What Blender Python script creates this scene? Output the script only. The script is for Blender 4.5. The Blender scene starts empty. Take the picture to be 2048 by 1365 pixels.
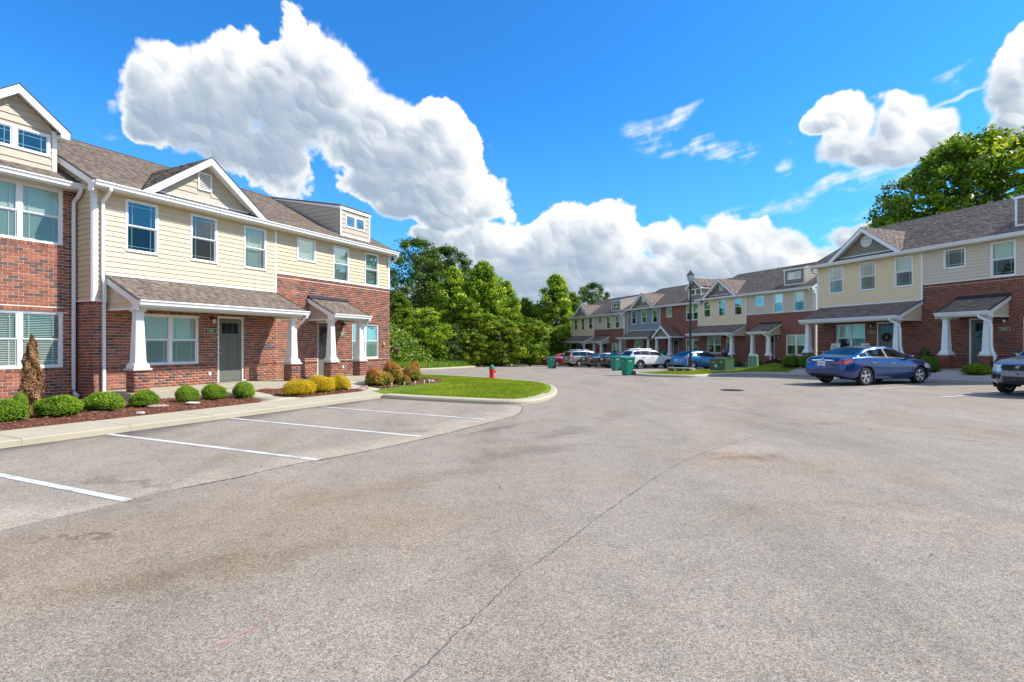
import bpy, bmesh, math, random
import numpy as np
from mathutils import Vector, Matrix
random.seed(11)
rng = np.random.default_rng(5)
scene = bpy.context.scene
COL = scene.collection
rad = math.radians

# ------------------------------------------------------------------ camera, sky, sun, exposure
cam = bpy.data.cameras.new("camera")
cam.sensor_width = 36.0
cam.lens = 36.0 * 1050.0 / 2048.0
cam.shift_y = 7.5 / 2048.0
cam.clip_end = 3000.0
cam_obj = bpy.data.objects.new("camera", cam)
cam_obj.location = (0.0, 0.0, 1.55)
cam_obj.rotation_euler = (math.pi / 2, 0, 0)
COL.objects.link(cam_obj)
scene.camera = cam_obj

SUN_EL = 44.0          # degrees above the horizon
SUN_AZ = 90.0          # compass-style: 0 = +Y, 90 = +X
SUN_STRENGTH = 3.7
SKY_STRENGTH = 0.15
CLOUD_LEVEL = 4.1
SKY_TINT = (0.15, 0.58, 0.95, 1.0)
EXPOSURE = 0.86

scene.view_settings.view_transform = 'Standard'
scene.view_settings.look = 'None'
scene.view_settings.gamma = 1.0
scene.view_settings.use_curve_mapping = False
scene.view_settings.exposure = EXPOSURE
scene.render.engine = 'CYCLES'
try:
    scene.cycles.use_denoising = True
    scene.cycles.denoiser = 'OPENIMAGEDENOISE'
    scene.cycles.denoising_input_passes = 'RGB_ALBEDO_NORMAL'
except Exception:
    pass
scene.cycles.max_bounces = 8
scene.cycles.transparent_max_bounces = 16
scene.cycles.caustics_reflective = False
scene.cycles.caustics_refractive = False
scene.cycles.sample_clamp_indirect = 6.0

sun = bpy.data.lights.new("sun", 'SUN')
sun.energy = SUN_STRENGTH
sun.angle = rad(0.55)
sun.color = (1.0, 0.955, 0.88)
sun_obj = bpy.data.objects.new("sun", sun)
_sd = Vector((math.sin(rad(SUN_AZ)) * math.cos(rad(SUN_EL)), math.cos(rad(SUN_AZ)) * math.cos(rad(SUN_EL)), math.sin(rad(SUN_EL))))
sun_obj.rotation_euler = _sd.to_track_quat('Z', 'Y').to_euler()
sun_obj.location = (30, 0, 40)
COL.objects.link(sun_obj)


class NT:
    """tiny helper for building node trees"""
    def __init__(self, tree):
        self.t = tree

    def n(self, typ, ins=None, **props):
        nd = self.t.nodes.new(typ)
        for k, v in props.items():
            setattr(nd, k, v)
        if ins:
            for k, v in ins.items():
                s = nd.inputs[k]
                if hasattr(v, 'is_linked') or isinstance(v, bpy.types.NodeSocket):
                    self.t.links.new(v, s)
                else:
                    s.default_value = v
        return nd

    def math(self, op, a, b=None, c=None, clamp=False):
        ins = {0: a}
        if b is not None:
            ins[1] = b
        if c is not None:
            ins[2] = c
        nd = self.n('ShaderNodeMath', ins, operation=op)
        nd.use_clamp = clamp
        return nd.outputs[0]

    def vmath(self, op, a, b=None, scale=None):
        ins = {0: a}
        if b is not None:
            ins[1] = b
        nd = self.n('ShaderNodeVectorMath', ins, operation=op)
        if scale is not None:
            nd.inputs['Scale'].default_value = scale
        return nd

    def mix(self, fac, a, b, blend='MIX'):
        nd = self.n('ShaderNodeMix', None, data_type='RGBA', blend_type=blend)
        for idx, v in ((0, fac), (6, a), (7, b)):
            s = nd.inputs[idx]
            if isinstance(v, bpy.types.NodeSocket):
                self.t.links.new(v, s)
            else:
                s.default_value = v
        return nd.outputs[2]

    def smooth(self, v, lo, hi, to_lo=0.0, to_hi=1.0):
        nd = self.n('ShaderNodeMapRange', {0: v, 1: lo, 2: hi, 3: to_lo, 4: to_hi}, interpolation_type='SMOOTHSTEP')
        return nd.outputs[0]

    def noise(self, vec, scale, detail=4.0, rough=0.55, dist=0.0):
        return self.n('ShaderNodeTexNoise', {'Vector': vec, 'Scale': scale, 'Detail': detail, 'Roughness': rough, 'Distortion': dist})

    def ramp(self, fac, stops, interp='LINEAR'):
        nd = self.n('ShaderNodeValToRGB', {0: fac})
        cr = nd.color_ramp
        cr.interpolation = interp
        while len(cr.elements) < len(stops):
            cr.elements.new(0.5)
        for e, (p, c) in zip(cr.elements, stops):
            e.position = p
            e.color = (c[0], c[1], c[2], 1.0)
        return nd.outputs[0]


def cloud_maps(W=2300, H=852, AZ=58.0, E0=-3.0, E1=40.0, seed=3):
    """coverage, light and streak maps over azimuth x elevation"""
    rg = np.random.default_rng(seed)
    az1 = np.linspace(-math.radians(AZ), math.radians(AZ), W)
    el1 = np.linspace(math.radians(E0), math.radians(E1), H)
    A, E = np.meshgrid(az1.astype(np.float32), el1.astype(np.float32))
    span_a, span_e = az1[-1] - az1[0], el1[-1] - el1[0]

    def interp(n, m):
        x = np.linspace(0, m - 1.001 - 3, n)
        i = x.astype(int)
        f = (x - i).astype(np.float32)
        M = np.zeros((n, m), np.float32)
        r = np.arange(n)
        M[r, i] = (1 - f) ** 3 / 6
        M[r, i + 1] = (3 * f ** 3 - 6 * f ** 2 + 4) / 6
        M[r, i + 2] = (-3 * f ** 3 + 3 * f ** 2 + 3 * f + 1) / 6
        M[r, i + 3] = f ** 3 / 6
        return M

    def vnoise(cell, sx=1.0, sy=1.0):
        """smooth noise, about unit variance, feature size cell radians"""
        nx, ny = int(span_a / cell * sx) + 5, int(span_e / cell * sy) + 5
        R = rg.standard_normal((ny, nx)).astype(np.float32)
        return (interp(H, ny) @ R @ interp(W, nx).T) * 1.9

    def fbm(cell, octs, gain=0.5, sx=1.0, sy=1.0):
        out, a, tot = 0, 1.0, 0
        for o in range(octs):
            out = out + a * vnoise(cell / 2 ** o, sx, sy)
            tot += a * a
            a *= gain
        return out / math.sqrt(tot)

    def sample(M, du, dv):
        """bilinear lookup of M displaced by du,dv (pixels)"""
        yy, xx = np.mgrid[0:H, 0:W].astype(np.float32)
        x = np.clip(xx + du, 0, W - 1.001)
        y = np.clip(yy + dv, 0, H - 1.001)
        i, j = x.astype(np.int32), y.astype(np.int32)
        fx, fy = x - i, y - j
        return (M[j, i] * (1 - fx) + M[j, i + 1] * fx) * (1 - fy) + (M[j + 1, i] * (1 - fx) + M[j + 1, i + 1] * fx) * fy

    def smooth(x, lo, hi):
        t = np.clip((x - lo) / (hi - lo), 0, 1)
        return t * t * (3 - 2 * t)

    PUFFS = [(590, 100, 66, 62), (645, 125, 52, 46), (545, 130, 44, 40), (455, 112, 56, 50), (405, 125, 40, 36), (335, 138, 42, 38), (300, 165, 34, 28), (330, 215, 74, 62), (430, 210, 105, 90), (285, 245, 46, 24),
             (560, 190, 110, 95), (665, 190, 76, 72), (560, 305, 78, 72), (480, 290, 80, 56), (400, 275, 70, 34), (735, 228, 80, 60), (800, 250, 70, 54), (690, 250, 70, 60),
             (880, 235, 48, 42), (860, 290, 80, 54), (930, 305, 48, 46), (810, 320, 110, 60), (725, 310, 66, 50), (850, 385, 105, 44), (935, 385, 62, 54), (745, 375, 66, 40), (970, 420, 36, 36), (900, 430, 80, 30), (820, 425, 60, 26), (620, 250, 70, 60),
             (1180, 460, 76, 50), (1135, 440, 36, 30), (1215, 440, 40, 30), (1100, 468, 44, 40), (1245, 495, 54, 50), (1165, 500, 120, 56), (1050, 492, 54, 42), (985, 492, 56, 36), (920, 498, 60, 34), (860, 480, 46, 24), (1140, 550, 160, 50),
             (1030, 545, 110, 40), (920, 540, 90, 34), (1290, 550, 90, 40), (1335, 478, 34, 34), (1385, 496, 46, 42), (1446, 486, 48, 40), (1505, 494, 50, 46),
             (1565, 500, 46, 34), (1430, 535, 140, 44), (1600, 520, 70, 28), (1695, 482, 54, 26), (1060, 602, 230, 30), (1330, 582, 220, 32), (1740, 470, 40, 22), (860, 602, 120, 28), (1500, 566, 150, 28),
             (1672, 220, 46, 36), (1712, 245, 40, 42), (1690, 300, 54, 36), (1640, 245, 32, 20), (1730, 320, 50, 26), (1818, 218, 46, 32), (1790, 258, 60, 50), (1868, 256, 66, 36), (1780, 300, 90, 34), (1900, 285, 60, 24),
             (2040, 150, 56, 90), (2075, 95, 50, 46), (2030, 245, 50, 34), (1965, 285, 70, 20), (2110, 200, 90, 90)]
    # domain warp
    wa = fbm(0.085, 4, 0.55) * 0.010
    we = fbm(0.085, 4, 0.55) * 0.010
    A2, E2 = A + wa, E + we
    F = np.full((H, W), -3.0, np.float32)
    Q = np.zeros((H, W), np.float32)
    for (cx, cy, rx, ry) in PUFFS:
        a0 = math.atan((cx - 1024) / 1050)
        e0 = math.atan((690 - cy) / 1050 * math.cos(a0))
        k = math.cos(a0)
        ra, re = 1.06 * rx / 1050 * k * k, 1.06 * ry / 1050 * k
        i0, i1 = np.searchsorted(az1, (a0 - 3.2 * ra - 0.05, a0 + 3.2 * ra + 0.05))
        j0, j1 = np.searchsorted(el1, (e0 - 3.2 * re - 0.05, e0 + 3.2 * re + 0.05))
        if i1 <= i0 or j1 <= j0:
            continue
        w_ = (slice(j0, j1), slice(i0, i1))
        b = 1.0 - np.sqrt(((A2[w_] - a0) / ra) ** 2 + ((E2[w_] - e0) / re) ** 2)
        kk = 0.22
        f_ = F[w_]
        hmix = np.clip(0.5 + 0.5 * (b - f_) / kk, 0, 1)
        F[w_] = f_ * (1 - hmix) + b * hmix + kk * hmix * (1 - hmix)
        Q[w_] = np.maximum(Q[w_], np.sqrt(np.clip(1 - (1 - b) ** 2, 0, 1)) * min(1.0, (ra * re) ** 0.5 / 0.07))
    F = np.maximum(F, -1.6)
    # cauliflower billows
    B, Bs = 0, 0
    a = 1.0
    for cell in (0.070, 0.040, 0.023, 0.0130, 0.0075, 0.0045):
        nb = a * (np.abs(vnoise(cell)) - 0.62)
        B = B + nb
        if cell > 0.012:
            Bs = Bs + nb
        a *= 0.60
    B, Bs = B / 1.5, Bs / 1.5
    wisp_edge = fbm(0.02, 5, 0.62)
    d = F + 0.05 + (0.25 - 0.10 * smooth(F, 0.1, 0.5)) * B + 0.08 * wisp_edge
    body = np.clip(d, 0, 0.9)
    step_px = W / span_a
    dirx, diry = 0.62, 0.78          # towards the sun in the picture of the sky

    def shift(M, dx, dy):
        out = np.zeros_like(M)
        dx, dy = int(round(dx)), int(round(dy))
        out[:H - dy, :W - dx] = M[dy:, dx:]
        return out
    tau = np.zeros_like(d)
    t = 0.0
    for i in range(10):
        t += 0.0032 * (1.33 ** i)
        tau += shift(body, dirx * t * step_px, diry * t * step_px) * (1.33 ** i)
    tau = tau / 10.0
    hgt = np.sqrt(np.clip(F + 0.25 * Bs + 0.25, 0, 1.4)) + 0.14 * Bs + 0.06 * Q
    gy, gx = np.gradient(hgt)
    rel = -(gx * dirx + gy * diry) * step_px * 0.020
    gy, gx = np.gradient(B)
    rel2 = -(gx * dirx + gy * diry) * step_px * 0.0016
    light = 0.04 + 1.0 * np.exp(-0.86 * tau) + np.clip(rel, -0.40, 0.28) * 0.42 + np.clip(rel2, -0.10, 0.10) * 0.6
    base = smooth(d, 0.0, 0.5)
    light = light * base + (1 - base) * np.maximum(light, 0.80)
    soft = smooth(fbm(0.09, 3), -0.6, 1.2)
    alpha = smooth(d, -0.02, 0.13 + 0.26 * soft)
    # streaks
    def rot_noise(cell, ang, stretch):
        ca, sa = math.cos(ang), math.sin(ang)
        M = fbm(cell, 6, 0.6, 1.0 / stretch, 1.0)
        yy, xx = np.mgrid[0:H, 0:W].astype(np.float32)
        cxp, cyp = W / 2, H / 2
        return sample(M, (ca * (xx - cxp) + sa * (yy - cyp)) - (xx - cxp), (-sa * (xx - cxp) + ca * (yy - cyp)) - (yy - cyp))
    S = rot_noise(0.02, math.radians(12), 7.0)
    Wm = np.zeros_like(d)
    for (cx, cy, rx, ry, ang, am) in [(1320, 280, 75, 26, -20, .9), (1410, 305, 70, 16, -6, 1), (1490, 290, 80, 13, 14, .9), (1550, 275, 40, 9, 8, .7), (1350, 260, 50, 10, 25, .5), (1500, 430, 130, 12, 14, .75), (1620, 400, 120, 16, 14, .9), (1710, 372, 90, 18, 10, .8),
                                     (1568, 325, 24, 15, 10, 1.0), (1552, 330, 14, 10, 0, .8), (232, 194, 16, 12, -30, .7), (1895, 145, 30, 10, 10, .7), (1925, 152, 22, 14, -20, .6), (1905, 200, 70, 5, 12, .8), (1880, 340, 140, 26, 8, .55), (1480, 448, 110, 9, 6, .5), (985, 306, 26, 12, 10, .5), (1700, 440, 60, 10, 10, .4), (270, 265, 50, 12, 20, .35), (210, 250, 30, 16, 0, .2)]:
        a0 = math.atan((cx - 1024) / 1050)
        e0 = math.atan((690 - cy) / 1050 * math.cos(a0))
        k = math.cos(a0)
        ca, sa = math.cos(math.radians(ang)), math.sin(math.radians(ang))
        X, Y = (A2 - a0), (E2 - e0)
        u, v = (ca * X + sa * Y) / (1.35 * rx / 1050 * k * k), (-sa * X + ca * Y) / (1.5 * ry / 1050 * k)
        Wm = np.maximum(Wm, am * np.clip(1 - np.sqrt(u * u + v * v), 0, 1))
    fil = np.clip(0.55 + 0.33 * S + 0.16 * wisp_edge, 0, 1.3)
    wisp = smooth(np.sqrt(Wm) * fil, 0.14, 0.86) * 0.9
    return alpha, np.clip(light, 0, 1.15), wisp


def build_world():
    w = bpy.data.worlds.new("World")
    scene.world = w
    w.use_nodes = True
    t = w.node_tree
    t.nodes.clear()
    N = NT(t)
    out = N.n('ShaderNodeOutputWorld')
    bg = N.n('ShaderNodeBackground')
    t.links.new(bg.outputs[0], out.inputs[0])
    sky = N.n('ShaderNodeTexSky', sky_type='NISHITA')
    sky.sun_disc = False
    sky.sun_elevation = rad(SUN_EL)
    sky.sun_rotation = rad(SUN_AZ)
    sky.air_density = 1.0
    sky.dust_density = 0.35
    sky.ozone_density = 2.5
    # computed cumulus field over the directions ahead (coverage, light, streaks)
    AZ, E0, E1 = 58.0, -3.0, 40.0
    al, li, wi = cloud_maps(AZ=AZ, E0=E0, E1=E1)
    Hh, Ww = al.shape
    img = bpy.data.images.new('cloud_field', Ww, Hh, alpha=False, float_buffer=False)
    img.colorspace_settings.name = 'Non-Color'
    buf = np.ones((Hh, Ww, 4), np.float32)
    buf[..., 0] = np.clip(li / 1.2, 0, 1)
    buf[..., 1] = wi
    buf[..., 2] = al
    img.pixels.foreach_set(buf.ravel())
    img.update()
    tc = N.n('ShaderNodeTexCoord')
    D = tc.outputs['Generated']
    sp = N.n('ShaderNodeSeparateXYZ', {0: D})
    az = N.math('ARCTAN2', sp.outputs[0], sp.outputs[1])
    el = N.math('ARCSINE', sp.outputs[2])
    u = N.math('MULTIPLY_ADD', az, 1.0 / (2 * rad(AZ)), 0.5)
    v = N.math('MULTIPLY_ADD', el, 1.0 / (rad(E1) - rad(E0)), -rad(E0) / (rad(E1) - rad(E0)))
    V = N.n('ShaderNodeCombineXYZ', {0: u, 1: v, 2: 0.0}).outputs[0]
    tx = N.n('ShaderNodeTexImage', {'Vector': V}, image=img, interpolation='Cubic', extension='CLIP')
    ch = N.n('ShaderNodeSeparateColor', {0: tx.outputs[0]})
    shade, wisp, alpha = N.math('MULTIPLY', ch.outputs[0], 1.2), ch.outputs[1], ch.outputs[2]
    # the unseen rest of the sky: cumulus cover thickened to whiten the ambient light
    aa = N.math('ABSOLUTE', az)
    side = N.smooth(aa, rad(47), rad(57))
    mp = N.n('ShaderNodeMapping', {'Vector': D, 'Scale': (1.0, 1.0, 2.2)})
    nz = N.noise(mp.outputs[0], 2.6, 5.0, 0.55)
    ga = N.math('MULTIPLY', N.smooth(nz.outputs[0], 0.46, 0.56), N.math('MULTIPLY', side, N.smooth(el, -0.02, 0.03)))
    gs = N.smooth(nz.outputs[0], 0.80, 0.52)
    alpha = N.math('MAXIMUM', alpha, ga)
    shade = N.math('ADD', N.math('MULTIPLY', shade, N.math('SUBTRACT', 1.0, side)), N.math('MULTIPLY', gs, side))
    ccol = N.ramp(shade, [(0.0, (0.36, 0.45, 0.57)), (0.3, (0.50, 0.58, 0.67)), (0.6, (0.74, 0.79, 0.84)), (0.85, (0.95, 0.96, 0.97)), (1.0, (1.0, 1.0, 0.99))])
    skyc = N.mix(1.0, sky.outputs[0], SKY_TINT, 'MULTIPLY')
    hz = N.smooth(el, 0.45, -0.05)
    skyc = N.mix(N.math('MULTIPLY', hz, 0.45), skyc, (1.0, 2.5, 4.2, 1.0))
    cl = N.mix(1.0, ccol, (CLOUD_LEVEL,) * 3 + (1.0,), 'MULTIPLY')
    c2 = N.mix(wisp, skyc, (CLOUD_LEVEL * 0.86, CLOUD_LEVEL * 0.91, CLOUD_LEVEL * 0.95, 1.0))
    c3 = N.mix(alpha, c2, cl)
    below = N.smooth(el, -0.01, -0.06)
    c3 = N.mix(below, c3, (1.2, 1.25, 1.1, 1.0))
    t.links.new(c3, bg.inputs[0])
    bg.inputs[1].default_value = SKY_STRENGTH
    w.cycles.sampling_method = 'MANUAL'
    w.cycles.sample_map_resolution = 512


build_world()

# ------------------------------------------------------------------ small geometry helpers


def spf(v, k=3.0):
    return (v + np.sqrt(v * v + k * k)) / 2


def GZ(x, y):
    """height of the asphalt at a place"""
    return 0.011 * spf(x - 5.0) - 0.022 * spf(y - 20.0)


def link(o, parent=None):
    COL.objects.link(o)
    if parent is not None:
        o.parent = parent
    return o


def tag(o, label, cat, group=None, kind=None):
    o['label'] = label
    o['category'] = cat
    if group:
        o['group'] = group
    if kind:
        o['kind'] = kind
    return o


def empty(name, loc=(0, 0, 0), yaw=0.0, parent=None):
    o = bpy.data.objects.new(name, None)
    o.empty_display_size = 0.2
    o.location = loc
    o.rotation_euler = (0, 0, yaw)
    return link(o, parent)


def mesh_np(name, V, F, rnd=None, smooth=False):
    """V (n,3), F (m,k) arrays, optional per-face random value"""
    V = np.asarray(V, dtype=np.float32).reshape(-1, 3)
    F = np.asarray(F, dtype=np.int32)
    m = bpy.data.meshes.new(name)
    k = F.shape[1]
    m.vertices.add(len(V))
    m.vertices.foreach_set('co', V.ravel())
    m.loops.add(F.size)
    m.loops.foreach_set('vertex_index', F.ravel())
    m.polygons.add(len(F))
    m.polygons.foreach_set('loop_start', np.arange(0, F.size, k, dtype=np.int32))
    m.polygons.foreach_set('loop_total', np.full(len(F), k, dtype=np.int32))
    if smooth:
        m.polygons.foreach_set('use_smooth', np.ones(len(F), dtype=bool))
    m.update(calc_edges=True)
    if rnd is not None:
        a = m.attributes.new('rnd', 'FLOAT', 'FACE')
        a.data.foreach_set('value', np.asarray(rnd, dtype=np.float32))
    return m


class MB:
    """collects faces for one mesh"""
    def __init__(self):
        self.v = []
        self.f = []

    def add(self, vs, fs):
        b = len(self.v)
        self.v += [tuple(p) for p in vs]
        self.f += [tuple(i + b for i in f) for f in fs]
        return self

    def box(self, x0, x1, y0, y1, z0, z1):
        return self.add([(x0, y0, z0), (x1, y0, z0), (x1, y1, z0), (x0, y1, z0), (x0, y0, z1), (x1, y0, z1), (x1, y1, z1), (x0, y1, z1)],
                        [(0, 3, 2, 1), (4, 5, 6, 7), (0, 1, 5, 4), (1, 2, 6, 5), (2, 3, 7, 6), (3, 0, 4, 7)])

    def frustum(self, c, w0, d0, z0, w1, d1, z1):
        x, y = c
        vs = []
        for (w, d, z) in ((w0, d0, z0), (w1, d1, z1)):
            vs += [(x - w / 2, y - d / 2, z), (x + w / 2, y - d / 2, z), (x + w / 2, y + d / 2, z), (x - w / 2, y + d / 2, z)]
        return self.add(vs, [(0, 3, 2, 1), (4, 5, 6, 7), (0, 1, 5, 4), (1, 2, 6, 5), (2, 3, 7, 6), (3, 0, 4, 7)])

    def prism(self, poly, axis, a0, a1):
        """poly: 2D points; axis 'x': poly is (y,z); axis 'y': poly is (x,z); axis 'z': poly is (x,y)"""
        n = len(poly)
        def P(p, a):
            return (a, p[0], p[1]) if axis == 'x' else (p[0], a, p[1]) if axis == 'y' else (p[0], p[1], a)
        vs = [P(p, a0) for p in poly] + [P(p, a1) for p in poly]
        fs = [tuple(range(n))[::-1], tuple(range(n, 2 * n))] + [(i, (i + 1) % n, n + (i + 1) % n, n + i) for i in range(n)]
        return self.add(vs, fs)

    def tube(self, path, r, seg=10, r2=None, square=None, cap=True):
        """swept tube; r may be a list; square=(w,h) makes a rectangular duct"""
        pts = [Vector(p) for p in path]
        n = len(pts)
        rings = []
        up0 = Vector((0, 0, 1))
        for i, p in enumerate(pts):
            d = (pts[min(i + 1, n - 1)] - pts[max(i - 1, 0)])
            if d.length < 1e-9:
                d = Vector((0, 0, 1))
            d.normalize()
            ref = up0 if abs(d.z) < 0.9 else Vector((0, 1, 0))
            a = d.cross(ref).normalized()
            b = a.cross(d).normalized()
            rr = r[i] if isinstance(r, (list, tuple)) else r
            ring = []
            if square:
                w, h = square
                for (s, t) in ((-1, -1), (1, -1), (1, 1), (-1, 1)):
                    ring.append(p + a * (s * w / 2) + b * (t * h / 2))
            else:
                for k in range(seg):
                    an = 2 * math.pi * k / seg
                    ring.append(p + a * (math.cos(an) * rr) + b * (math.sin(an) * rr))
            rings.append(ring)
        m = len(rings[0])
        vs = [q for ring in rings for q in ring]
        fs = []
        for i in range(n - 1):
            for k in range(m):
                fs.append((i * m + k, i * m + (k + 1) % m, (i + 1) * m + (k + 1) % m, (i + 1) * m + k))
        if cap:
            fs.append(tuple(range(m))[::-1])
            fs.append(tuple((n - 1) * m + k for k in range(m)))
        return self.add(vs, fs)

    def lathe(self, prof, center=(0, 0, 0), seg=24, axis='z'):
        cx, cy, cz = center
        vs = []
        for (r, h) in prof:
            for k in range(seg):
                a = 2 * math.pi * k / seg
                if axis == 'z':
                    vs.append((cx + r * math.cos(a), cy + r * math.sin(a), cz + h))
                elif axis == 'y':
                    vs.append((cx + r * math.cos(a), cy + h, cz + r * math.sin(a)))
                else:
                    vs.append((cx + h, cy + r * math.cos(a), cz + r * math.sin(a)))
        fs = []
        for i in range(len(prof) - 1):
            for k in range(seg):
                fs.append((i * seg + k, i * seg + (k + 1) % seg, (i + 1) * seg + (k + 1) % seg, (i + 1) * seg + k))
        return self.add(vs, fs)

    def mesh(self, name):
        m = bpy.data.meshes.new(name)
        m.from_pydata(self.v, [], self.f)
        m.update()
        return m

    def build(self, name, mat, parent=None, smooth=False, bevel=0.0, rnd=None):
        m = self.mesh(name)
        if bevel > 0 or smooth:
            bm = bmesh.new()
            bm.from_mesh(m)
            if bevel > 0:
                bmesh.ops.bevel(bm, geom=[e for e in bm.edges if e.is_manifold and e.calc_face_angle(0) > 0.6], offset=bevel, segments=2, affect='EDGES', clamp_overlap=True)
            if smooth:
                for f in bm.faces:
                    f.smooth = True
            bmesh.ops.recalc_face_normals(bm, faces=bm.faces)
            bm.to_mesh(m)
            bm.free()
        o = bpy.data.objects.new(name, m)
        m.materials.append(mat)
        return link(o, parent)


def obj(name, mesh, mat, parent=None):
    o = bpy.data.objects.new(name, mesh)
    if mat is not None and len(mesh.materials) == 0:
        mesh.materials.append(mat)
    return link(o, parent)


def copy_tree(o, parent=None):
    c = o.copy()
    link(c, parent)
    for ch in list(o.children):
        copy_tree(ch, c)
    return c


BOXF = np.array([[0, 3, 2, 1], [4, 5, 6, 7], [0, 1, 5, 4], [1, 2, 6, 5], [2, 3, 7, 6], [3, 0, 4, 7]], dtype=np.int32)


def boxes_np(corners):
    """corners (n,8,3) -> V,F"""
    n = len(corners)
    V = np.asarray(corners, dtype=np.float32).reshape(-1, 3)
    F = (BOXF[None] + (np.arange(n) * 8)[:, None, None]).reshape(-1, 4)
    return V, F


# ------------------------------------------------------------------ materials
MATS = {}


def principled(name, color=(0.5, 0.5, 0.5), rough=0.6, metal=0.0, spec=0.5, vary=0.0, vscale=6.0, bump=0.0, bscale=40.0, coat=0.0, emit=None, dirt=None):
    if name in MATS:
        return MATS[name]
    m = bpy.data.materials.new(name)
    MATS[name] = m
    m.use_nodes = True
    N = NT(m.node_tree)
    p = m.node_tree.nodes['Principled BSDF']
    p.inputs['Roughness'].default_value = rough
    p.inputs['Metallic'].default_value = metal
    p.inputs['Specular IOR Level'].default_value = spec
    if coat:
        p.inputs['Coat Weight'].default_value = coat
        p.inputs['Coat Roughness'].default_value = 0.04
    tc = N.n('ShaderNodeTexCoord').outputs['Object']
    col = (*color, 1.0)
    if vary > 0:
        nz = N.noise(tc, vscale, 5.0, 0.6)
        f = N.math('MULTIPLY_ADD', nz.outputs[0], 2.0 * vary, 1.0 - vary)
        hs = N.n('ShaderNodeHueSaturation', {'Value': f, 'Color': col})
        m.node_tree.links.new(hs.outputs[0], p.inputs['Base Color'])
    else:
        p.inputs['Base Color'].default_value = col
    if bump > 0:
        nb = N.noise(tc, bscale, 4.0, 0.6)
        b = N.n('ShaderNodeBump', {'Strength': bump, 'Distance': 0.02, 'Height': nb.outputs[0]})
        m.node_tree.links.new(b.outputs[0], p.inputs['Normal'])
    if emit:
        p.inputs['Emission Color'].default_value = (*emit[0], 1)
        p.inputs['Emission Strength'].default_value = emit[1]
    return m


def rnd_socket(N):
    at = N.n('ShaderNodeAttribute', attribute_name='rnd')
    oi = N.n('ShaderNodeObjectInfo')
    sx = N.n('ShaderNodeSeparateColor', {0: oi.outputs['Color']})
    return N.math('FRACT', N.math('ADD', at.outputs['Fac'], sx.outputs[0]))


def ramp_material(name, stops, rough=0.85, bump=0.4, bscale=120.0, mott=0.25, mscale=25.0, spec=0.3):
    if name in MATS:
        return MATS[name]
    m = bpy.data.materials.new(name)
    MATS[name] = m
    m.use_nodes = True
    N = NT(m.node_tree)
    p = m.node_tree.nodes['Principled BSDF']
    p.inputs['Roughness'].default_value = rough
    p.inputs['Specular IOR Level'].default_value = spec
    r = rnd_socket(N)
    c = N.ramp(r, stops)
    tc = N.n('ShaderNodeTexCoord').outputs['Object']
    geo = N.n('ShaderNodeNewGeometry').outputs['Position']
    nz = N.noise(geo, mscale, 5.0, 0.65)
    f = N.math('MULTIPLY_ADD', nz.outputs[0], 2 * mott, 1 - mott)
    nl = N.noise(geo, 0.8, 3.0, 0.5)
    f = N.math('MULTIPLY', f, N.math('MULTIPLY_ADD', nl.outputs[0], 0.3, 0.85))
    hs = N.n('ShaderNodeHueSaturation', {'Value': f, 'Color': c})
    m.node_tree.links.new(hs.outputs[0], p.inputs['Base Color'])
    if bump > 0:
        nb = N.noise(geo, bscale, 3.0, 0.6)
        b = N.n('ShaderNodeBump', {'Strength': bump, 'Distance': 0.006, 'Height': nb.outputs[0]})
        m.node_tree.links.new(b.outputs[0], p.inputs['Normal'])
    return m


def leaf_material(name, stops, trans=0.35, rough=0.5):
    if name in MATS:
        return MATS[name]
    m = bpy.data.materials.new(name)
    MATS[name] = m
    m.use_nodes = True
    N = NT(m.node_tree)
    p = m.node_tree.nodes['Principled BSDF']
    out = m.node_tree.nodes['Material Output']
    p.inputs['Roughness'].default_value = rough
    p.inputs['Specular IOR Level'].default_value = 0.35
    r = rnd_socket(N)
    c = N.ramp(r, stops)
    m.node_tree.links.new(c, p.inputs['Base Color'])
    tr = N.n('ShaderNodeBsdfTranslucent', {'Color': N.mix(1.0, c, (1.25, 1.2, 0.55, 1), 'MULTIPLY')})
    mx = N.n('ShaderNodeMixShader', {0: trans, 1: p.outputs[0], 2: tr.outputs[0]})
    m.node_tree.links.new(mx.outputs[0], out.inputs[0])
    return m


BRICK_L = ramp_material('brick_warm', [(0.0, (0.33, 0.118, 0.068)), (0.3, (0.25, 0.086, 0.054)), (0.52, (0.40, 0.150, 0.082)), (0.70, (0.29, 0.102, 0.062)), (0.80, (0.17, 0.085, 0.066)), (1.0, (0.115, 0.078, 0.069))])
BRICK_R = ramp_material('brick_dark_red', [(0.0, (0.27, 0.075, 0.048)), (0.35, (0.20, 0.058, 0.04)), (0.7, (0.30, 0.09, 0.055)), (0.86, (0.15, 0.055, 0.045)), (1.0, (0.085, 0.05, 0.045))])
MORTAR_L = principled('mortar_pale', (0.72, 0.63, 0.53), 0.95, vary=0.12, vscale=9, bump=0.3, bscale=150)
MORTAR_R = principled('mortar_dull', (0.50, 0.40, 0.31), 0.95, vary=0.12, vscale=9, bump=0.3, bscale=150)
SHINGLE = ramp_material('roof_shingle', [(0.0, (0.205, 0.162, 0.128)), (0.35, (0.175, 0.138, 0.110)), (0.6, (0.240, 0.192, 0.152)), (0.85, (0.190, 0.152, 0.122)), (1.0, (0.140, 0.112, 0.092))], rough=0.95, bump=0.8, bscale=350, mott=0.25, mscale=160, spec=0.15)
SHINGLE_R = ramp_material('roof_shingle_brown', [(0.0, (0.245, 0.190, 0.160)), (0.35, (0.195, 0.152, 0.130)), (0.6, (0.285, 0.226, 0.190)), (0.85, (0.215, 0.172, 0.146)), (1.0, (0.155, 0.124, 0.108))], rough=0.95, bump=0.8, bscale=350, mott=0.25, mscale=160, spec=0.15)
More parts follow.
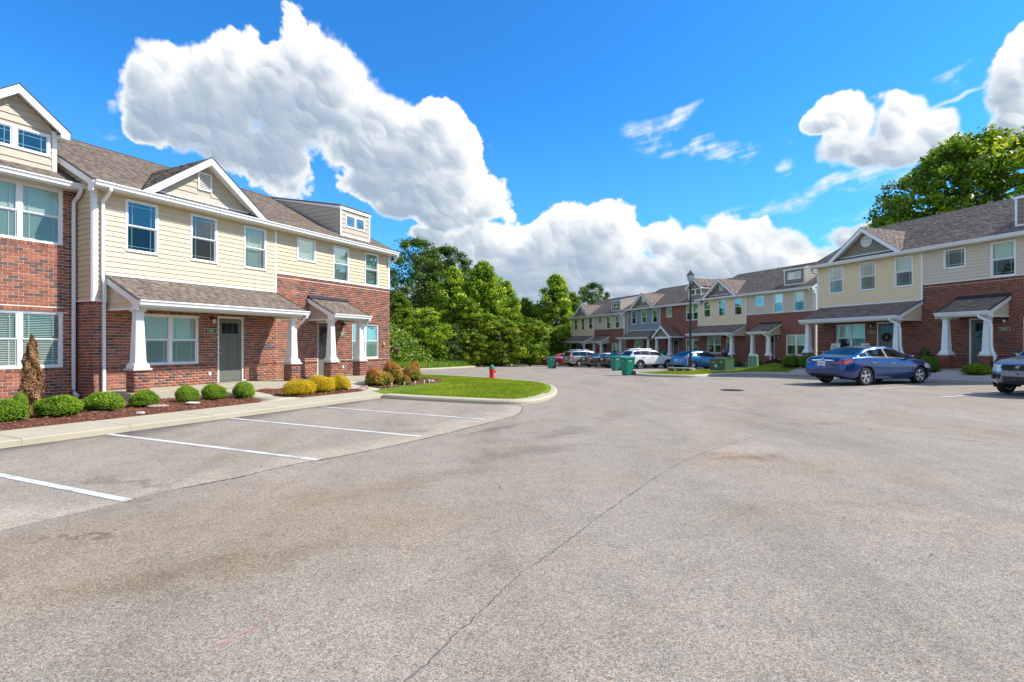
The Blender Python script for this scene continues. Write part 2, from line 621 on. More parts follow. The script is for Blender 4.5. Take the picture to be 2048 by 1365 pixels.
WHITE = principled('white_trim', (0.80, 0.80, 0.80), 0.42, vary=0.03, vscale=3)
WHITE_METAL = principled('white_metal', (0.80, 0.805, 0.81), 0.32, vary=0.03, vscale=3)
SOFFIT = principled('soffit_cream', (0.66, 0.62, 0.53), 0.6, vary=0.03)
CREAM = principled('siding_cream', (0.62, 0.495, 0.335), 0.5, vary=0.03, vscale=1.5, bump=0.05, bscale=60)
CREAM_R = principled('siding_pale_yellow', (0.78, 0.61, 0.385), 0.5, vary=0.03, vscale=1.5)
GREIGE = principled('siding_greige', (0.62, 0.52, 0.40), 0.5, vary=0.03, vscale=1.5)
GREIGE_L = principled('siding_tan', (0.60, 0.475, 0.325), 0.5, vary=0.03, vscale=1.5)
BLUEGREY = principled('siding_blue_grey', (0.235, 0.285, 0.31), 0.5, vary=0.03, vscale=1.5)
TAUPE = principled('siding_taupe', (0.42, 0.345, 0.285), 0.55, vary=0.04, vscale=1.5)
DARK_EDGE = principled('drip_edge_black', (0.02, 0.02, 0.023), 0.5)
FLASH = principled('flashing_dark', (0.045, 0.048, 0.065), 0.4, metal=0.3)
CONCRETE = principled('concrete_warm', (0.42, 0.365, 0.265), 0.9, vary=0.16, vscale=1.3, bump=0.25, bscale=90)
CONCRETE_R = principled('concrete_grey', (0.42, 0.39, 0.345), 0.9, vary=0.14, vscale=1.3, bump=0.25, bscale=90)
STONE_CAP = principled('cap_stone', (0.56, 0.52, 0.45), 0.85, vary=0.1, vscale=8, bump=0.2, bscale=80)
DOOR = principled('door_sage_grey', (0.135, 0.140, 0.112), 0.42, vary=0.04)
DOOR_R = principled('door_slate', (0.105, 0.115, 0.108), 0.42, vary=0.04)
BLACK = principled('black_metal', (0.012, 0.012, 0.013), 0.38)
BLACK_PL = principled('black_plastic', (0.018, 0.018, 0.02), 0.55)
RUBBER = principled('tyre_rubber', (0.016, 0.016, 0.017), 0.8, vary=0.2, vscale=20)
SILVER = principled('alloy_silver', (0.62, 0.63, 0.65), 0.28, metal=0.9)
CHROME = principled('chrome', (0.8, 0.8, 0.82), 0.12, metal=1.0)
BRASS = principled('nickel', (0.62, 0.60, 0.55), 0.25, metal=1.0)
PLAQUE_G = principled('plaque_green', (0.022, 0.065, 0.035), 0.4)
PLAQUE_C = principled('plaque_cream', (0.72, 0.66, 0.48), 0.5)
BLIND = principled('blind_white', (0.84, 0.85, 0.81), 0.6)
ROOM = principled('room_dark', (0.05, 0.055, 0.052), 0.9)
CURTAIN = principled('curtain_grey', (0.42, 0.44, 0.43), 0.8, vary=0.1, vscale=3)
LAMP_GLASS = principled('lamp_glass', (0.75, 0.75, 0.72), 0.2, spec=0.6)


def shake_material(name='shake_panel', ca=(0.40, 0.335, 0.255, 1), cb=(0.50, 0.43, 0.335, 1)):
    """cedar-look shake panels: narrow upright joints on each course"""
    m = bpy.data.materials.new(name)
    m.use_nodes = True
    N = NT(m.node_tree)
    p = m.node_tree.nodes['Principled BSDF']
    p.inputs['Roughness'].default_value = 0.6
    geo = N.n('ShaderNodeTexCoord').outputs['Object']
    mp = N.n('ShaderNodeMapping', {'Vector': geo, 'Scale': (60.0, 60.0, 2.0)})
    nz = N.noise(mp.outputs[0], 1.0, 3.0, 0.6)
    c = N.mix(nz.outputs[0], ca, cb)
    m.node_tree.links.new(c, p.inputs['Base Color'])
    b = N.n('ShaderNodeBump', {'Strength': 0.4, 'Distance': 0.01, 'Height': nz.outputs[0]})
    m.node_tree.links.new(b.outputs[0], p.inputs['Normal'])
    return m


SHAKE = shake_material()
SHAKE_R = shake_material('shake_panel_shaded', (0.20, 0.165, 0.125, 1), (0.27, 0.225, 0.175, 1))  # darker copy: shade on the right-hand fronts put into colour, sunlit cheeks keep SHAKE


def glass_material(name, tint, refl):
    m = bpy.data.materials.new(name)
    m.use_nodes = True
    t = m.node_tree
    N = NT(t)
    out = t.nodes['Material Output']
    t.nodes.remove(t.nodes['Principled BSDF'])
    tr = N.n('ShaderNodeBsdfTransparent', {'Color': (*tint, 1)})
    geo = N.n('ShaderNodeNewGeometry').outputs['Position']
    nz = N.noise(geo, 1.6, 2.0, 0.5)
    bp = N.n('ShaderNodeBump', {'Strength': 0.05, 'Distance': 0.02, 'Height': nz.outputs[0]})
    gl = N.n('ShaderNodeBsdfGlossy', {'Color': (0.95, 1.0, 0.98, 1), 'Roughness': 0.015, 'Normal': bp.outputs[0]})
    fr = N.n('ShaderNodeFresnel', {'IOR': 1.52})
    fac = N.math('MULTIPLY_ADD', fr.outputs[0], 0.6, refl, clamp=True)
    mx = N.n('ShaderNodeMixShader', {0: fac, 1: tr.outputs[0], 2: gl.outputs[0]})
    t.links.new(mx.outputs[0], out.inputs[0])
    return m


GLASS = glass_material('window_glass', (0.90, 0.965, 0.935), 0.0)
GLASS_UP = glass_material('window_glass_reflective', (0.80, 0.88, 0.87), 0.05)
SCREEN_GLASS = glass_material('window_glass_screened', (0.74, 0.82, 0.80), 0.0)
CAR_GLASS = glass_material('car_glass', (0.20, 0.24, 0.24), 0.05)


def brick_texture_material():
    """far brickwork, single bricks no longer legible"""
    m = bpy.data.materials.new('brickwork_far')
    m.use_nodes = True
    N = NT(m.node_tree)
    p = m.node_tree.nodes['Principled BSDF']
    p.inputs['Roughness'].default_value = 0.9
    tc = N.n('ShaderNodeTexCoord').outputs['Object']
    s = N.n('ShaderNodeSeparateXYZ', {0: tc})
    v = N.n('ShaderNodeCombineXYZ', {0: N.math('ADD', s.outputs[0], s.outputs[1]), 1: s.outputs[2], 2: 0.0})
    bt = N.n('ShaderNodeTexBrick', {'Vector': v.outputs[0], 'Color1': (0.26, 0.075, 0.05, 1), 'Color2': (0.17, 0.052, 0.038, 1), 'Mortar': (0.33, 0.25, 0.20, 1), 'Scale': 1.0, 'Mortar Size': 0.006, 'Bias': -0.1, 'Brick Width': 0.205, 'Row Height': 0.081})
    nz = N.noise(tc, 2.0, 4.0, 0.6)
    hs = N.n('ShaderNodeHueSaturation', {'Value': N.math('MULTIPLY_ADD', nz.outputs[0], 0.5, 0.75), 'Color': bt.outputs[0]})
    m.node_tree.links.new(hs.outputs[0], p.inputs['Base Color'])
    b = N.n('ShaderNodeBump', {'Strength': 0.5, 'Distance': 0.006, 'Height': bt.outputs[1]}, invert=True)
    m.node_tree.links.new(b.outputs[0], p.inputs['Normal'])
    return m


BRICK_FAR = brick_texture_material()


def asphalt_material(name, warm=0.0, light=1.0, stains=()):
    m = bpy.data.materials.new(name)
    m.use_nodes = True
    t = m.node_tree
    N = NT(t)
    p = t.nodes['Principled BSDF']
    p.inputs['Roughness'].default_value = 0.88
    p.inputs['Specular IOR Level'].default_value = 0.25
    pos = N.n('ShaderNodeTexCoord').outputs['Object']
    vor = N.n('ShaderNodeTexVoronoi', {'Vector': pos, 'Scale': 135.0, 'Randomness': 1.0})
    st = N.n('ShaderNodeSeparateColor', {0: vor.outputs['Color']})
    stone = N.ramp(st.outputs[0], [(0.0, (0.14, 0.122, 0.104)), (0.2, (0.237, 0.210, 0.180)), (0.55, (0.302, 0.269, 0.233)), (0.8, (0.367, 0.328, 0.286)), (0.93, (0.45, 0.408, 0.36)), (1.0, (0.42, 0.30, 0.21))])
    vor2 = N.n('ShaderNodeTexVoronoi', {'Vector': pos, 'Scale': 41.0})
    st2 = N.n('ShaderNodeSeparateColor', {0: vor2.outputs['Color']})
    big = N.ramp(st2.outputs[1], [(0.0, (0.55, 0.55, 0.55)), (0.3, (0.95, 0.95, 0.95)), (0.7, (1.0, 1.0, 1.0)), (1.0, (1.25, 1.23, 1.2))])
    c = N.mix(0.35, stone, big, 'MULTIPLY')
    edge = N.smooth(vor.outputs['Distance'], 0.35, 0.8)
    c = N.mix(N.math('MULTIPLY', edge, 0.40), c, (0.09, 0.08, 0.07, 1))
    # broad wear, drawn out along the lane
    mp = N.n('ShaderNodeMapping', {'Vector': pos, 'Rotation': (0, 0, rad(28)), 'Scale': (0.75, 0.22, 1.0)})
    n1 = N.noise(mp.outputs[0], 1.0, 6.0, 0.62, 0.4)
    c = N.mix(0.8, c, N.ramp(n1.outputs[0], [(0.28, (0.74, 0.73, 0.70)), (0.46, (0.95, 0.945, 0.93)), (0.6, (1.04, 1.03, 1.02)), (0.75, (1.16, 1.16, 1.17))]), 'MULTIPLY')
    n2 = N.noise(pos, 2.3, 5.0, 0.65)
    c = N.mix(0.7, c, N.ramp(n2.outputs[0], [(0.3, (0.82, 0.82, 0.82)), (0.5, (1, 1, 1)), (0.72, (1.12, 1.11, 1.10))]), 'MULTIPLY')
    # brown leaf-stain drift
    n3 = N.noise(pos, 0.45, 4.0, 0.6, 0.5)
    c = N.mix(N.math('MULTIPLY', N.smooth(n3.outputs[0], 0.45, 0.72), 0.45 + warm), c, N.mix(1.0, c, (0.98, 0.86, 0.70, 1), 'MULTIPLY'))
    # small dark pits
    n4 = N.noise(pos, 11.0, 3.0, 0.7)
    c = N.mix(N.math('MULTIPLY', N.smooth(n4.outputs[0], 0.66, 0.76), 0.35), c, (0.09, 0.08, 0.07, 1))
    wob = N.noise(pos, 2.2, 5.0, 0.65)
    wv = N.vmath('SCALE', N.vmath('SUBTRACT', wob.outputs['Color'], (0.5, 0.5, 0.5)).outputs[0], scale=1.1).outputs[0]
    wp = N.vmath('ADD', pos, wv).outputs[0]
    for (sx, sy, rx, ry, ang, colr, amt) in stains:
        ma = N.n('ShaderNodeMapping', {'Vector': wp, 'Location': (sx, sy, 0), 'Rotation': (0, 0, rad(ang)), 'Scale': (rx, ry, 1)}, vector_type='TEXTURE')
        mv = N.vmath('MULTIPLY', ma.outputs[0], (1, 1, 0)).outputs[0]
        q = N.n('ShaderNodeVectorMath', {0: mv}, operation='LENGTH').outputs['Value']
        f = N.math('MULTIPLY', N.smooth(q, 1.15, 0.35), amt)
        c = N.mix(f, c, N.mix(1.0, c, (*colr, 1), 'MULTIPLY'))
    c = N.mix(1.0, c, (1.03, 1.0, 0.945, 1), 'MULTIPLY')
    hs = N.n('ShaderNodeHueSaturation', {'Value': light, 'Color': c})
    t.links.new(hs.outputs[0], p.inputs['Base Color'])
    hgt = N.math('ADD', N.math('MULTIPLY', st.outputs[0], 0.6), N.math('MULTIPLY', vor.outputs['Distance'], -0.8))
    b = N.n('ShaderNodeBump', {'Strength': 0.42, 'Distance': 0.005, 'Height': hgt})
    t.links.new(b.outputs[0], p.inputs['Normal'])
    return m


def grass_base_material():
    m = bpy.data.materials.new('lawn_ground')
    m.use_nodes = True
    N = NT(m.node_tree)
    p = m.node_tree.nodes['Principled BSDF']
    p.inputs['Roughness'].default_value = 0.95
    p.inputs['Specular IOR Level'].default_value = 0.1
    pos = N.n('ShaderNodeTexCoord').outputs['Object']
    n1 = N.noise(pos, 14.0, 6.0, 0.7)
    n2 = N.noise(pos, 0.7, 4.0, 0.6)
    c = N.ramp(n1.outputs[0], [(0.3, (0.075, 0.12, 0.012)), (0.55, (0.14, 0.215, 0.02)), (0.75, (0.21, 0.27, 0.035))])
    c = N.mix(0.7, c, N.ramp(n2.outputs[0], [(0.3, (0.8, 0.85, 0.7)), (0.7, (1.2, 1.1, 1.0))]), 'MULTIPLY')
    m.node_tree.links.new(c, p.inputs['Base Color'])
    b = N.n('ShaderNodeBump', {'Strength': 0.8, 'Distance': 0.05, 'Height': n1.outputs[0]})
    m.node_tree.links.new(b.outputs[0], p.inputs['Normal'])
    return m


def mulch_material():
    m = bpy.data.materials.new('bark_mulch')
    m.use_nodes = True
    N = NT(m.node_tree)
    p = m.node_tree.nodes['Principled BSDF']
    p.inputs['Roughness'].default_value = 0.95
    p.inputs['Specular IOR Level'].default_value = 0.15
    pos = N.n('ShaderNodeTexCoord').outputs['Object']
    mp = N.n('ShaderNodeMapping', {'Vector': pos, 'Scale': (120, 60, 90)})
    v = N.n('ShaderNodeTexVoronoi', {'Vector': mp.outputs[0], 'Scale': 1.0})
    s = N.n('ShaderNodeSeparateColor', {0: v.outputs['Color']})
    c = N.ramp(s.outputs[0], [(0.0, (0.06, 0.022, 0.014)), (0.5, (0.145, 0.052, 0.032)), (0.85, (0.22, 0.085, 0.05)), (1.0, (0.33, 0.17, 0.11))])
    n2 = N.noise(pos, 1.5, 4.0, 0.6)
    c = N.mix(0.6, c, N.ramp(n2.outputs[0], [(0.3, (0.75, 0.75, 0.75)), (0.7, (1.2, 1.15, 1.1))]), 'MULTIPLY')
    m.node_tree.links.new(c, p.inputs['Base Color'])
    n3 = N.noise(pos, 45.0, 4.0, 0.7)
    b = N.n('ShaderNodeBump', {'Strength': 1.0, 'Distance': 0.03, 'Height': n3.outputs[0]})
    m.node_tree.links.new(b.outputs[0], p.inputs['Normal'])
    return m


def paint_line_material():
    m = bpy.data.materials.new('worn_line_paint')
    m.use_nodes = True
    N = NT(m.node_tree)
    p = m.node_tree.nodes['Principled BSDF']
    p.inputs['Roughness'].default_value = 0.8
    pos = N.n('ShaderNodeTexCoord').outputs['Object']
    n1 = N.noise(pos, 55.0, 4.0, 0.75)
    n2 = N.noise(pos, 2.6, 4.0, 0.6)
    w = N.math('ADD', N.math('MULTIPLY', n1.outputs[0], 0.6), N.math('MULTIPLY', n2.outputs[0], 0.6))
    c = N.mix(N.smooth(w, 0.53, 0.80), (0.60, 0.60, 0.575, 1), (0.27, 0.25, 0.225, 1))
    m.node_tree.links.new(c, p.inputs['Base Color'])
    return m


GRASS_BASE = grass_base_material()
MULCH = mulch_material()
PAINT = paint_line_material()
DARK = (0.62, 0.60, 0.57)
STAINS_LANE = [(-2.6, 4.2, 3.2, 1.6, 30, (0.93, 0.86, 0.76), 0.8), (-4.3, 5.4, 0.9, 0.16, -22, (0.62, 0.58, 0.52), 0.7), (-3.5, 4.2, 0.28, 0.07, -10, (0.45, 0.38, 0.30), 0.8), (0.2, 7.6, 1.3, 0.35, 38, DARK, 0.55),
               (0.9, 9.3, 0.9, 0.3, 60, (0.66, 0.63, 0.6), 0.6), (3.25, 7.15, 0.55, 0.14, 8, (0.80, 0.62, 0.52), 0.75), (3.35, 7.75, 0.8, 0.35, 5, (1.18, 1.18, 1.2), 0.9),
               (3.8, 4.6, 1.0, 0.28, -14, (1.14, 1.12, 1.10), 0.8), (-0.3, 9.6, 0.9, 0.22, 55, (0.55, 0.53, 0.51), 0.75), (6.0, 12.5, 2.2, 0.6, 60, (0.82, 0.81, 0.79), 0.6),
               (2.2, 11.5, 1.6, 0.35, 70, (0.80, 0.78, 0.75), 0.6), (-2.2, 3.6, 1.2, 0.25, 30, (0.82, 0.77, 0.70), 0.7), (-1.0, 6.0, 1.8, 0.3, 40, (0.84, 0.80, 0.74), 0.7)]
ASPHALT = asphalt_material('asphalt_lane', 0.12, 1.04, STAINS_LANE)
ASPHALT_BAY = asphalt_material('asphalt_parking_bay', 0.0, 1.08, [(-4.35, 5.9, 0.8, 0.15, -25, (0.66, 0.62, 0.56), 0.7), (-1.6, 9.6, 0.7, 0.2, 40, (0.74, 0.72, 0.7), 0.5)])

# ------------------------------------------------------------------ ground
SL = (0.4546, 0.8907)      # along the left row
NL = (0.8907, -0.4546)     # out of its front


def sn(s, n):
    return (SL[0] * s + NL[0] * n, SL[1] * s + NL[1] * n)


def gz(x, y):
    return float(GZ(x, min(y, 110.0)))


def struct(o, name=None):
    o['kind'] = 'structure'
    return o


def grid_sheet(name, x0, x1, y0, y1, step, dz, mat):
    nx = int((x1 - x0) / step) + 1
    ny = int((y1 - y0) / step) + 1
    xs = np.linspace(x0, x1, nx)
    ys = np.linspace(y0, y1, ny)
    X, Y = np.meshgrid(xs, ys)
    Z = GZ(X, np.minimum(Y, 110.0)) + dz
    V = np.stack([X, Y, Z], -1).reshape(-1, 3)
    i = np.arange(nx * ny).reshape(ny, nx)
    F = np.stack([i[:-1, :-1], i[:-1, 1:], i[1:, 1:], i[1:, :-1]], -1).reshape(-1, 4)
    return struct(obj(name, mesh_np(name, V, F, smooth=True), mat))


def slab(name, poly, mat, dz, skirt=0.35, maxedge=2.5, parent=None):
    """raised sheet over a polygon, following the ground"""
    dzf = dz if callable(dz) else (lambda x, y: dz)
    bm = bmesh.new()
    vs = [bm.verts.new((x, y, 0)) for x, y in poly]
    bm.faces.new(vs)
    bmesh.ops.triangulate(bm, faces=bm.faces[:])
    for it in range(7):
        es = [e for e in bm.edges if e.calc_length() > maxedge]
        if not es:
            break
        bmesh.ops.subdivide_edges(bm, edges=es, cuts=1)
        bmesh.ops.triangulate(bm, faces=[f for f in bm.faces if len(f.verts) > 3])
    bmesh.ops.recalc_face_normals(bm, faces=bm.faces[:])
    for f in bm.faces:
        if f.normal.z < 0:
            f.normal_flip()
        f.smooth = True
    be = [e for e in bm.edges if e.is_boundary]
    r = bmesh.ops.extrude_edge_only(bm, edges=be)
    low = set(v for v in r['geom'] if isinstance(v, bmesh.types.BMVert))
    for v in bm.verts:
        v.co.z = gz(v.co.x, v.co.y) + dzf(v.co.x, v.co.y) - (skirt if v in low else 0.0)
    m = bpy.data.meshes.new(name)
    bm.to_mesh(m)
    bm.free()
    return obj(name, m, mat, parent)


def smooth_poly(pts, n=4):
    """Catmull-Rom through the points"""
    P = [Vector((p[0], p[1])) for p in pts]
    out = []
    for i in range(len(P) - 1):
        p0, p1, p2, p3 = P[max(i - 1, 0)], P[i], P[i + 1], P[min(i + 2, len(P) - 1)]
        for k in range(n):
            t = k / n
            out.append(0.5 * ((2 * p1) + (p2 - p0) * t + (2 * p0 - 5 * p1 + 4 * p2 - p3) * t * t + (3 * p1 - p0 - 3 * p2 + p3) * t ** 3))
    out.append(P[-1])
    return [(p.x, p.y) for p in out]


def offset_line(pts, d):
    out = []
    for i, p in enumerate(pts):
        a = Vector(pts[max(i - 1, 0)])
        b = Vector(pts[min(i + 1, len(pts) - 1)])
        t = (b - a).normalized()
        out.append((p[0] - t.y * d, p[1] + t.x * d))
    return out


def curb(name, pts, width, height, mat, parent=None, joints=3.0, dzf=None):
    """kerb running along pts, its body to the left of the direction of travel; rounded road edge, open joints"""
    dense = []
    for a, b in zip(pts[:-1], pts[1:]):
        L = math.dist(a, b)
        k = max(1, int(L / 1.0))
        for j in range(k):
            dense.append((a[0] + (b[0] - a[0]) * j / k, a[1] + (b[1] - a[1]) * j / k))
    dense.append(pts[-1])
    prof = [(0.0, -0.2), (0.0, height * 0.55), (0.025, height * 0.88), (0.07, height), (width, height + 0.004), (width, -0.2)]
    lines = [offset_line(dense, o) for o, _ in prof]
    mb = MB()
    n = len(dense)
    vs = []
    for i in range(n):
        for (o, hz), ln in zip(prof, lines):
            x, y = ln[i]
            e = dzf(x, y) if dzf else 0.0
            vs.append((x, y, gz(x, y) + hz + e))
    k = len(prof)
    fs = []
    for i in range(n - 1):
        for j in range(k - 1):
            fs.append((i * k + j, (i + 1) * k + j, (i + 1) * k + j + 1, i * k + j + 1))
    fs.append(tuple(range(k)))
    fs.append(tuple((n - 1) * k + j for j in range(k)))
    mb.add(vs, fs)
    o = mb.build(name, mat, parent)
    return o


def ribbon(name, pts, w, dz, mat, jitter=0.0, parent=None, kind='structure', step=0.25):
    """thin painted or worn strip lying on the ground"""
    dense = []
    for a, b in zip(pts[:-1], pts[1:]):
        k = max(1, int(math.dist(a, b) / step))
        for j in range(k):
            dense.append((a[0] + (b[0] - a[0]) * j / k, a[1] + (b[1] - a[1]) * j / k))
    dense.append(pts[-1])
    if jitter:
        dense = [(x + random.gauss(0, jitter), y + random.gauss(0, jitter)) for x, y in dense]
    n = len(dense)
    ws = [w / 2 * (1.0 if not jitter else random.uniform(0.25, 1.25)) for _ in range(n)]
    V = []
    for i, p in enumerate(dense):
        a = Vector(dense[max(i - 1, 0)])
        b = Vector(dense[min(i + 1, n - 1)])
        t = (b - a).normalized()
        for s in (-1, 1):
            x, y = p[0] - t.y * ws[i] * s, p[1] + t.x * ws[i] * s
            V.append((x, y, gz(x, y) + dz))
    F = [(2 * i, 2 * i + 2, 2 * i + 3, 2 * i + 1) for i in range(n - 1)]
    o = obj(name, mesh_np(name, V, F), mat, parent)
    if kind:
        o['kind'] = kind
    return o


grid_sheet('ground', -420, 420, -120, 620, 10.0, -0.30, GRASS_BASE)
road = grid_sheet('road', -46, 46, -26, 86, 1.0, 0.0, ASPHALT)

# --- left land: verge, end island and the bank the left row stands on
ISL_FRONT = [(-3.79, 15.32), (-2.6, 14.62), (-1.3, 14.02), (-0.55, 13.72), (0.1, 13.62), (0.62, 13.98), (1.05, 14.9), (1.36, 16.2), (1.52, 17.8), (1.46, 19.3), (1.12, 20.9), (0.35, 22.7),
             (-0.75, 24.6), (-2.3, 26.8), (-4.8, 29.6), (-9.0, 33.6), (-16, 38.2), (-44, 52.0)]
isl_line = smooth_poly(ISL_FRONT, 4)


def left_dz(x, y):
    r2 = (x + 0.9) ** 2 + (y - 18.2) ** 2
    return 0.085 + 0.13 * math.exp(-r2 / 7.0)


inner_isl = offset_line(isl_line, 0.2)
land_l = [sn(-16.0, -10.6), sn(11.9, -10.6)] + inner_isl + [(-44, -20)]
lawn_l = struct(slab('lawn', land_l, GRASS_BASE, left_dz, maxedge=2.0))
struct(curb('curb', isl_line, 0.34, 0.112, CONCRETE))
# pavement in front of the left row, cast slab by slab with its turned-down kerb edge
walk_root = struct(empty('pavement'))
walk_l = []
sx = -16.0
while sx < 16.4:
    e = min(sx + 1.52, 16.5)
    g = 0.0015
    a = [sn(sx + g, -10.38), sn(e - g, -10.38), sn(e - g, -11.68), sn(sx + g, -11.68)]
    if e >= 16.5:
        a = [sn(sx + g, -10.38), sn(16.5, -10.5), sn(16.2, -11.5), sn(sx + g, -11.68)]
    mb = MB()
    top = [(x, y, gz(x, y) + 0.102 + 0.002 * math.sin(sx * 7)) for x, y in a]
    c = Vector((sum(p[0] for p in top) / 4, sum(p[1] for p in top) / 4, 0))
    rim = [(p[0], p[1], p[2] - 0.014) for p in top]
    inn = [(p[0] + (c.x - p[0]) * 0.025, p[1] + (c.y - p[1]) * 0.025, p[2]) for p in top]
    bot = [(p[0], p[1], p[2] - 0.4) for p in top]
    mb.add(inn + rim + bot, [(0, 1, 2, 3)] + [(i, 4 + i, 4 + (i + 1) % 4, (i + 1) % 4) for i in range(4)] + [(4 + i, 8 + i, 8 + (i + 1) % 4, 4 + (i + 1) % 4) for i in range(4)])
    mb.build('paving_slab', CONCRETE, walk_root)
    sx = e
# parking bay sheet with its own, greyer asphalt
BAY = [(0.26, 13.0), (0.13, 11.65), (-0.53, 10.3), (-1.48, 8.57), (-2.28, 7.4), (-2.85, 6.74), (-3.19, 6.13), (-3.57, 5.64), (-3.80, 5.2), (-4.2, 4.5), (-5.4, 2.2), (-7.2, -1.5), (-10.2, -8.0)]
bay_poly = [sn(-6.0, -10.35)] + [sn(11.8, -10.34), (-2.6, 14.60), (-1.3, 14.00), (-0.55, 13.70), (0.1, 13.60)] + BAY[:-1] + [(-8.2, -3.6)]
struct(slab('parking_bay', bay_poly, ASPHALT_BAY, 0.004, skirt=0.003, maxedge=1.2))
LINES_L = [((-7.9, 7.05), (-3.80, 5.20)), ((-6.98, 9.08), (-2.60, 7.04)), ((-5.92, 11.05), (-1.52, 8.83)), ((-4.76, 13.10), (-0.55, 10.86))]
for a, b in LINES_L:
    o = ribbon('parking_line', [a, b], 0.095, 0.009, PAINT)
for a, b in [((-9.0, 5.0), (-5.0, 3.0))]:
    ribbon('parking_line', [a, b], 0.095, 0.009, PAINT)
hd = (0.948, 0.317)
for k in range(-1, 5):
    bx, by = 12.05 - 0.317 * 2.75 * k, 14.78 + 0.948 * 2.75 * k
    if by > 26:
        break
    ribbon('parking_line', [(bx, by), (bx + hd[0] * 4.4, by + hd[1] * 4.4)], 0.095, 0.006, PAINT)
for k in range(0, 11):
    px0, py0 = 24.6 * 0.927 + 0.375 * (-62 + 2.8 * k), 24.6 * 0.375 - 0.927 * (-62 + 2.8 * k)
    ribbon('parking_line', [(px0, py0), (px0 + 0.927 * 5.0, py0 + 0.375 * 5.0)], 0.1, 0.006, PAINT)

SEAM = principled('seam_tar', (0.10, 0.09, 0.08), 0.95, vary=0.3, vscale=8)
ribbon('pavement_seam', smooth_poly([(-0.62, 2.2), (-0.38, 2.62), (0.0, 3.44), (0.33, 3.96), (1.06, 5.16), (2.35, 7.06), (3.92, 8.66), (4.98, 9.5), (6.3, 10.4)], 4), 0.0075, 0.004, SEAM, 0.006, step=0.04)
ribbon('pavement_seam', smooth_poly([(1.77, 19.4), (2.7, 17.2), (4.62, 13.85), (5.56, 11.12), (6.66, 9.32), (7.25, 8.32), (7.6, 7.5)], 4), 0.016, 0.004, SEAM, 0.010, step=0.08)
ribbon('pavement_seam', smooth_poly([(-3.80, 5.22), (-3.57, 5.64), (-3.19, 6.13), (-2.85, 6.74), (-2.28, 7.4), (-1.48, 8.57), (-0.53, 10.3), (0.13, 11.65), (0.26, 13.0), (0.12, 13.6)], 4), 0.017, 0.0085, SEAM, 0.009, step=0.05)
for a, b in [((0.3, 8.6), (1.6, 9.7)), ((-0.3, 9.2), (0.9, 9.4)), ((1.6, 7.9), (2.6, 8.2))]:
    ribbon('pavement_crack', smooth_poly([a, ((a[0] + b[0]) / 2 + 0.08, (a[1] + b[1]) / 2 - 0.06), b], 4), 0.012, 0.004, SEAM, 0.016, step=0.06)
ribbon('paint_mark', smooth_poly([(-1.53, 2.69), (-1.45, 2.8), (-1.37, 2.93), (-1.31, 3.09)], 4), 0.006, 0.004, principled('pink_paint', (0.62, 0.20, 0.17), 0.9), 0.001, step=0.03)

# --- far bank below the wood
FAR = [(-44, 57), (-20, 46.5), (-12.5, 43.2), (-9.0, 42.4), (-7.0, 43.6), (-5.9, 46.2), (-4.7, 49.8), (-3.4, 55), (-1.6, 61), (1.0, 69), (3.0, 78), (3.4, 86)]
far_line = smooth_poly(FAR, 4)
far_in = offset_line(far_line, 0.2)
struct(slab('verge', far_in + [(3.4, 130), (-150, 130), (-150, 57)], GRASS_BASE, lambda x, y: 0.11 + 0.02 * max(0.0, min(6.0, (y - 46) * 0.4 - x * 0.25)), maxedge=4.0))
struct(curb('curb', far_line, 0.2, 0.12, CONCRETE))

# --- right land: lawn island with the lamp post, verges of the right row
R1N = (-0.9483, -0.3173)


def r1_dist(x, y):
    return R1N[0] * x + R1N[1] * y + 26.21


def right_dz(x, y):
    d = r1_dist(x, y)
    e = 0.10
    if y < 33.5:
        t = max(0.0, min(1.0, (3.0 - d) / 1.7))
        lift = max(0.0, 0.47 - gz(x, y) - 0.10) * t
        e += lift * max(0.0, min(1.0, (33.5 - y) / 2.0))
    return e


R_FRONT = [(6.95, 30.05), (7.25, 28.6), (7.9, 27.3), (8.6, 26.6), (9.4, 26.55), (10.6, 27.6), (12.0, 28.9), (13.2, 29.5), (14.1, 29.55), (14.75, 28.6), (15.4, 26.7), (16.8, 22.5), (18.2, 18.3), (19.9, 13.2), (22.6, 5.2), (27, -8), (31, -20)]
R_BACK = [(3.3, 86), (3.9, 70), (7.6, 61.0), (11.6, 51.2), (15.2, 42.3), (16.6, 38.9), (16.4, 38.0), (15.2, 37.2), (13.0, 36.1), (10.5, 34.6), (8.4, 32.4), (7.2, 31.1), (6.95, 30.05)]
rf = smooth_poly(R_FRONT, 4)
rb = smooth_poly(R_BACK, 4)
right_line = rb[:-1] + rf
right_in = offset_line(right_line, 0.2)
struct(slab('lawn', right_in + [(70, -20), (70, 86)], GRASS_BASE, right_dz, maxedge=2.5))
struct(curb('curb', right_line, 0.30, 0.125, CONCRETE_R))


def path(name, root, a0, a1, b0, b1, k0, k1, stepk, dirk, base, mat, dz):
    """row of slabs along dirk; base point at k=0 plus offsets a0/a1 along the second direction"""
    k = k0
    while k < k1 - 0.01:
        e = min(k + stepk, k1)
        q = []
        for kk, off in ((k + 0.006, a0), (e - 0.006, a0), (e - 0.006, a1), (k + 0.006, a1)):
            q.append((base[0] + dirk[0] * kk + b0 * off, base[1] + dirk[1] * kk + b1 * off))
        top = [(x, y, gz(x, y) + dz(x, y)) for x, y in q]
        bot = [(x, y, z - 0.5) for x, y, z in top]
        MB().add(top + bot, [(0, 1, 2, 3)] + [(i, 4 + i, 4 + (i + 1) % 4, (i + 1) % 4) for i in range(4)]).build(name, mat, root)
        k = e


r1_walk = struct(empty('pavement'))
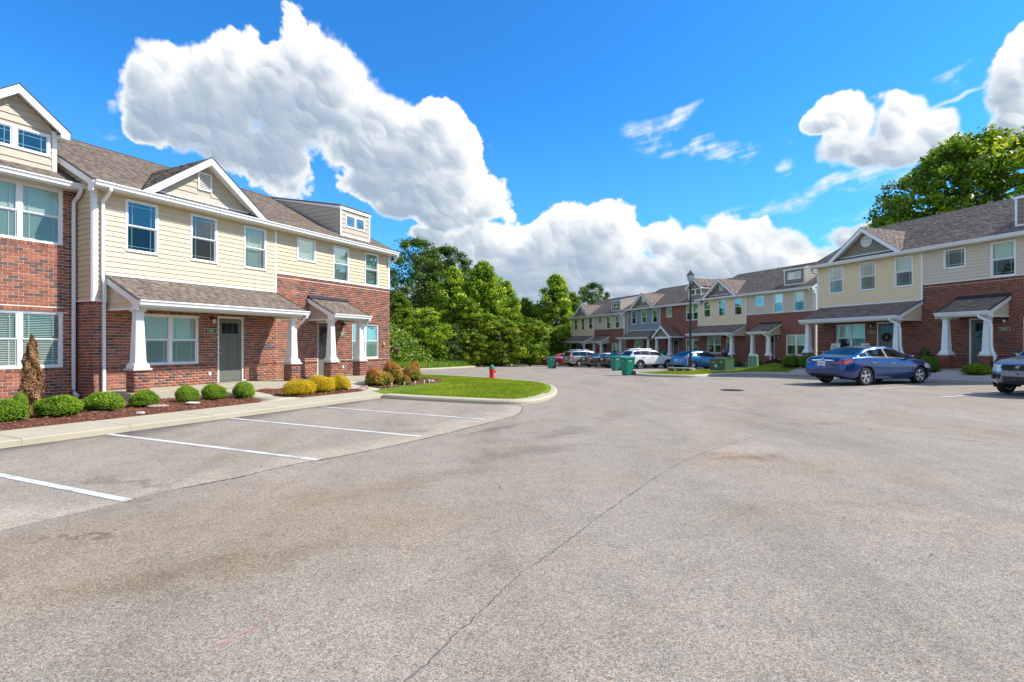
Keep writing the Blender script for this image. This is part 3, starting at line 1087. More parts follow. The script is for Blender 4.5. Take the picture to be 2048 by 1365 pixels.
# along the kerb in front of the near right row
path('paving_slab', r1_walk, 0.28, 1.35, 0.9483, 0.3173, -3.0, 20.0, 1.5, (0.3173, -0.9483), (15.75, 25.6), CONCRETE_R, lambda x, y: right_dz(x, y) + 0.045)
r2_walk = struct(empty('pavement'))
path('paving_slab', r2_walk, 0.4, 1.6, 0.927, 0.375, -62.0, -30.0, 1.5, (0.375, -0.927), (29.9 * 0.927, 29.9 * 0.375), CONCRETE_R, lambda x, y: 0.135)

# ------------------------------------------------------------------ houses
UNIT_BRICK = MB().box(-0.5, 0.5, -0.5, 0.5, -0.5, 0.5).mesh('brick')
SLOPE = 0.498


class Frame:
    """wall plane: u along the wall, d outwards, v up -> local house coordinates"""
    def __init__(self, kind, c):
        self.k, self.c = kind, c

    def p(self, u, d, v):
        if self.k == 'front':
            return (u, self.c - d, v)
        if self.k == 'left':
            return (self.c - d, u, v)
        if self.k == 'right':
            return (self.c + d, u, v)
        return (u, self.c + d, v)

    def box(self, mb, u0, u1, d0, d1, v0, v1):
        a, b = self.p(u0, d0, v0), self.p(u1, d1, v1)
        mb.box(min(a[0], b[0]), max(a[0], b[0]), min(a[1], b[1]), max(a[1], b[1]), min(a[2], b[2]), max(a[2], b[2]))


def rects_minus(x0, x1, z0, z1, ops):
    xs = sorted(set([x0, x1] + [min(max(v, x0), x1) for o in ops for v in (o[0], o[1])]))
    out = []
    for a, b in zip(xs[:-1], xs[1:]):
        if b - a < 1e-6:
            continue
        m = (a + b) / 2
        cuts = sorted([(o[2], o[3]) for o in ops if o[0] < m < o[1] and o[3] > z0 and o[2] < z1])
        z = z0
        for c0, c1 in cuts:
            if c0 > z + 1e-6:
                out.append((a, b, z, c0))
            z = max(z, c1)
        if z < z1 - 1e-6:
            out.append((a, b, z, z1))
    return out


def cut_span(u0, u1, v0, v1, ops):
    """parts of a course that are not in an opening"""
    segs = [(u0, u1)]
    for o in ops:
        if o[2] < v1 - 0.012 and o[3] > v0 + 0.012:
            nxt = []
            for a, b in segs:
                if o[1] <= a or o[0] >= b:
                    nxt.append((a, b))
                else:
                    if o[0] - a > 0.01:
                        nxt.append((a, o[0]))
                    if b - o[1] > 0.01:
                        nxt.append((o[1], b))
            segs = nxt
    return segs


class House:
    def __init__(self, loc, yaw, label, group, mats, detail):
        self.root = empty('townhouse', loc, yaw)
        tag(self.root, label, 'townhouse', group)
        self.loc, self.yaw = Vector(loc), yaw
        self.m = mats
        self.detail = detail
        self.c, self.s = math.cos(yaw), math.sin(yaw)
        self.bricks = []

    def world(self, p):
        return (self.loc.x + p[0] * self.c - p[1] * self.s, self.loc.y + p[0] * self.s + p[1] * self.c, self.loc.z + p[2])

    def seen(self, p):
        x, y, z = self.world(p)
        if y < 0.5:
            return None
        u, v = 1024 + 1050 * x / y, 690 - (z - 1.55) * 1050 / y
        return y if (-10 < u < 2058 and -10 < v < 1375) else None

    # ---- brickwork
    def brick_wall(self, F, u0, u1, v0, v1, ops, rowlocks=(), limit=0, name='brick_wall', phase=0.0):
        """mortar backing with every brick laid in it; rowlocks: (v, height, proud, u0, u1) courses of upright bricks"""
        mb = MB()
        for (a, b, c, d) in rects_minus(u0, u1, v0, v1, ops):
            F.box(mb, a, b, -0.16, 0.0, c, d)
        if self.detail == 0:
            return mb.build(name, BRICK_FAR, self.root)
        wall = mb.build(name, self.m['mortar'], self.root)
        rects = []
        blocks = list(ops) + [(r[3], r[4], r[0] - 0.006, r[0] + r[1]) for r in rowlocks]
        k = 0
        v = v0
        H, L, J = 0.081, 0.205, 0.0125

        def put(p, q, c, d):
            """one brick, trimmed to the openings and upright courses"""
            for (a, b, e, f) in blocks:
                if p < b - 1e-4 and q > a + 1e-4 and c < f - 1e-4 and d > e + 1e-4:
                    ov = min(d, f) - max(c, e)
                    if ov > 0.6 * (d - c):
                        if p < a - 0.02:
                            put(p, a, c, d)
                        if q > b + 0.02:
                            put(b, q, c, d)
                    else:
                        ox = min(q, b) - max(p, a)
                        if ox < 0.3 * (q - p):
                            put(p, a, c, d) if p < a else put(b, q, c, d)
                        elif c < e:
                            put(p, q, c, e - 0.006)
                        else:
                            put(p, q, f + 0.004, d)
                    return
            if q - p > 0.02 and d - c > 0.014:
                rects.append((p, q, c, d, 0.008 + random.uniform(-0.0015, 0.0025)))
        while v < v1 - 0.02:
            vt = min(v + H - J, v1)
            off = (0.5 if k % 2 else 0.0) * L + phase
            x = math.floor((u0 - off) / L) * L + off
            while x < u1:
                p, q = max(x, u0), min(x + L - J, u1)
                if q - p > 0.02:
                    put(p, q, v, vt)
                x += L
            v += H
            k += 1
        for (rv, rh, pr, ra, rb) in rowlocks:
            for (a, b) in cut_span(max(ra, u0), min(rb, u1), rv, rv + rh, ops):
                x = a
                while x < b - 0.02:
                    q = min(x + 0.0725, b)
                    rects.append((x, q, rv + 0.004, rv + rh - 0.006, pr + random.uniform(-0.002, 0.003)))
                    x += 0.083
        single = set()
        if limit:
            order = []
            for i, r in enumerate(rects):
                y = self.seen(F.p((r[0] + r[1]) / 2, 0, (r[2] + r[3]) / 2))
                if y is not None:
                    order.append((y, i))
            order.sort()
            single = set(i for _, i in order[:limit])
        corners, rn = [], []
        for i, (a, b, c, d, pr) in enumerate(rects):
            t = random.random()
            if i in single:
                o = bpy.data.objects.new('brick', UNIT_BRICK)
                if not UNIT_BRICK.materials:
                    UNIT_BRICK.materials.append(self.m['brick'])
                p0, p1 = F.p(a, -0.02, c), F.p(b, pr, d)
                o.location = tuple((p0[j] + p1[j]) / 2 for j in range(3))
                o.scale = tuple(abs(p1[j] - p0[j]) for j in range(3))
                o.color = (t * 0.999, 0, 0, 1)
                link(o, wall)
            else:
                p0, p1 = F.p(a, -0.02, c), F.p(b, pr, d)
                x0, x1 = sorted((p0[0], p1[0]))
                y0, y1 = sorted((p0[1], p1[1]))
                z0, z1 = sorted((p0[2], p1[2]))
                corners.append([(x0, y0, z0), (x1, y0, z0), (x1, y1, z0), (x0, y1, z0), (x0, y0, z1), (x1, y0, z1), (x1, y1, z1), (x0, y1, z1)])
                rn += [t * 0.999] * 6
        if corners:
            V, Fc = boxes_np(corners)
            o = obj('bricks', mesh_np('bricks', V, Fc, rn), self.m['brick'], wall)
            o.color = (0, 0, 0, 1)
            o['kind'] = 'stuff'
        return wall

    # ---- lapped boards
    def siding(self, F, u0, u1, v0, v1, ops, mat, course=0.14, single=False, edges=None, name='siding', board='siding_board', backing=True):
        """edges: function v -> (ua, ub) for gable shapes"""
        mb = MB()
        if edges is None:
            for (a, b, c, d) in rects_minus(u0, u1, v0, v1, ops):
                F.box(mb, a, b, -0.14, 0.0, c, d)
        elif backing:
            pts = [(edges(v0)[0], v0), (edges(v0)[1], v0), (edges(v1)[1], v1), (edges(v1)[0], v1)]
            vs = [F.p(u, 0.0, v) for u, v in pts] + [F.p(u, -0.1, v) for u, v in pts]
            mb.add(vs, [(0, 1, 2, 3), (7, 6, 5, 4), (0, 4, 5, 1), (1, 5, 6, 2), (2, 6, 7, 3), (3, 7, 4, 0)])
        wall = mb.build(name, mat, self.root)
        v = v0
        joined = MB()
        while v < v1 - 0.01:
            vt = min(v + course, v1)
            if edges is None:
                segs = [(a, b, a, b) for a, b in cut_span(u0, u1, v, vt, ops)]
            else:
                a, b = edges(v)
                c, d = edges(vt)
                segs = []
                for (p, q) in cut_span(a, b, v, vt, ops):
                    segs.append((p, q, max(p, c) if p == a else p, min(q, d) if q == b else q))
            for (a, b, c, d) in segs:
                m = MB() if single else joined
                k = 0.026 if (vt - v) > 0.05 else 0.012
                pts = [F.p(a, -0.01, v), F.p(b, -0.01, v), F.p(a, k, v), F.p(b, k, v), F.p(c, 0.004, vt), F.p(d, 0.004, vt), F.p(a, k, v + 0.004), F.p(b, k, v + 0.004)]
                m.add(pts, [(0, 1, 3, 2), (2, 3, 7, 6), (6, 7, 5, 4), (0, 2, 6, 4), (1, 5, 7, 3)])
                if single:
                    m.build(board, mat, wall)
            v += course
        if not single and joined.v:
            o = joined.build(board + 's', mat, wall)
            o['kind'] = 'stuff'
        return wall

    def trim(self, F, u0, u1, d0, d1, v0, v1, name='trim_board', mat=None):
        mb = MB()
        F.box(mb, u0, u1, d0, d1, v0, v1)
        return mb.build(name, mat or WHITE, self.root)

    # ---- windows and doors
    def window(self, F, u0, u1, v0, v1, n=1, proud=0.03, blind='closed', hung=True, grid=True, glass=None, fw=0.05, mull=0.09):
        glass = glass or GLASS
        fr = MB()
        F.box(fr, u0, u1, -0.13, proud, v1 - fw, v1)
        F.box(fr, u0, u1, -0.13, proud + 0.004, v0, v0 + fw)
        F.box(fr, u0, u0 + fw, -0.13, proud - 0.002, v0 + fw, v1 - fw)
        F.box(fr, u1 - fw, u1, -0.13, proud - 0.002, v0 + fw, v1 - fw)
        W = (u1 - u0 - 2 * fw - (n - 1) * mull) / n
        for i in range(n - 1):
            a = u0 + fw + W * (i + 1) + mull * i
            F.box(fr, a, a + mull, -0.13, proud - 0.004, v0 + fw, v1 - fw)
        win = fr.build('window', WHITE, self.root)
        room = MB()
        F.box(room, u0 + 0.01, u1 - 0.01, -0.62, -0.60, v0, v1)
        F.box(room, u0 - 0.02, u0 + 0.0, -0.62, -0.135, v0, v1)
        F.box(room, u1 + 0.0, u1 + 0.02, -0.62, -0.135, v0, v1)
        F.box(room, u0, u1, -0.62, -0.135, v0 - 0.02, v0)
        F.box(room, u0, u1, -0.62, -0.135, v1, v1 + 0.02)
        room.build('room_recess', ROOM, win)
        sr, gr, bl = MB(), MB(), MB()
        vm = (v0 + v1) / 2
        for i in range(n):
            a = u0 + fw + (W + mull) * i
            b = a + W
            sashes = [(v0 + fw, vm, -0.035), (vm, v1 - fw, -0.01)] if hung else [(v0 + fw, v1 - fw, -0.015)]
            for si, (c, d, dep) in enumerate(sashes):
                dd = proud + dep - 0.02
                st = 0.028
                F.box(sr, a, b, dd - 0.015, dd + 0.012, c, c + st)
                F.box(sr, a, b, dd - 0.015, dd + 0.012, d - st, d)
                F.box(sr, a, a + st, dd - 0.015, dd + 0.010, c + st, d - st)
                F.box(sr, b - st, b, dd - 0.015, dd + 0.010, c + st, d - st)
                pn = MB()
                F.box(pn, a + st * 0.5, b - st * 0.5, dd - 0.006, dd, c + st * 0.5, d - st * 0.5)
                pn.build('pane', SCREEN_GLASS if (hung and si == 0 and blind != 'open') else glass, win)
                if grid:
                    gw = 0.019
                    ins = 0.10 if W > 0.6 else 0.085
                    for x in (a + st + ins, b - st - ins - gw):
                        F.box(gr, x, x + gw, dd - 0.016, dd - 0.008, c + st, d - st)
                    rows = [d - st - ins] if si == len(sashes) - 1 else [c + st + ins - gw]
                    if not hung:
                        rows = [d - st - ins, c + st + ins - gw]
                    for z in rows:
                        F.box(gr, a + st, b - st, dd - 0.016, dd - 0.0085, z, z + gw)
            top = v1 - fw - 0.005
            low = v0 + fw + 0.01
            if blind == 'half':
                low = vm + 0.0
            if blind in ('closed', 'half', 'open'):
                pitch = 0.045
                z = top - 0.05
                F.box(bl, a + 0.01, b - 0.01, -0.115, -0.085, top - 0.05, top)
                dep, dv = (0.036, 0.026) if blind == 'open' else (0.012, 0.049)
                while z > low:
                    p = [F.p(a + 0.012, -0.10 + dep / 2, z - dv), F.p(b - 0.012, -0.10 + dep / 2, z - dv), F.p(b - 0.012, -0.10 - dep / 2, z), F.p(a + 0.012, -0.10 - dep / 2, z)]
                    bl.add(p, [(0, 1, 2, 3)])
                    z -= pitch
                for x in (a + W * 0.2, a + W * 0.8):
                    F.box(bl, x, x + 0.004, -0.08, -0.076, low, top)
            elif blind == 'curtain':
                nseg = 30
                for k in range(nseg):
                    x0, x1 = a + W * k / nseg, a + W * (k + 1) / nseg
                    y0, y1 = -0.12 + 0.015 * math.sin(k * 1.7), -0.12 + 0.015 * math.sin((k + 1) * 1.7)
                    bl.add([F.p(x0, y0, v0), F.p(x1, y1, v0), F.p(x1, y1, v1), F.p(x0, y0, v1)], [(0, 1, 2, 3)])
        sr.build('sash', WHITE, win)
        if gr.v:
            gr.build('grille', principled('grille_white', (0.84, 0.88, 0.85), 0.5), win)
        if bl.v:
            bl.build('blind', CURTAIN if blind == 'curtain' else BLIND, win)
        return win

    def door(self, F, u0, u1, v0, v1, mat):
        jw = 0.055
        fr = MB()
        F.box(fr, u0, u0 + jw, -0.13, -0.015, v0, v1)
        F.box(fr, u1 - jw, u1, -0.13, -0.015, v0, v1)
        F.box(fr, u0 + jw, u1 - jw, -0.13, -0.017, v1 - 0.06, v1)
        frame = fr.build('door_frame', WHITE, self.root)
        th = MB()
        F.box(th, u0, u1, -0.15, 0.015, v0 - 0.03, v0)
        th.build('threshold', principled('threshold_metal', (0.35, 0.33, 0.3), 0.5), self.root)
        a, b = u0 + jw, u1 - jw
        c, d = v0 + 0.01, v1 - 0.06
        w = b - a
        dm = MB()
        st = w * 0.14
        z1, z2 = d - 0.15, d - 0.50          # light openings
        p1, p2 = z2 - 0.10, c + 0.42         # upright panels
        ms = w * 0.10
        ys = (-0.10, -0.055)
        F.box(dm, a, b, ys[0], ys[1] - 0.016, c, d)                  # ground of the panels
        for (ua, ub, va, vb) in [(a, a + st, c, d), (b - st, b, c, d), (a + st, b - st, z1, d), (a + st, b - st, p1, z2), (a + st, b - st, c, p2 - 0.0), ((a + b) / 2 - ms / 2, (a + b) / 2 + ms / 2, p2, p1)]:
            F.box(dm, ua, ub, ys[0] + 0.005, ys[1], va, vb)
        dr = dm.build('door', mat, self.root)
        lw = (w - 2 * st) / 3
        dark = principled('door_lite', (0.01, 0.012, 0.013), 0.08, spec=0.7)
        for i in range(3):
            g = MB()
            F.box(g, a + st + lw * i + 0.012, a + st + lw * (i + 1) - 0.012, ys[1] - 0.015, ys[1] - 0.004, z2, z1)
            g.build('pane', dark, dr)
        hw = MB()
        x = F.p(a + 0.06, 0.0, 0)[0]
        y = F.c
        hw.lathe([(0.0, 0.0), (0.03, 0.0), (0.03, 0.012), (0.012, 0.015), (0.012, 0.04), (0.028, 0.05), (0.022, 0.07), (0, 0.072)], (x, y + 0.055 - 0.0, c + 0.95), 12, 'y')
        for i, v in enumerate(hw.v):
            hw.v[i] = (v[0], 2 * (y + 0.055) - v[1], v[2])
        hw.lathe([(0.0, 0.0), (0.028, 0.0), (0.028, -0.018), (0, -0.02)], (x, y + 0.055, c + 1.13), 12, 'y')
        hw.build('handle', BRASS, dr, smooth=True)
        return dr

    # ---- roofs
    def roof_plane(self, O, U, V, poly, mat, thick=0.09, name='roof', parent=None):
        """convex polygon (u,v) on the plane O + u*U + v*V ; deck plus laid shingles"""
        O, U, V = Vector(O), Vector(U).normalized(), Vector(V).normalized()
        Nn = U.cross(V).normalized()
        if Nn.z < 0:
            Nn = -Nn
        mb = MB()
        top = [O + U * u + V * v for u, v in poly]
        bot = [p - Nn * thick for p in top]
        n = len(poly)
        mb.add(top + bot, [tuple(range(n)), tuple(range(n, 2 * n))[::-1]] + [(i, (i + 1) % n, n + (i + 1) % n, n + i) for i in range(n)])
        deck = mb.build(name, mat, parent or self.root)
        deck.color = (0.3, 0, 0, 1)
        vs = [p[1] for p in poly]
        v0, v1 = min(vs), max(vs)
        corners, rn = [], []
        ex = 0.145
        v = v0
        while v < v1 - 0.02:
            vt = min(v + ex * 1.35, v1)
            vm = min(v + ex * 0.5, v1)
            xs = []
            for i in range(n):
                (ua, va), (ub, vb) = poly[i], poly[(i + 1) % n]
                if (va <= vm < vb) or (vb <= vm < va):
                    xs.append(ua + (ub - ua) * (vm - va) / (vb - va))
            if len(xs) >= 2:
                a, b = min(xs), max(xs)
                u = a
                while u < b - 0.01:
                    w = random.choice((0.14, 0.18, 0.24, 0.3, 0.36))
                    e = min(u + w, b)
                    t = random.choice((0.006, 0.008, 0.014, 0.016))
                    q = []
                    for (uu, vv, hh) in ((u, v, 0.003), (e, v, 0.003), (e, vt, -0.003), (u, vt, -0.003), (u, v, 0.003 + t), (e, v, 0.003 + t), (e, vt, 0.003), (u, vt, 0.003)):
                        q.append(O + U * uu + V * vv + Nn * hh)
                    corners.append([tuple(p) for p in q])
                    rn += [random.random() * 0.999] * 6
                    u = e + 0.003
            v += ex
        if corners:
            Vv, Ff = boxes_np(corners)
            o = obj('shingles', mesh_np('shingles', Vv, Ff, rn), mat, deck)
            o.color = (0, 0, 0, 1)
            o['kind'] = 'stuff'
        return deck

    def gutter(self, x0, x1, y, z, name='gutter', parent=None):
        prof = [(y + 0.01, z), (y - 0.055, z + 0.0), (y - 0.118, z + 0.004), (y - 0.118, z - 0.028), (y - 0.098, z - 0.045), (y - 0.078, z - 0.085), (y - 0.074, z - 0.118), (y + 0.01, z - 0.118)]
        return MB().prism(prof, 'x', x0, x1).build(name, WHITE_METAL, parent or self.root)

    def downspout(self, path, name='downspout'):
        o = MB().tube(path, 0.04, square=(0.075, 0.075)).build(name, WHITE_METAL, self.root, bevel=0.012)
        return o

    def gable(self, xc, hw, zb, zp, yf, yw, ymain, mat_roof, vent, z_wall0):
        """front gable on the main roof; ymain(z) gives where the main roof reaches height z"""
        root = self.root
        k = (zp - zb) / hw
        yb_p, yb_e = ymain(zp), ymain(zb)
        L = math.hypot(hw, zp - zb)
        for sgn in (1, -1):
            self.roof_plane((xc + sgn * hw, yf, zb), (0, 1, 0), (-sgn * hw, 0, zp - zb), [(0, 0), (max(0.02, yb_e - yf), 0), (yb_p - yf, L), (0, L)], mat_roof, name='gable_roof')
        # rake boards, thin black drip edge above
        for sgn in (1, -1):
            xe, h = xc + sgn * hw, 0.19
            ov = 0.06
            MB().prism([(xe + sgn * ov, zb - ov * k - 0.0), (xe + sgn * ov, zb - h - ov * k * 0.4), (xe - sgn * 0.12, zb - h + 0.04), (xc, zp - h * 1.26), (xc, zp - 0.012)], 'y', yf - 0.03, yf).build('rake_board', WHITE, root)
            MB().prism([(xe + sgn * (ov + 0.02), zb - (ov + 0.02) * k - 0.006), (xe + sgn * (ov + 0.02), zb - (ov + 0.02) * k + 0.02), (xc, zp + 0.02), (xc, zp - 0.01)], 'y', yf - 0.045, yf + 0.01).build('drip_edge', DARK_EDGE, root)
            # soffit under the overhang
            MB().prism([(xe, zb - 0.10), (xe, zb - 0.12), (xc, zp - 0.12 * 1.26), (xc, zp - 0.10 * 1.26)], 'y', yf, yw - 0.0).build('rake_soffit', WHITE, root)
        F = Frame('front', yw)
        zt = zp - 0.16
        def ed(v):
            w = max(0.0, (zt - v) / k)
            return (xc - w, xc + w)
        vb = vent['box']
        self.siding(F, 0, 0, z_wall0, zt, [vb] if vent['kind'] == 'rect' else [], self.m['shake'], 0.185, self.detail == 2, ed, 'gable_wall', 'shake_board')
        self.trim(F, ed(z_wall0)[0], ed(z_wall0)[1], 0.0, 0.035, z_wall0 - 0.05, z_wall0, 'gable_sill')
        if vent['kind'] == 'rect':
            a, b, c, d = vb
            mb = MB()
            F.box(mb, a, b, -0.02, 0.05, d - 0.04, d)
            F.box(mb, a, b, -0.02, 0.05, c, c + 0.04)
            F.box(mb, a, a + 0.04, -0.02, 0.048, c + 0.04, d - 0.04)
            F.box(mb, b - 0.04, b, -0.02, 0.048, c + 0.04, d - 0.04)
            F.box(mb, a, b, -0.04, -0.02, c, d)
            vn = mb.build('gable_vent', WHITE, root)
            z = c + 0.05
            while z < d - 0.05:
                MB().add([F.p(a + 0.04, 0.035, z), F.p(b - 0.04, 0.035, z), F.p(b - 0.04, -0.005, z + 0.035), F.p(a + 0.04, -0.005, z + 0.035), F.p(a + 0.04, 0.03, z - 0.006), F.p(b - 0.04, 0.03, z - 0.006)],
                         [(0, 1, 2, 3), (4, 5, 1, 0)]).build('louver', WHITE, vn)
                z += 0.052
        else:
            cx, cz, r = vent['c']
            mb = MB()
            mb.lathe([(0, 0.02), (r, 0.02), (r + 0.0, -0.05), (r - 0.05, -0.055), (r - 0.055, -0.02), (0, -0.02)], (cx, yw, cz), 32, 'y')
            vn = mb.build('gable_vent', WHITE, root)
            z = cz - r + 0.08
            while z < cz + r - 0.07:
                w = math.sqrt(max(0.0, (r - 0.055) ** 2 - (z - cz) ** 2))
                MB().add([F.p(cx - w, 0.045, z), F.p(cx + w, 0.045, z), F.p(cx + w, 0.022, z + 0.04), F.p(cx - w, 0.022, z + 0.04)], [(0, 1, 2, 3)]).build('louver', WHITE, vn)
                z += 0.05

    def column(self, xc, yc, zfloor, ztop, flip=False):
        root = self.root
        F = Frame('front', yc - 0.19)
        w = 0.38
        zc = 0.87
        pier = MB().box(xc - w / 2 + 0.008, xc + w / 2 - 0.008, yc - w / 2 + 0.008, yc + w / 2 - 0.008, -0.3, zc).build('pier', self.m['mortar'] if self.detail else BRICK_FAR, root)
        if self.detail:
            corners, rn = [], []
            v, k = zfloor - 0.3, 0
            H, L, J = 0.081, 0.205, 0.0105
            while v < zc - 0.02:
                vt = min(v + H - J, zc)
                spans = [(-w / 2, -w / 2 + 0.185), (-w / 2 + 0.195, w / 2)] if k % 2 else [(-w / 2, -w / 2 + 0.09), (-w / 2 + 0.10, -w / 2 + 0.28), (-w / 2 + 0.29, w / 2)]
                for (a, b) in spans:
                    for side in range(4):
                        if side in (0, 1):
                            y0, y1 = (yc - w / 2, yc - w / 2 + 0.03) if side == 0 else (yc + w / 2 - 0.03, yc + w / 2)
                            x0, x1 = xc + a, xc + b
                        else:
                            x0, x1 = (xc - w / 2 + 0.0005, xc - w / 2 + 0.03) if side == 2 else (xc + w / 2 - 0.03, xc + w / 2 - 0.0005)
                            y0, y1 = yc + a + 0.001, yc + b - 0.001
                        corners.append([(x0, y0, v), (x1, y0, v), (x1, y1, v), (x0, y1, v), (x0, y0, vt), (x1, y0, vt), (x1, y1, vt), (x0, y1, vt)])
                        rn += [random.random() * 0.999] * 6
                v += H
                k += 1
            V, Fc = boxes_np(corners)
            o = obj('bricks', mesh_np('bricks', V, Fc, rn), self.m['brick'], pier)
            o.color = (0, 0, 0, 1)
            o['kind'] = 'stuff'
        MB().box(xc - 0.235, xc + 0.235, yc - 0.235, yc + 0.235, zc, zc + 0.065).build('cap_stone', STONE_CAP, pier, bevel=0.008)
        z = zc + 0.065
        sh = MB().frustum((xc, yc), 0.272, 0.272, z + 0.16, 0.185, 0.185, ztop - 0.12).build('column', WHITE, root, bevel=0.006)
        b = MB()
        b.frustum((xc, yc), 0.375, 0.375, z, 0.375, 0.375, z + 0.09)
        b.frustum((xc, yc), 0.36, 0.36, z + 0.09, 0.29, 0.29, z + 0.135)
        b.frustum((xc, yc), 0.285, 0.285, z + 0.135, 0.275, 0.275, z + 0.165)
        b.build('base', WHITE, sh)
        c = MB()
        c.frustum((xc, yc), 0.20, 0.20, ztop - 0.13, 0.20, 0.20, ztop - 0.10)
        c.frustum((xc, yc), 0.20, 0.20, ztop - 0.10, 0.27, 0.27, ztop - 0.055)
        c.frustum((xc, yc), 0.285, 0.285, ztop - 0.055, 0.285, 0.285, ztop)
        c.build('capital', WHITE, sh)

    def porch(self, x0, x1, depth, zwall, ze, cols, side_mat, mat_roof, slab_x=None, ycol=1.22, flash=False, hip=False, sides=(True, True), yw=0.0):
        """shed roof on tapered columns"""
        root = self.root
        yf = yw - depth
        ov = 0.06
        L = math.hypot(depth, zwall - ze)
        poly = [(0, 0), (x1 - x0, 0), (x1 - x0, L), (0, L)]
        if hip:
            poly = [(0, 0), (x1 - x0, 0), (x1 - x0 - 1.0, L), (0.9, L)]
        self.roof_plane((x0, yf, ze), (1, 0, 0), (0, depth, zwall - ze), poly, mat_roof, name='porch_roof')
        if hip:
            self.roof_plane((x1, yf, ze), (0, 1, 0), (-1.0, 0, zwall - ze), [(0, 0), (depth, 0), (depth, math.hypot(1.0, zwall - ze) - 0.01), (depth - 0.02, math.hypot(1.0, zwall - ze))], mat_roof, name='porch_roof')
            self.roof_plane((x0, yf, ze), (0, 1, 0), (0.9, 0, zwall - ze), [(0, 0), (depth, 0), (depth, math.hypot(0.9, zwall - ze) - 0.01), (depth - 0.02, math.hypot(0.9, zwall - ze))], mat_roof, name='porch_roof')
        self.gutter(x0 - 0.02, x1 + 0.02, yf, ze + 0.005, 'porch_gutter')
        zs = ze - 0.20                       # underside of the beam
        MB().box(x0 + 0.05, x1 - 0.05, yf + 0.06, yf + 0.30, zs, ze - 0.06).build('beam', SOFFIT, root)
        MB().box(x0 + 0.04, x1 - 0.04, yf + 0.302, yw - 0.012, zs + 0.06, zs + 0.075).build('porch_ceiling', SOFFIT, root)
        MB().box(x0 - 0.0, x1 + 0.0, yf + 0.012, yf + 0.058, ze - 0.16, ze - 0.02).build('fascia', WHITE, root)
        for i, (sx, sg) in enumerate(((x0, -1), (x1, 1))):
            if not sides[i] or hip:
                continue
            F = Frame('left' if sg < 0 else 'right', sx + (-sg) * 0.06)
            # filled triangle with lap boards
            k = (zwall - ze) / depth
            ztop = zwall - 0.12
            zb = zs + 0.02
            vv = zb
            wallm = MB()
            pts = [(yf + 0.28, zb), (yw - 0.012, zb), (yw - 0.012, ztop), (yf + 0.28, ze + 0.28 * k - 0.14)]
            vs = [F.p(u, 0.0, v) for u, v in pts] + [F.p(u, -0.05, v) for u, v in pts]
            wallm.add(vs, [(0, 1, 2, 3), (7, 6, 5, 4), (0, 4, 5, 1), (1, 5, 6, 2), (2, 6, 7, 3), (3, 7, 4, 0)])
            pw = wallm.build('porch_gable_wall', side_mat, root)
            while vv < ztop - 0.03:
                vt = min(vv + 0.14, ztop)
                def ua(v):
                    return max(yf + 0.28, yf + (v + 0.14 - ze) / k)
                a, c = ua(vv), min(ua(vt), yw - 0.02)
                m = MB()
                m.add([F.p(a, -0.01, vv), F.p(yw - 0.012, -0.01, vv), F.p(a, 0.018, vv), F.p(yw - 0.012, 0.018, vv), F.p(c, 0.004, vt), F.p(yw - 0.012, 0.004, vt)], [(0, 1, 3, 2), (2, 3, 5, 4), (0, 2, 4), (1, 5, 3)])
                m.build('siding_board', side_mat, pw)
                vv += 0.14
            # rake board, returning at the eave
            h = 0.17
            rk = [(yf - 0.0, ze - 0.005), (yw - 0.012, zwall - 0.012), (yw - 0.012, zwall - h * 1.1), (yf + 0.30, ze + 0.30 * k - h * 1.1), (yf + 0.26, ze - 0.24), (yf + 0.03, ze - 0.24), (yf - 0.0, ze - 0.14)]
            MB().prism(rk, 'x', sx - 0.03 if sg < 0 else sx, sx if sg < 0 else sx + 0.03).build('rake_board', WHITE, root)
            de = [(yf - 0.02, ze - 0.006), (yf - 0.02, ze + 0.016), (yw - 0.012, zwall + 0.022), (yw - 0.012, zwall - 0.008)]
            MB().prism(de, 'x', sx - 0.045 if sg < 0 else sx - 0.01, sx + 0.01 if sg < 0 else sx + 0.045).build('drip_edge', DARK_EDGE, root)
            self.trim(Frame('left' if sg < 0 else 'right', sx + (-sg) * 0.06), yf + 0.28, yw - 0.012, -0.04, 0.03, zb - 0.05, zb, 'trim_board')
        if flash:
            MB().prism([(yw - 0.015, zwall + 0.10), (yw - 0.03, zwall + 0.10), (yw - 0.16, zwall - 0.02), (yw - 0.15, zwall - 0.035), (yw - 0.015, zwall + 0.02)], 'x', x0 - 0.02, x1 + 0.05).build('flashing', FLASH, root)
        else:
            self.trim(Frame('front', yw), x0, x1, 0.002, 0.045, zwall + 0.012, zwall + 0.075, 'roof_trim')
        for xc in cols:
            self.column(xc, yw - ycol, 0.30, zs)
        sx0, sx1 = slab_x or (x0 - 0.05, x1 + 0.05)
        MB().box(sx0, sx1, yw - ycol - 0.32, yw - 0.0, -0.4, 0.30).build('porch_slab', self.m['conc'], root, bevel=0.012)

    def wall_lamp(self, x, z, yw=0.0):
        m = MB()
        m.lathe([(0, 0), (0.055, 0), (0.055, -0.02), (0, -0.025)], (x, yw, z + 0.06), 14, 'y')
        m.tube([(x, yw - 0.02, z + 0.07), (x, yw - 0.10, z + 0.12), (x, yw - 0.14, z + 0.10)], 0.012, 8)
        m.lathe([(0.0, 0.13), (0.02, 0.11), (0.085, 0.05), (0.078, 0.045), (0.0, 0.05)], (x, yw - 0.14, z), 14)
        lamp = m.build('wall_lamp', BLACK, self.root)
        g = MB().lathe([(0.0, 0.05), (0.05, 0.048), (0.042, -0.06), (0.02, -0.075), (0, -0.075)], (x, yw - 0.14, z), 14)
        g.build('lamp_shade', LAMP_GLASS, lamp, smooth=True)
        MB().lathe([(0.0, -0.075), (0.012, -0.075), (0.008, -0.11), (0, -0.12)], (x, yw - 0.14, z), 8).build('finial', BLACK, lamp)

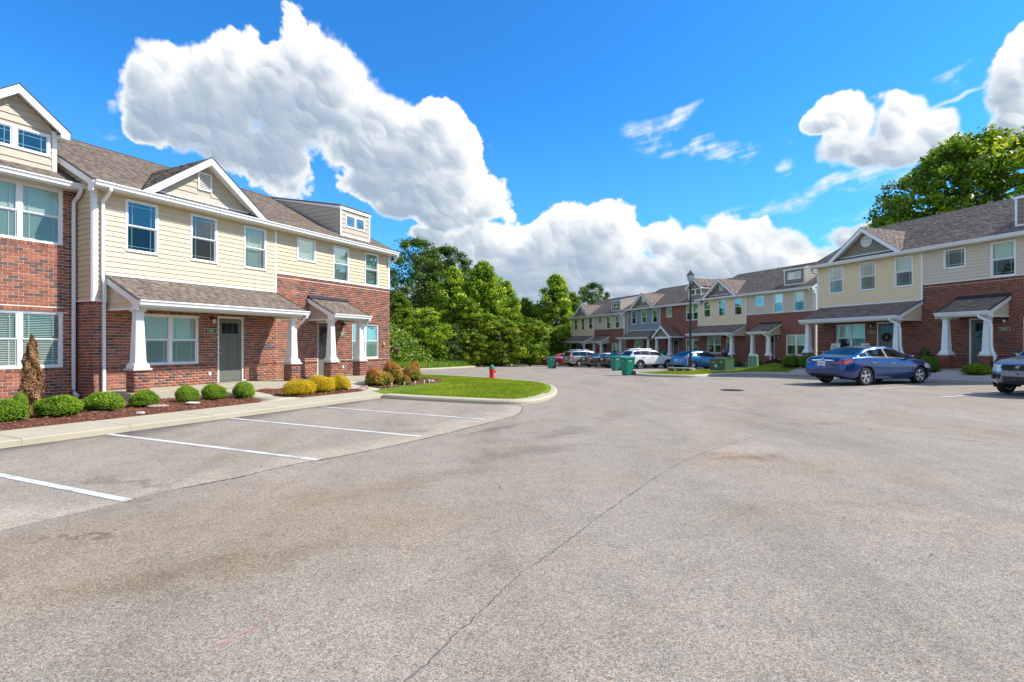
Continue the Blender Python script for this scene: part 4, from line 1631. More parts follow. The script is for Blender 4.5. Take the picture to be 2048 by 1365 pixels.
    def plaque(self, x, z, text, yw=0.0):
        def pill(w, h, n=8):
            pts = []
            r = h * 0.32
            for (cx, cz, a0) in ((w / 2 - r, h / 2 - r, 0), (-w / 2 + r, h / 2 - r, 90), (-w / 2 + r, -h / 2 + r, 180), (w / 2 - r, -h / 2 + r, 270)):
                for k in range(n + 1):
                    a = rad(a0 + 90 * k / n)
                    pts.append((x + cx + r * math.cos(a), z + cz + r * math.sin(a)))
            return pts
        b = MB().prism(pill(0.40, 0.165), 'y', yw - 0.026, yw - 0.008).build('house_number', PLAQUE_C, self.root)
        MB().prism(pill(0.375, 0.14), 'y', yw - 0.030, yw - 0.0262).build('face', PLAQUE_G, b)
        cu = bpy.data.curves.new('digits', 'FONT')
        cu.body = text
        cu.size = 0.135
        cu.extrude = 0.002
        cu.align_x = 'CENTER'
        cu.align_y = 'CENTER'
        tmp = bpy.data.objects.new('digits', cu)
        COL.objects.link(tmp)
        dg = bpy.context.evaluated_depsgraph_get()
        me = bpy.data.meshes.new_from_object(tmp.evaluated_get(dg))
        bpy.data.objects.remove(tmp)
        o = obj('digits', me, PLAQUE_C, b)
        me.materials.clear()
        me.materials.append(PLAQUE_C)
        o.location = (x, yw - 0.033, z)
        o.rotation_euler = (math.pi / 2, 0, 0)

    def outlet(self, x, z, yw=0.0):
        MB().box(x - 0.04, x + 0.04, yw - 0.05, yw - 0.006, z - 0.055, z + 0.055).build('outlet_cover', WHITE, self.root, bevel=0.008)

    def main_roof(self, x0, x1, ye, ze, yr, mat, over_l=0.0, over_r=0.0, rake_l=False, rake_r=False, back=True):
        zr = ze + SLOPE * (yr - ye)
        L = math.hypot(yr - ye, zr - ze)
        a, b = x0 - over_l, x1 + over_r
        self.roof_plane((a, ye, ze), (1, 0, 0), (0, yr - ye, zr - ze), [(0, 0), (b - a, 0), (b - a, L), (0, L)], mat)
        yb = 2 * yr - ye
        if back:
            self.roof_plane((a, yb, ze), (1, 0, 0), (0, yr - yb, zr - ze), [(0, 0), (b - a, 0), (b - a, L), (0, L)], mat)
        MB().prism([(yr - 0.13, zr - 0.045), (yr, zr + 0.022), (yr + 0.13, zr - 0.045), (yr + 0.13, zr - 0.065), (yr, zr + 0.0), (yr - 0.13, zr - 0.065)], 'x', a, b).build('ridge_cap', principled('ridge_dark', (0.06, 0.05, 0.046), 0.95), self.root)
        self.gutter(a, b, ye, ze - 0.005)
        MB().box(a + 0.004, b - 0.004, ye + 0.01, ye + 0.035, ze - 0.16, ze - 0.03).build('fascia', WHITE, self.root)
        MB().box(a + 0.004, b - 0.004, ye + 0.036, ye + 0.44, ze - 0.155, ze - 0.135).build('soffit', SOFFIT, self.root)
        for flag, x, sg in ((rake_l, a, -1), (rake_r, b, 1)):
            if not flag:
                continue
            h = 0.18
            for (y0, y1) in ((ye, yr), (yb, yr)):
                MB().prism([(y0, ze - 0.01), (yr, zr - 0.01), (yr, zr - h * 1.1), (y0 + (0.25 if y1 > y0 else -0.25), ze - h * 0.35), (y0 + (0.25 if y1 > y0 else -0.25), ze - 0.27), (y0 + (0.02 if y1 > y0 else -0.02), ze - 0.27), (y0, ze - 0.15)], 'x', x - 0.03 if sg < 0 else x, x if sg < 0 else x + 0.03).build('rake_board', WHITE, self.root)
                MB().prism([(y0 - 0.0, ze - 0.008), (y0 - 0.0, ze + 0.018), (yr, zr + 0.022), (yr, zr - 0.006)], 'x', x - 0.042 if sg < 0 else x - 0.01, x + 0.01 if sg < 0 else x + 0.042).build('drip_edge', DARK_EDGE, self.root)
        return zr

    def end_wall(self, kind, x, y0, yb, zs, zr, yr, brick_to, mat, y_start=None, limit=0):
        """gable end: brick up to brick_to, boards above, triangle under the roof"""
        F = Frame(kind, x)
        ys = y0 if y_start is None else y_start
        if brick_to > 0:
            self.brick_wall(F, ys, yb, -0.3, brick_to, [], rowlocks=[(brick_to - 0.10, 0.10, 0.012, ys, yb)], limit=limit, name='side_brick_wall')
        self.siding(F, ys, yb, max(brick_to, 0.0), zs, [], mat, 0.14, False, None, 'side_wall', 'siding_board')
        k = SLOPE
        def ed(v):
            w = max(0.02, (zr - 0.15 - v) / k)
            return (max(ys, yr - w), yr + w)
        self.siding(F, 0, 0, zs, zr - 0.2, [], mat, 0.14, False, ed, 'gable_wall', 'siding_board')


def shed_dormer(H, x0, x1, yf, z0, z1, yr, zr, mat_roof):
    """low dormer: boarded cheeks, pair of small windows, roof running back to the ridge"""
    root = H.root
    F = Frame('front', yf)
    wx0, wx1, wz0, wz1 = x0 + 0.32, x1 - 0.32, z0 + 0.36, z1 - 0.30
    op = (wx0, wx1, wz0, wz1)
    H.siding(F, x0 + 0.08, x1 - 0.08, z0 - 0.05, z1 - 0.13, [op], H.m['dormer'], 0.185, H.detail == 2, None, 'dormer_wall', 'shake_board')
    H.window(F, wx0, wx1, wz0, wz1, 2, 0.03, 'none', False, True, GLASS_UP, 0.04, 0.07)
    for (a, b) in ((x0, x0 + 0.08), (x1 - 0.08, x1)):
        H.trim(F, a, b, -0.1, 0.035, z0 - 0.12, z1 - 0.13, 'corner_board')
    H.trim(F, x0 - 0.03, x1 + 0.03, -0.02, 0.06, z1 - 0.13, z1 + 0.02, 'fascia')
    H.trim(F, x0 + 0.08, x1 - 0.08, 0.0, 0.04, z0 - 0.05, z0 + 0.02, 'sill_board')
    yback = yr - 0.05
    zb = zr - 0.02
    L = math.hypot(yback - (yf - 0.07), zb - z1)
    H.roof_plane((x0 - 0.06, yf - 0.07, z1 + 0.03), (1, 0, 0), (0, yback - yf + 0.07, zb - z1 - 0.03), [(0, 0), (x1 - x0 + 0.12, 0), (x1 - x0 + 0.12, L), (0, L)], mat_roof, 0.05, name='dormer_roof')
    kk = (zb - z1) / (yback - yf)
    for sg, x in ((-1, x0), (1, x1)):
        G = Frame('left' if sg < 0 else 'right', x)
        zt_f = z1 - 0.10
        zroof = lambda y: z0 - 0.03 + SLOPE * (y - yf)
        def y_at(v):
            return yf + (v - (z0 - 0.03)) / SLOPE
        def y_top(v):
            return yf if v <= zt_f else yf + (v - zt_f) / kk
        vv = z0 - 0.03
        wm = MB()
        ym = yf + (zt_f - (z0 - 0.03)) / (SLOPE - kk)
        pts = [(yf, z0 - 0.1), (ym, zroof(ym)), (yf, zt_f)]
        vs = [G.p(u, 0.0, v) for u, v in pts] + [G.p(u, -0.05, v) for u, v in pts]
        wm.add(vs, [(0, 1, 2), (5, 4, 3), (0, 3, 4, 1), (1, 4, 5, 2), (2, 5, 3, 0)])
        ck = wm.build('dormer_cheek', H.m['cheek'], root)
        while vv < zroof(ym) - 0.02:
            vt = vv + 0.185
            a0, b0 = y_top(vv), min(y_at(vv) + 0.0, ym)
            a1, b1 = min(y_top(vt), ym), min(y_at(vt), ym)
            if b0 < a0:
                b0 = a0
            if b1 < a1:
                b1 = a1
            MB().add([G.p(a0, 0.02, vv), G.p(max(b0, a0 + 0.01), 0.02, vv), G.p(b1, 0.004, vt), G.p(a1, 0.004, vt), G.p(a0, -0.005, vv), G.p(b0, -0.005, vv)], [(0, 1, 2, 3), (4, 5, 1, 0)]).build('shake_board', H.m['cheek'], ck)
            vv += 0.185
        h = 0.13
        MB().prism([(yf - 0.06, z1 + 0.02), (yback, zb - 0.02), (yback, zb - 0.10), (yf - 0.06, z1 - h)], 'x', x - 0.045 if sg < 0 else x + 0.02, x - 0.02 if sg < 0 else x + 0.045).build('rake_board', WHITE, root)
        MB().prism([(yf - 0.06, z0 - 0.07), (ym, zroof(ym) - 0.0), (ym, zroof(ym) + 0.07), (yf - 0.06, z0 + 0.0)], 'x', x - 0.035 if sg < 0 else x + 0.022, x - 0.022 if sg < 0 else x + 0.035).build('step_flashing', principled('flash_grey', (0.35, 0.35, 0.36), 0.5, metal=0.4), root)


def gable_dormer(H, xc, hw, yf, z0, ze, zp, ymain, mat_roof):
    root = H.root
    F = Frame('front', yf)
    wx0, wx1, wz0, wz1 = xc - hw + 0.14, xc + hw - 0.14, z0 + 0.36, z0 + 0.95
    k = (zp - ze) / (hw + 0.12)
    H.siding(F, xc - hw + 0.09, xc + hw - 0.09, z0 - 0.05, ze - 0.1, [(wx0, wx1, wz0, wz1)], H.m['dormer'], 0.185, H.detail == 2, None, 'dormer_wall', 'shake_board')
    def ed(v):
        w = max(0.0, (zp - 0.16 - v) / k)
        w = min(w, hw - 0.02)
        return (xc - w, xc + w)
    H.siding(F, 0, 0, ze - 0.1, zp - 0.16, [], H.m['dormer'], 0.185, H.detail == 2, ed, 'dormer_gable', 'shake_board')
    H.window(F, wx0, wx1, wz0, wz1, 2, 0.03, 'none', False, True, GLASS_UP, 0.045, 0.10)
    for sg in (-1, 1):
        a = xc + sg * hw
        H.trim(F, min(a, a - sg * 0.1), max(a, a - sg * 0.1), -0.1, 0.035, z0 - 0.12, ze - 0.06, 'corner_board')
        G = Frame('left' if sg < 0 else 'right', a)
        yb = ymain(ze)
        m = MB()
        pts = [(yf, z0 - 0.1), (yb, ze - 0.05), (yf, ze - 0.05)]
        vs = [G.p(u, 0.0, v) for u, v in pts] + [G.p(u, -0.05, v) for u, v in pts]
        m.add(vs, [(0, 1, 2), (5, 4, 3), (0, 3, 4, 1), (1, 4, 5, 2), (2, 5, 3, 0)])
        m.build('dormer_cheek', H.m['cheek'], root)
        xe = xc + sg * (hw + 0.16)
        zee = zp - k * (hw + 0.16)
        Ls = math.hypot(hw + 0.16, zp - zee)
        yr0 = yf - 0.26
        H.roof_plane((xe, yr0, zee), (0, 1, 0), (-sg * (hw + 0.16), 0, zp - zee), [(0, 0), (ymain(zee) - yr0, 0), (ymain(zp) - yr0, Ls), (0, Ls)], mat_roof, 0.07, name='dormer_roof')
        h = 0.19
        MB().prism([(xe + sg * 0.03, zee - 0.02), (xe + sg * 0.03, zee - 0.22), (xe - sg * 0.16, zee - 0.22), (xe - sg * 0.17, zee - 0.10), (xc, zp - h * 1.22), (xc, zp - 0.01)], 'y', yr0 - 0.03, yr0).build('rake_board', WHITE, root)
        MB().prism([(xe + sg * 0.05, zee - 0.045), (xe + sg * 0.05, zee - 0.02), (xc, zp + 0.022), (xc, zp - 0.008)], 'y', yr0 - 0.045, yr0 + 0.01).build('drip_edge', DARK_EDGE, root)
        MB().prism([(xe, zee - 0.09), (xe, zee - 0.11), (xc, zp - 0.14), (xc, zp - 0.12)], 'y', yr0, yf).build('rake_soffit', WHITE, root)
        MB().box(min(xe, xe - sg * 0.16), max(xe, xe - sg * 0.16), yr0, ymain(zee), zee - 0.2, zee - 0.12).build('eave_board', WHITE, root)


# window layout shared by the whole estate (metres from the left end of a pair)
HEAD, SILL = 5.64, 4.17
EAVE_Y, EAVE_Z, RIDGE_Y = -0.40, 5.85, 4.70


def ymain(z):
    return EAVE_Y + (z - EAVE_Z) / SLOPE


def unit_gabled(loc, yaw, label, group, mats, detail, number, vent='rect', left_end=True, blinds=('none', 'none', 'closed', 'closed'), hip=False, upper_glass=None, return_depth=0.85, spouts=True):
    H = House(loc, yaw, label, group, mats, detail)
    F = Frame('front', 0.0)
    X0, X1 = 0.0, 5.72
    w = [(0.77, 1.64), (2.585, 3.455), (4.41, 5.28)]
    bw = (1.18, 2.87, 0.955, 2.45)
    dr = (3.49, 4.42, 0.33, 2.48)
    lim = 300 if detail == 2 else 0
    H.brick_wall(F, X0, X1, -0.35, 2.71, [bw, dr], rowlocks=[(0.855, 0.10, 0.022, X0, 3.49), (0.855, 0.10, 0.022, 4.42, X1), (2.45, 0.10, 0.01, bw[0] - 0.02, bw[1] + 0.02), (2.61, 0.10, 0.01, X0, X1)] if detail else [], limit=lim)
    H.siding(F, X0 + 0.09, X1 - 0.08, 2.71, EAVE_Z - 0.13, [(a, b, SILL, HEAD) for a, b in w], mats['siding'], 0.14, detail == 2)
    H.trim(F, X0 - 0.0, X0 + 0.09, -0.1, 0.028, 2.71, EAVE_Z - 0.13, 'corner_board')
    H.trim(F, X1 - 0.08, X1 - 0.001, -0.1, 0.026, 3.40, EAVE_Z - 0.13, 'corner_board')
    H.trim(F, X0 - 0.03, 0.29, 0.0, 0.05, 2.71, 2.75, 'ledge')
    for i, (a, b) in enumerate(w):
        H.window(F, a, b, SILL, HEAD, 1, 0.035, blinds[i], True, True, upper_glass or GLASS_UP if blinds[i] != 'closed' else GLASS)
    H.window(F, *bw, 2, -0.03, blinds[3], True, True, GLASS)
    H.door(F, *dr, mats['door'])
    MB().box(dr[0], dr[1], -0.10, 0.02, 0.21, 0.30).build('door_step', mats['brick'] if detail else BRICK_FAR, H.root)
    zr = H.main_roof(X0, X1, EAVE_Y, EAVE_Z, RIDGE_Y, mats['roof'], 0.15 if left_end else 0.0, 0.0, rake_l=left_end)
    H.gable(3.0, 1.93, 5.94, 7.42, -0.42, -0.06, ymain, mats['roof'], {'kind': 'rect', 'box': (2.78, 3.22, 6.42, 6.98)} if vent == 'rect' else {'kind': 'round', 'box': (0, 0, 0, 0), 'c': (3.0, 6.72, 0.30)}, 6.08)
    H.porch(0.29, 5.70, 1.62, 3.43, 2.70, (0.47, 5.38), mats['siding'], mats['porch_roof'], (0.15, 5.75), hip=hip)
    H.wall_lamp(3.27, 2.33)
    if number:
        H.plaque(3.235, 1.99, number)
    H.outlet(3.2, 0.62)
    if left_end:
        H.brick_wall(Frame('left', 0.0), 0.003, 9.35 if detail < 2 else return_depth, -0.35, 2.71, [], rowlocks=[(2.61, 0.10, 0.012, 0.0, 9.4)], limit=60 if detail == 2 else 0, name='side_brick_wall')
        H.siding(Frame('left', 0.0), 0.09, 9.35, 2.71, EAVE_Z - 0.13, [], mats['siding'], 0.14, detail == 2, None, 'side_wall')
        H.trim(Frame('left', 0.0), 0.0, 0.09, -0.05, 0.024, 2.715, EAVE_Z - 0.13, 'corner_board')
        H.trim(Frame('left', 0.0), -0.02, 0.9, 0.0, 0.05, 2.71, 2.745, 'ledge')
        def ed(v):
            q = max(0.02, (zr - 0.15 - v) / SLOPE)
            return (RIDGE_Y - q, RIDGE_Y + q)
        H.siding(Frame('left', 0.0), 0, 0, EAVE_Z - 0.13, zr - 0.2, [], mats['siding'], 0.14, False, ed, 'gable_wall')
    MB().box(X0 + 0.02, X1 - 0.02, 9.30, 9.40, -0.3, EAVE_Z - 0.1).build('rear_wall', mats['siding'], H.root)
    MB().box(X1 - 0.06, X1 - 0.02, 0.2, 9.3, -0.3, EAVE_Z - 0.1).build('party_wall', ROOM, H.root)
    if spouts and detail == 2:
        H.downspout([(0.20, -0.46, 5.74), (0.20, -0.46, 5.66), (0.20, -0.28, 5.52), (0.20, -0.08, 5.42), (0.20, -0.065, 5.25), (0.20, -0.065, 3.42), (0.22, -0.11, 3.15), (0.22, -0.11, 2.72), (0.22, -0.075, 2.62), (0.22, -0.075, 0.2)])
        H.downspout([(5.62, -1.66, 2.62), (5.62, -1.66, 2.52), (5.60, -1.50, 2.38), (5.56, -1.36, 2.25)])
    elif detail == 1:
        H.downspout([(-0.05, -0.46, 5.74), (-0.05, -0.46, 5.62), (-0.06, -0.25, 5.45), (-0.06, 0.05, 5.36)])
        H.downspout([(5.36, -1.70, 2.60), (5.36, -1.70, 2.50), (5.50, -1.55, 2.36), (5.62, -1.44, 2.26), (5.66, -1.42, 2.1), (5.70, -1.43, 1.25), (5.80, -1.48, 0.98), (5.84, -1.48, 0.85), (5.84, -1.48, 0.3)])
    elif not hip:
        H.downspout([(5.36, -1.70, 2.60), (5.36, -1.70, 2.50), (5.50, -1.55, 2.36), (5.60, -1.42, 2.20), (5.62, -1.42, 0.4)])
    return H


def unit_dormered(loc, yaw, label, group, mats, detail, number, right_end=True, blinds=('closed', 'closed', 'closed', 'closed'), x_over=0.12):
    H = House(loc, yaw, label, group, mats, detail)
    F = Frame('front', 0.0)
    X0, X1 = 5.72, 11.92
    sm = (6.62, 7.51, 4.76, 5.64)
    w = [(8.43, 9.30), (10.26, 11.13)]
    bw = (9.53, 11.20, 0.93, 2.48)
    dr = (7.62, 8.50, 0.33, 2.48)
    lim = 300 if detail == 2 else 0
    H.brick_wall(F, X0, X1, -0.35, 4.14, [bw, dr], rowlocks=[(0.83, 0.10, 0.022, X0, 7.62), (0.83, 0.10, 0.022, 8.50, X1), (2.48, 0.10, 0.01, bw[0] - 0.02, bw[1] + 0.02), (4.04, 0.10, 0.012, X0, X1)] if detail else [], limit=lim)
    ops = [sm] + [(a, b, SILL, HEAD) for a, b in w]
    H.siding(F, X0 + 0.001, X1 - 0.09, 4.14, EAVE_Z - 0.13, ops, mats['siding'], 0.14, detail == 2)
    H.trim(F, X1 - 0.09, X1, -0.1, 0.028, 4.14, EAVE_Z - 0.13, 'corner_board')
    H.trim(F, X0, X1, 0.0, 0.035, 4.14, 4.168, 'ledge')
    H.window(F, *sm, 1, 0.035, blinds[0], False, True, GLASS)
    for i, (a, b) in enumerate(w):
        H.window(F, a, b, SILL, HEAD, 1, 0.035, blinds[1 + i], True, True, GLASS)
    H.window(F, *bw, 2, -0.03, blinds[3], True, True, GLASS)
    H.door(F, *dr, mats['door'])
    zr = H.main_roof(X0, X1, EAVE_Y, EAVE_Z, RIDGE_Y, mats['roof'], 0.0, x_over, rake_r=right_end)
    shed_dormer(H, 9.11, 10.91, 0.30, 6.24, 7.44, RIDGE_Y, zr, mats['roof'])
    H.porch(7.15, 9.10, 1.37, 3.38, 2.71, (7.35, 8.88), mats['porch_side'], mats['porch_roof'], (7.0, 9.3), ycol=1.02, flash=True)
    H.wall_lamp(8.96, 2.33)
    if number:
        H.plaque(8.90, 1.99, number)
    H.outlet(8.95, 0.62)
    if right_end:
        H.end_wall('right', X1, 0.003, 9.35, EAVE_Z - 0.13, zr, RIDGE_Y, 4.14 if detail else 0.0, mats['siding'])
        H.trim(Frame('right', X1), 0.0, 0.09, -0.05, 0.024, 4.14, EAVE_Z - 0.13, 'corner_board')
    MB().box(X0 + 0.02, X1 - 0.02, 9.30, 9.40, -0.3, EAVE_Z - 0.1).build('rear_wall', mats['siding'], H.root)
    MB().box(X0 + 0.02, X0 + 0.06, 0.2, 9.3, -0.3, EAVE_Z - 0.1).build('party_wall', ROOM, H.root)
    if detail == 2:
        H.downspout([(11.95, -0.46, 5.74), (11.95, -0.46, 5.66), (12.0, -0.30, 5.50), (12.0, 0.0, 5.38), (12.0, 0.12, 5.25), (12.0, 0.12, 0.1)])
        H.downspout([(9.02, -1.41, 2.62), (9.02, -1.41, 2.52), (9.0, -1.30, 2.40), (8.97, -1.15, 2.28)])
    else:
        H.downspout([(11.86, -0.46, 5.74), (11.86, -0.46, 5.62), (11.95, -0.25, 5.45), (11.98, 0.06, 5.33), (11.98, 0.06, 0.2)])
        H.downspout([(8.78, -1.45, 2.60), (8.78, -1.45, 2.50), (8.95, -1.32, 2.36), (9.07, -1.20, 2.26), (9.10, -1.18, 2.1), (9.12, -1.20, 1.25), (9.22, -1.26, 0.98), (9.26, -1.26, 0.85), (9.26, -1.26, 0.3)])
    return H


def unit_brick(loc, yaw, label, group, mats, detail, x0, x1, yw, wc, blinds, porch=None):
    """brick up to the eaves, gabled dormer"""
    H = House(loc, yaw, label, group, mats, detail)
    F = Frame('front', yw)
    lw = (wc - 0.89, wc + 0.89, 0.95, 2.43)
    uw = (wc - 0.89, wc + 0.89, 4.21, 5.69)
    ops = [lw, uw]
    dr = None
    if porch:
        sm = (6.62, 7.51, 4.66, 5.64)
        dr = (7.62, 8.50, 0.33, 2.48)
        ops += [sm, dr]
    else:
        dr = (wc - 3.2, wc - 2.3, 0.33, 2.48)
        ops += [dr]
    H.brick_wall(F, x0, x1, -0.35, EAVE_Z - 0.13, ops, rowlocks=[(lw[2] - 0.10, 0.10, 0.022, lw[0] - 0.05, x1), (lw[3], 0.105, 0.01, lw[0] - 0.02, lw[1] + 0.02), (uw[2] - 0.10, 0.10, 0.022, uw[0] - 0.05, uw[1] + 0.05)] if detail else [], limit=300 if detail == 2 else 0)
    H.window(F, *lw, 2, -0.03, blinds[0], True, True, GLASS)
    H.window(F, *uw, 2, -0.03, blinds[1], True, True, GLASS)
    if porch:
        H.window(F, *sm, 1, -0.03, 'closed', False, False, GLASS)
    H.door(F, *dr, mats['door'])
    ye = yw + EAVE_Y
    zr = H.main_roof(x0, x1, ye, EAVE_Z, yw + RIDGE_Y, mats['roof'], 0.0, 0.0)
    gable_dormer(H, wc, 0.88, yw + 0.34, 6.22, 7.36, 8.18, lambda z: ye + (z - EAVE_Z) / SLOPE, mats['roof'])
    MB().box(x0 + 0.02, x1 - 0.02, yw + 9.3, yw + 9.4, -0.3, EAVE_Z - 0.1).build('rear_wall', mats['siding'], H.root)
    for x in (x0 + 0.02, x1 - 0.07):
        MB().box(x, x + 0.04, yw + 0.2, yw + 9.3, -0.3, EAVE_Z - 0.1).build('party_wall', ROOM, H.root)
    if porch:
        # small gabled porch in front of the door
        pc, hw, dp = 7.75, 1.35, 1.55
        zb, zp = 2.72, 3.78
        L = math.hypot(hw, zp - zb)
        for sg in (1, -1):
            H.roof_plane((pc + sg * hw, yw - dp, zb), (0, 1, 0), (-sg * hw, 0, zp - zb), [(0, 0), (dp, 0), (dp, L), (0, L)], mats['porch_roof'], name='porch_roof')
            xe = pc + sg * hw
            MB().prism([(xe + sg * 0.05, zb - 0.04), (xe + sg * 0.05, zb - 0.2), (xe - sg * 0.12, zb - 0.16), (pc, zp - 0.23), (pc, zp - 0.01)], 'y', yw - dp - 0.03, yw - dp).build('rake_board', WHITE, H.root)
            MB().prism([(yw - dp, zb), (yw - dp, zb - 0.12), (yw, zb - 0.12), (yw, zb)], 'x', min(xe, xe + sg * 0.1), max(xe, xe + sg * 0.1)).build('porch_gutter', WHITE_METAL, H.root)
            H.column(pc + sg * 0.98, yw - 1.25, 0.3, 2.52)
        MB().prism([(pc - hw + 0.2, zb - 0.02), (pc + hw - 0.2, zb - 0.02), (pc, zp - 0.2)], 'y', yw - dp + 0.14, yw - dp + 0.2).build('porch_gable_wall', mats['dormer'], H.root)
        MB().box(pc - hw + 0.1, pc + hw - 0.1, yw - dp + 0.1, yw - dp + 0.3, 2.52, 2.71).build('beam', WHITE, H.root)
        MB().box(pc - hw - 0.05, pc + hw + 0.05, yw - 1.6, yw, -0.4, 0.30).build('porch_slab', mats['conc'], H.root)
        H.downspout([(pc + hw - 0.02, yw - 1.5, 2.6), (pc + 1.2, yw - 1.45, 2.4), (pc + 1.13, yw - 1.42, 2.2), (pc + 1.13, yw - 1.42, 0.4)])
        H.downspout([(x1 - 0.12, yw - 0.46, 5.72), (x1 - 0.12, yw - 0.07, 5.4), (x1 - 0.12, yw - 0.07, 0.2)])
    else:
        H.porch(wc - 4.0, wc - 1.9, 1.37, 3.38, 2.71, (wc - 3.8, wc - 2.1), mats['porch_side'], mats['porch_roof'], None, ycol=1.02, flash=True, yw=yw)
        xd = x1 - 0.09
        H.downspout([(xd, yw - 0.46, 5.74), (xd, yw - 0.46, 5.66), (xd, yw - 0.30, 5.52), (xd, yw - 0.09, 5.42), (xd, yw - 0.08, 5.25), (xd, yw - 0.08, 0.34), (xd, yw - 0.12, 0.25), (xd, yw - 0.30, 0.16)])
    return H


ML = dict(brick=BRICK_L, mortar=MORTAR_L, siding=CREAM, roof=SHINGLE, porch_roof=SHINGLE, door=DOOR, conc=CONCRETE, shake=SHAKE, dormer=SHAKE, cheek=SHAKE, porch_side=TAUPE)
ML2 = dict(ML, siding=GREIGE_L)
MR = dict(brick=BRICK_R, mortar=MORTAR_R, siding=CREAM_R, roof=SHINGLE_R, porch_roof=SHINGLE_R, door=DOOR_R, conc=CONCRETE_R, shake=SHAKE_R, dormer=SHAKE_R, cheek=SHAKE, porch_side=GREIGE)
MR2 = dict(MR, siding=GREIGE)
MRB = dict(MR, siding=BLUEGREY)
GL = 'attached townhouses on the left'
GR = 'attached townhouses on the right'
lx, ly = sn(7.38, -16.3)
LYAW = math.atan2(SL[1], SL[0])
unit_brick((lx, ly, 0.0), LYAW, 'all-brick townhouse with gabled dormer cut off by the left edge of the photo', GL, ML, 2, -5.9, -0.02, 0.83, -1.2, ('open', 'closed'))
unit_gabled((lx, ly, 0.0), LYAW, 'cream-sided townhouse numbered 1081 with wide porch and front gable', GL, ML, 2, '1081', 'rect', True, ('none', 'none', 'closed', 'closed'))
unit_dormered((lx, ly, 0.0), LYAW, 'end townhouse of the left row with shed dormer and small porch', GL, ML2, 2, '1082', True, ('closed', 'closed', 'closed', 'closed'))
R1 = (17.55, 30.16, 0.21)
RY1 = rad(-71.5)
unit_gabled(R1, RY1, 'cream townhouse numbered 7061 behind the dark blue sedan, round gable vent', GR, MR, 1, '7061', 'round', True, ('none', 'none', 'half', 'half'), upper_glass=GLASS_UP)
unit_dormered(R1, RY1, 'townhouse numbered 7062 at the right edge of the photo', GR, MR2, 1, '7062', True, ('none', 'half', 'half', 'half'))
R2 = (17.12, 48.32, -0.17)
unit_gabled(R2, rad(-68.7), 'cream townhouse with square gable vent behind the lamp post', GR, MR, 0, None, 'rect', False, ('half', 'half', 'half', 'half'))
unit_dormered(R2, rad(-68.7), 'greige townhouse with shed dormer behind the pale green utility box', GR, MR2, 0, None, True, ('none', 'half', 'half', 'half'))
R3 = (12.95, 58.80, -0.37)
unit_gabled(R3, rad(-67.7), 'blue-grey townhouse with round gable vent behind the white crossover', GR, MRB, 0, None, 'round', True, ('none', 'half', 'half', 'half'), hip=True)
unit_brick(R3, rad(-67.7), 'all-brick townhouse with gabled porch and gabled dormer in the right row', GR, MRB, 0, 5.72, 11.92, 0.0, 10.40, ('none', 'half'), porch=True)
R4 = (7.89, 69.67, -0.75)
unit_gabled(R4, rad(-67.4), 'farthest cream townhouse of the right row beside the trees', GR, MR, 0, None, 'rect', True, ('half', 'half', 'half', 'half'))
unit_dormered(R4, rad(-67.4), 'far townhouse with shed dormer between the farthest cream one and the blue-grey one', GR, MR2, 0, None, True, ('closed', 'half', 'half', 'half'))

# ------------------------------------------------------------------ planting beds on the left
bed1 = [sn(-14, -11.69), sn(8.9, -11.69), sn(9.5, -12.4), sn(9.5, -14.77), sn(7.53, -14.77), sn(7.53, -16.3), sn(7.40, -16.3), sn(7.40, -17.1), sn(-14, -17.1)]
bed2 = [sn(10.2, -11.69), sn(12.5, -11.69), sn(12.9, -12.2), sn(12.9, -14.77), sn(10.2, -14.77)]
bed3 = [sn(13.5, -11.69), sn(16.2, -11.55), sn(17.5, -12.1), sn(19.2, -13.3), sn(20.4, -15.0), sn(20.7, -17.0), sn(20.4, -19.0), sn(19.35, -19.0), sn(19.35, -16.3), sn(16.75, -16.3), sn(16.75, -14.98), sn(14.4, -14.98), sn(14.4, -13.5)]


def bump2(x, y):
    return 0.018 * math.sin(x * 3.1 + 1.3 * math.sin(y * 2.3)) * math.sin(y * 2.7 + 0.7) + 0.012 * math.sin(x * 8.3 + y * 5.1)


def inside(p, poly):
    x, y = p
    c = False
    n = len(poly)
    for i in range(n):
        x1, y1 = poly[i]
        x2, y2 = poly[(i + 1) % n]
        if (y1 > y) != (y2 > y) and x < (x2 - x1) * (y - y1) / (y2 - y1) + x1:
            c = not c
    return c


def sample_poly(poly, n, seed=1):
    r = np.random.default_rng(seed)
    P = np.array(poly)
    lo, hi = P.min(0), P.max(0)
    out = np.zeros((0, 2))
    tries = 0
    while len(out) < n and tries < 40:
        tries += 1
        q = lo + (hi - lo) * r.random((n * 2, 2))
        x, y = q[:, 0], q[:, 1]
        c = np.zeros(len(q), bool)
        for i in range(len(P)):
            x1, y1 = P[i]
            x2, y2 = P[(i + 1) % len(P)]
            if y1 == y2:
                continue
            cond = ((y1 > y) != (y2 > y)) & (x < (x2 - x1) * (y - y1) / (y2 - y1) + x1)
            c ^= cond
        out = np.vstack([out, q[c]])
    return out[:n]


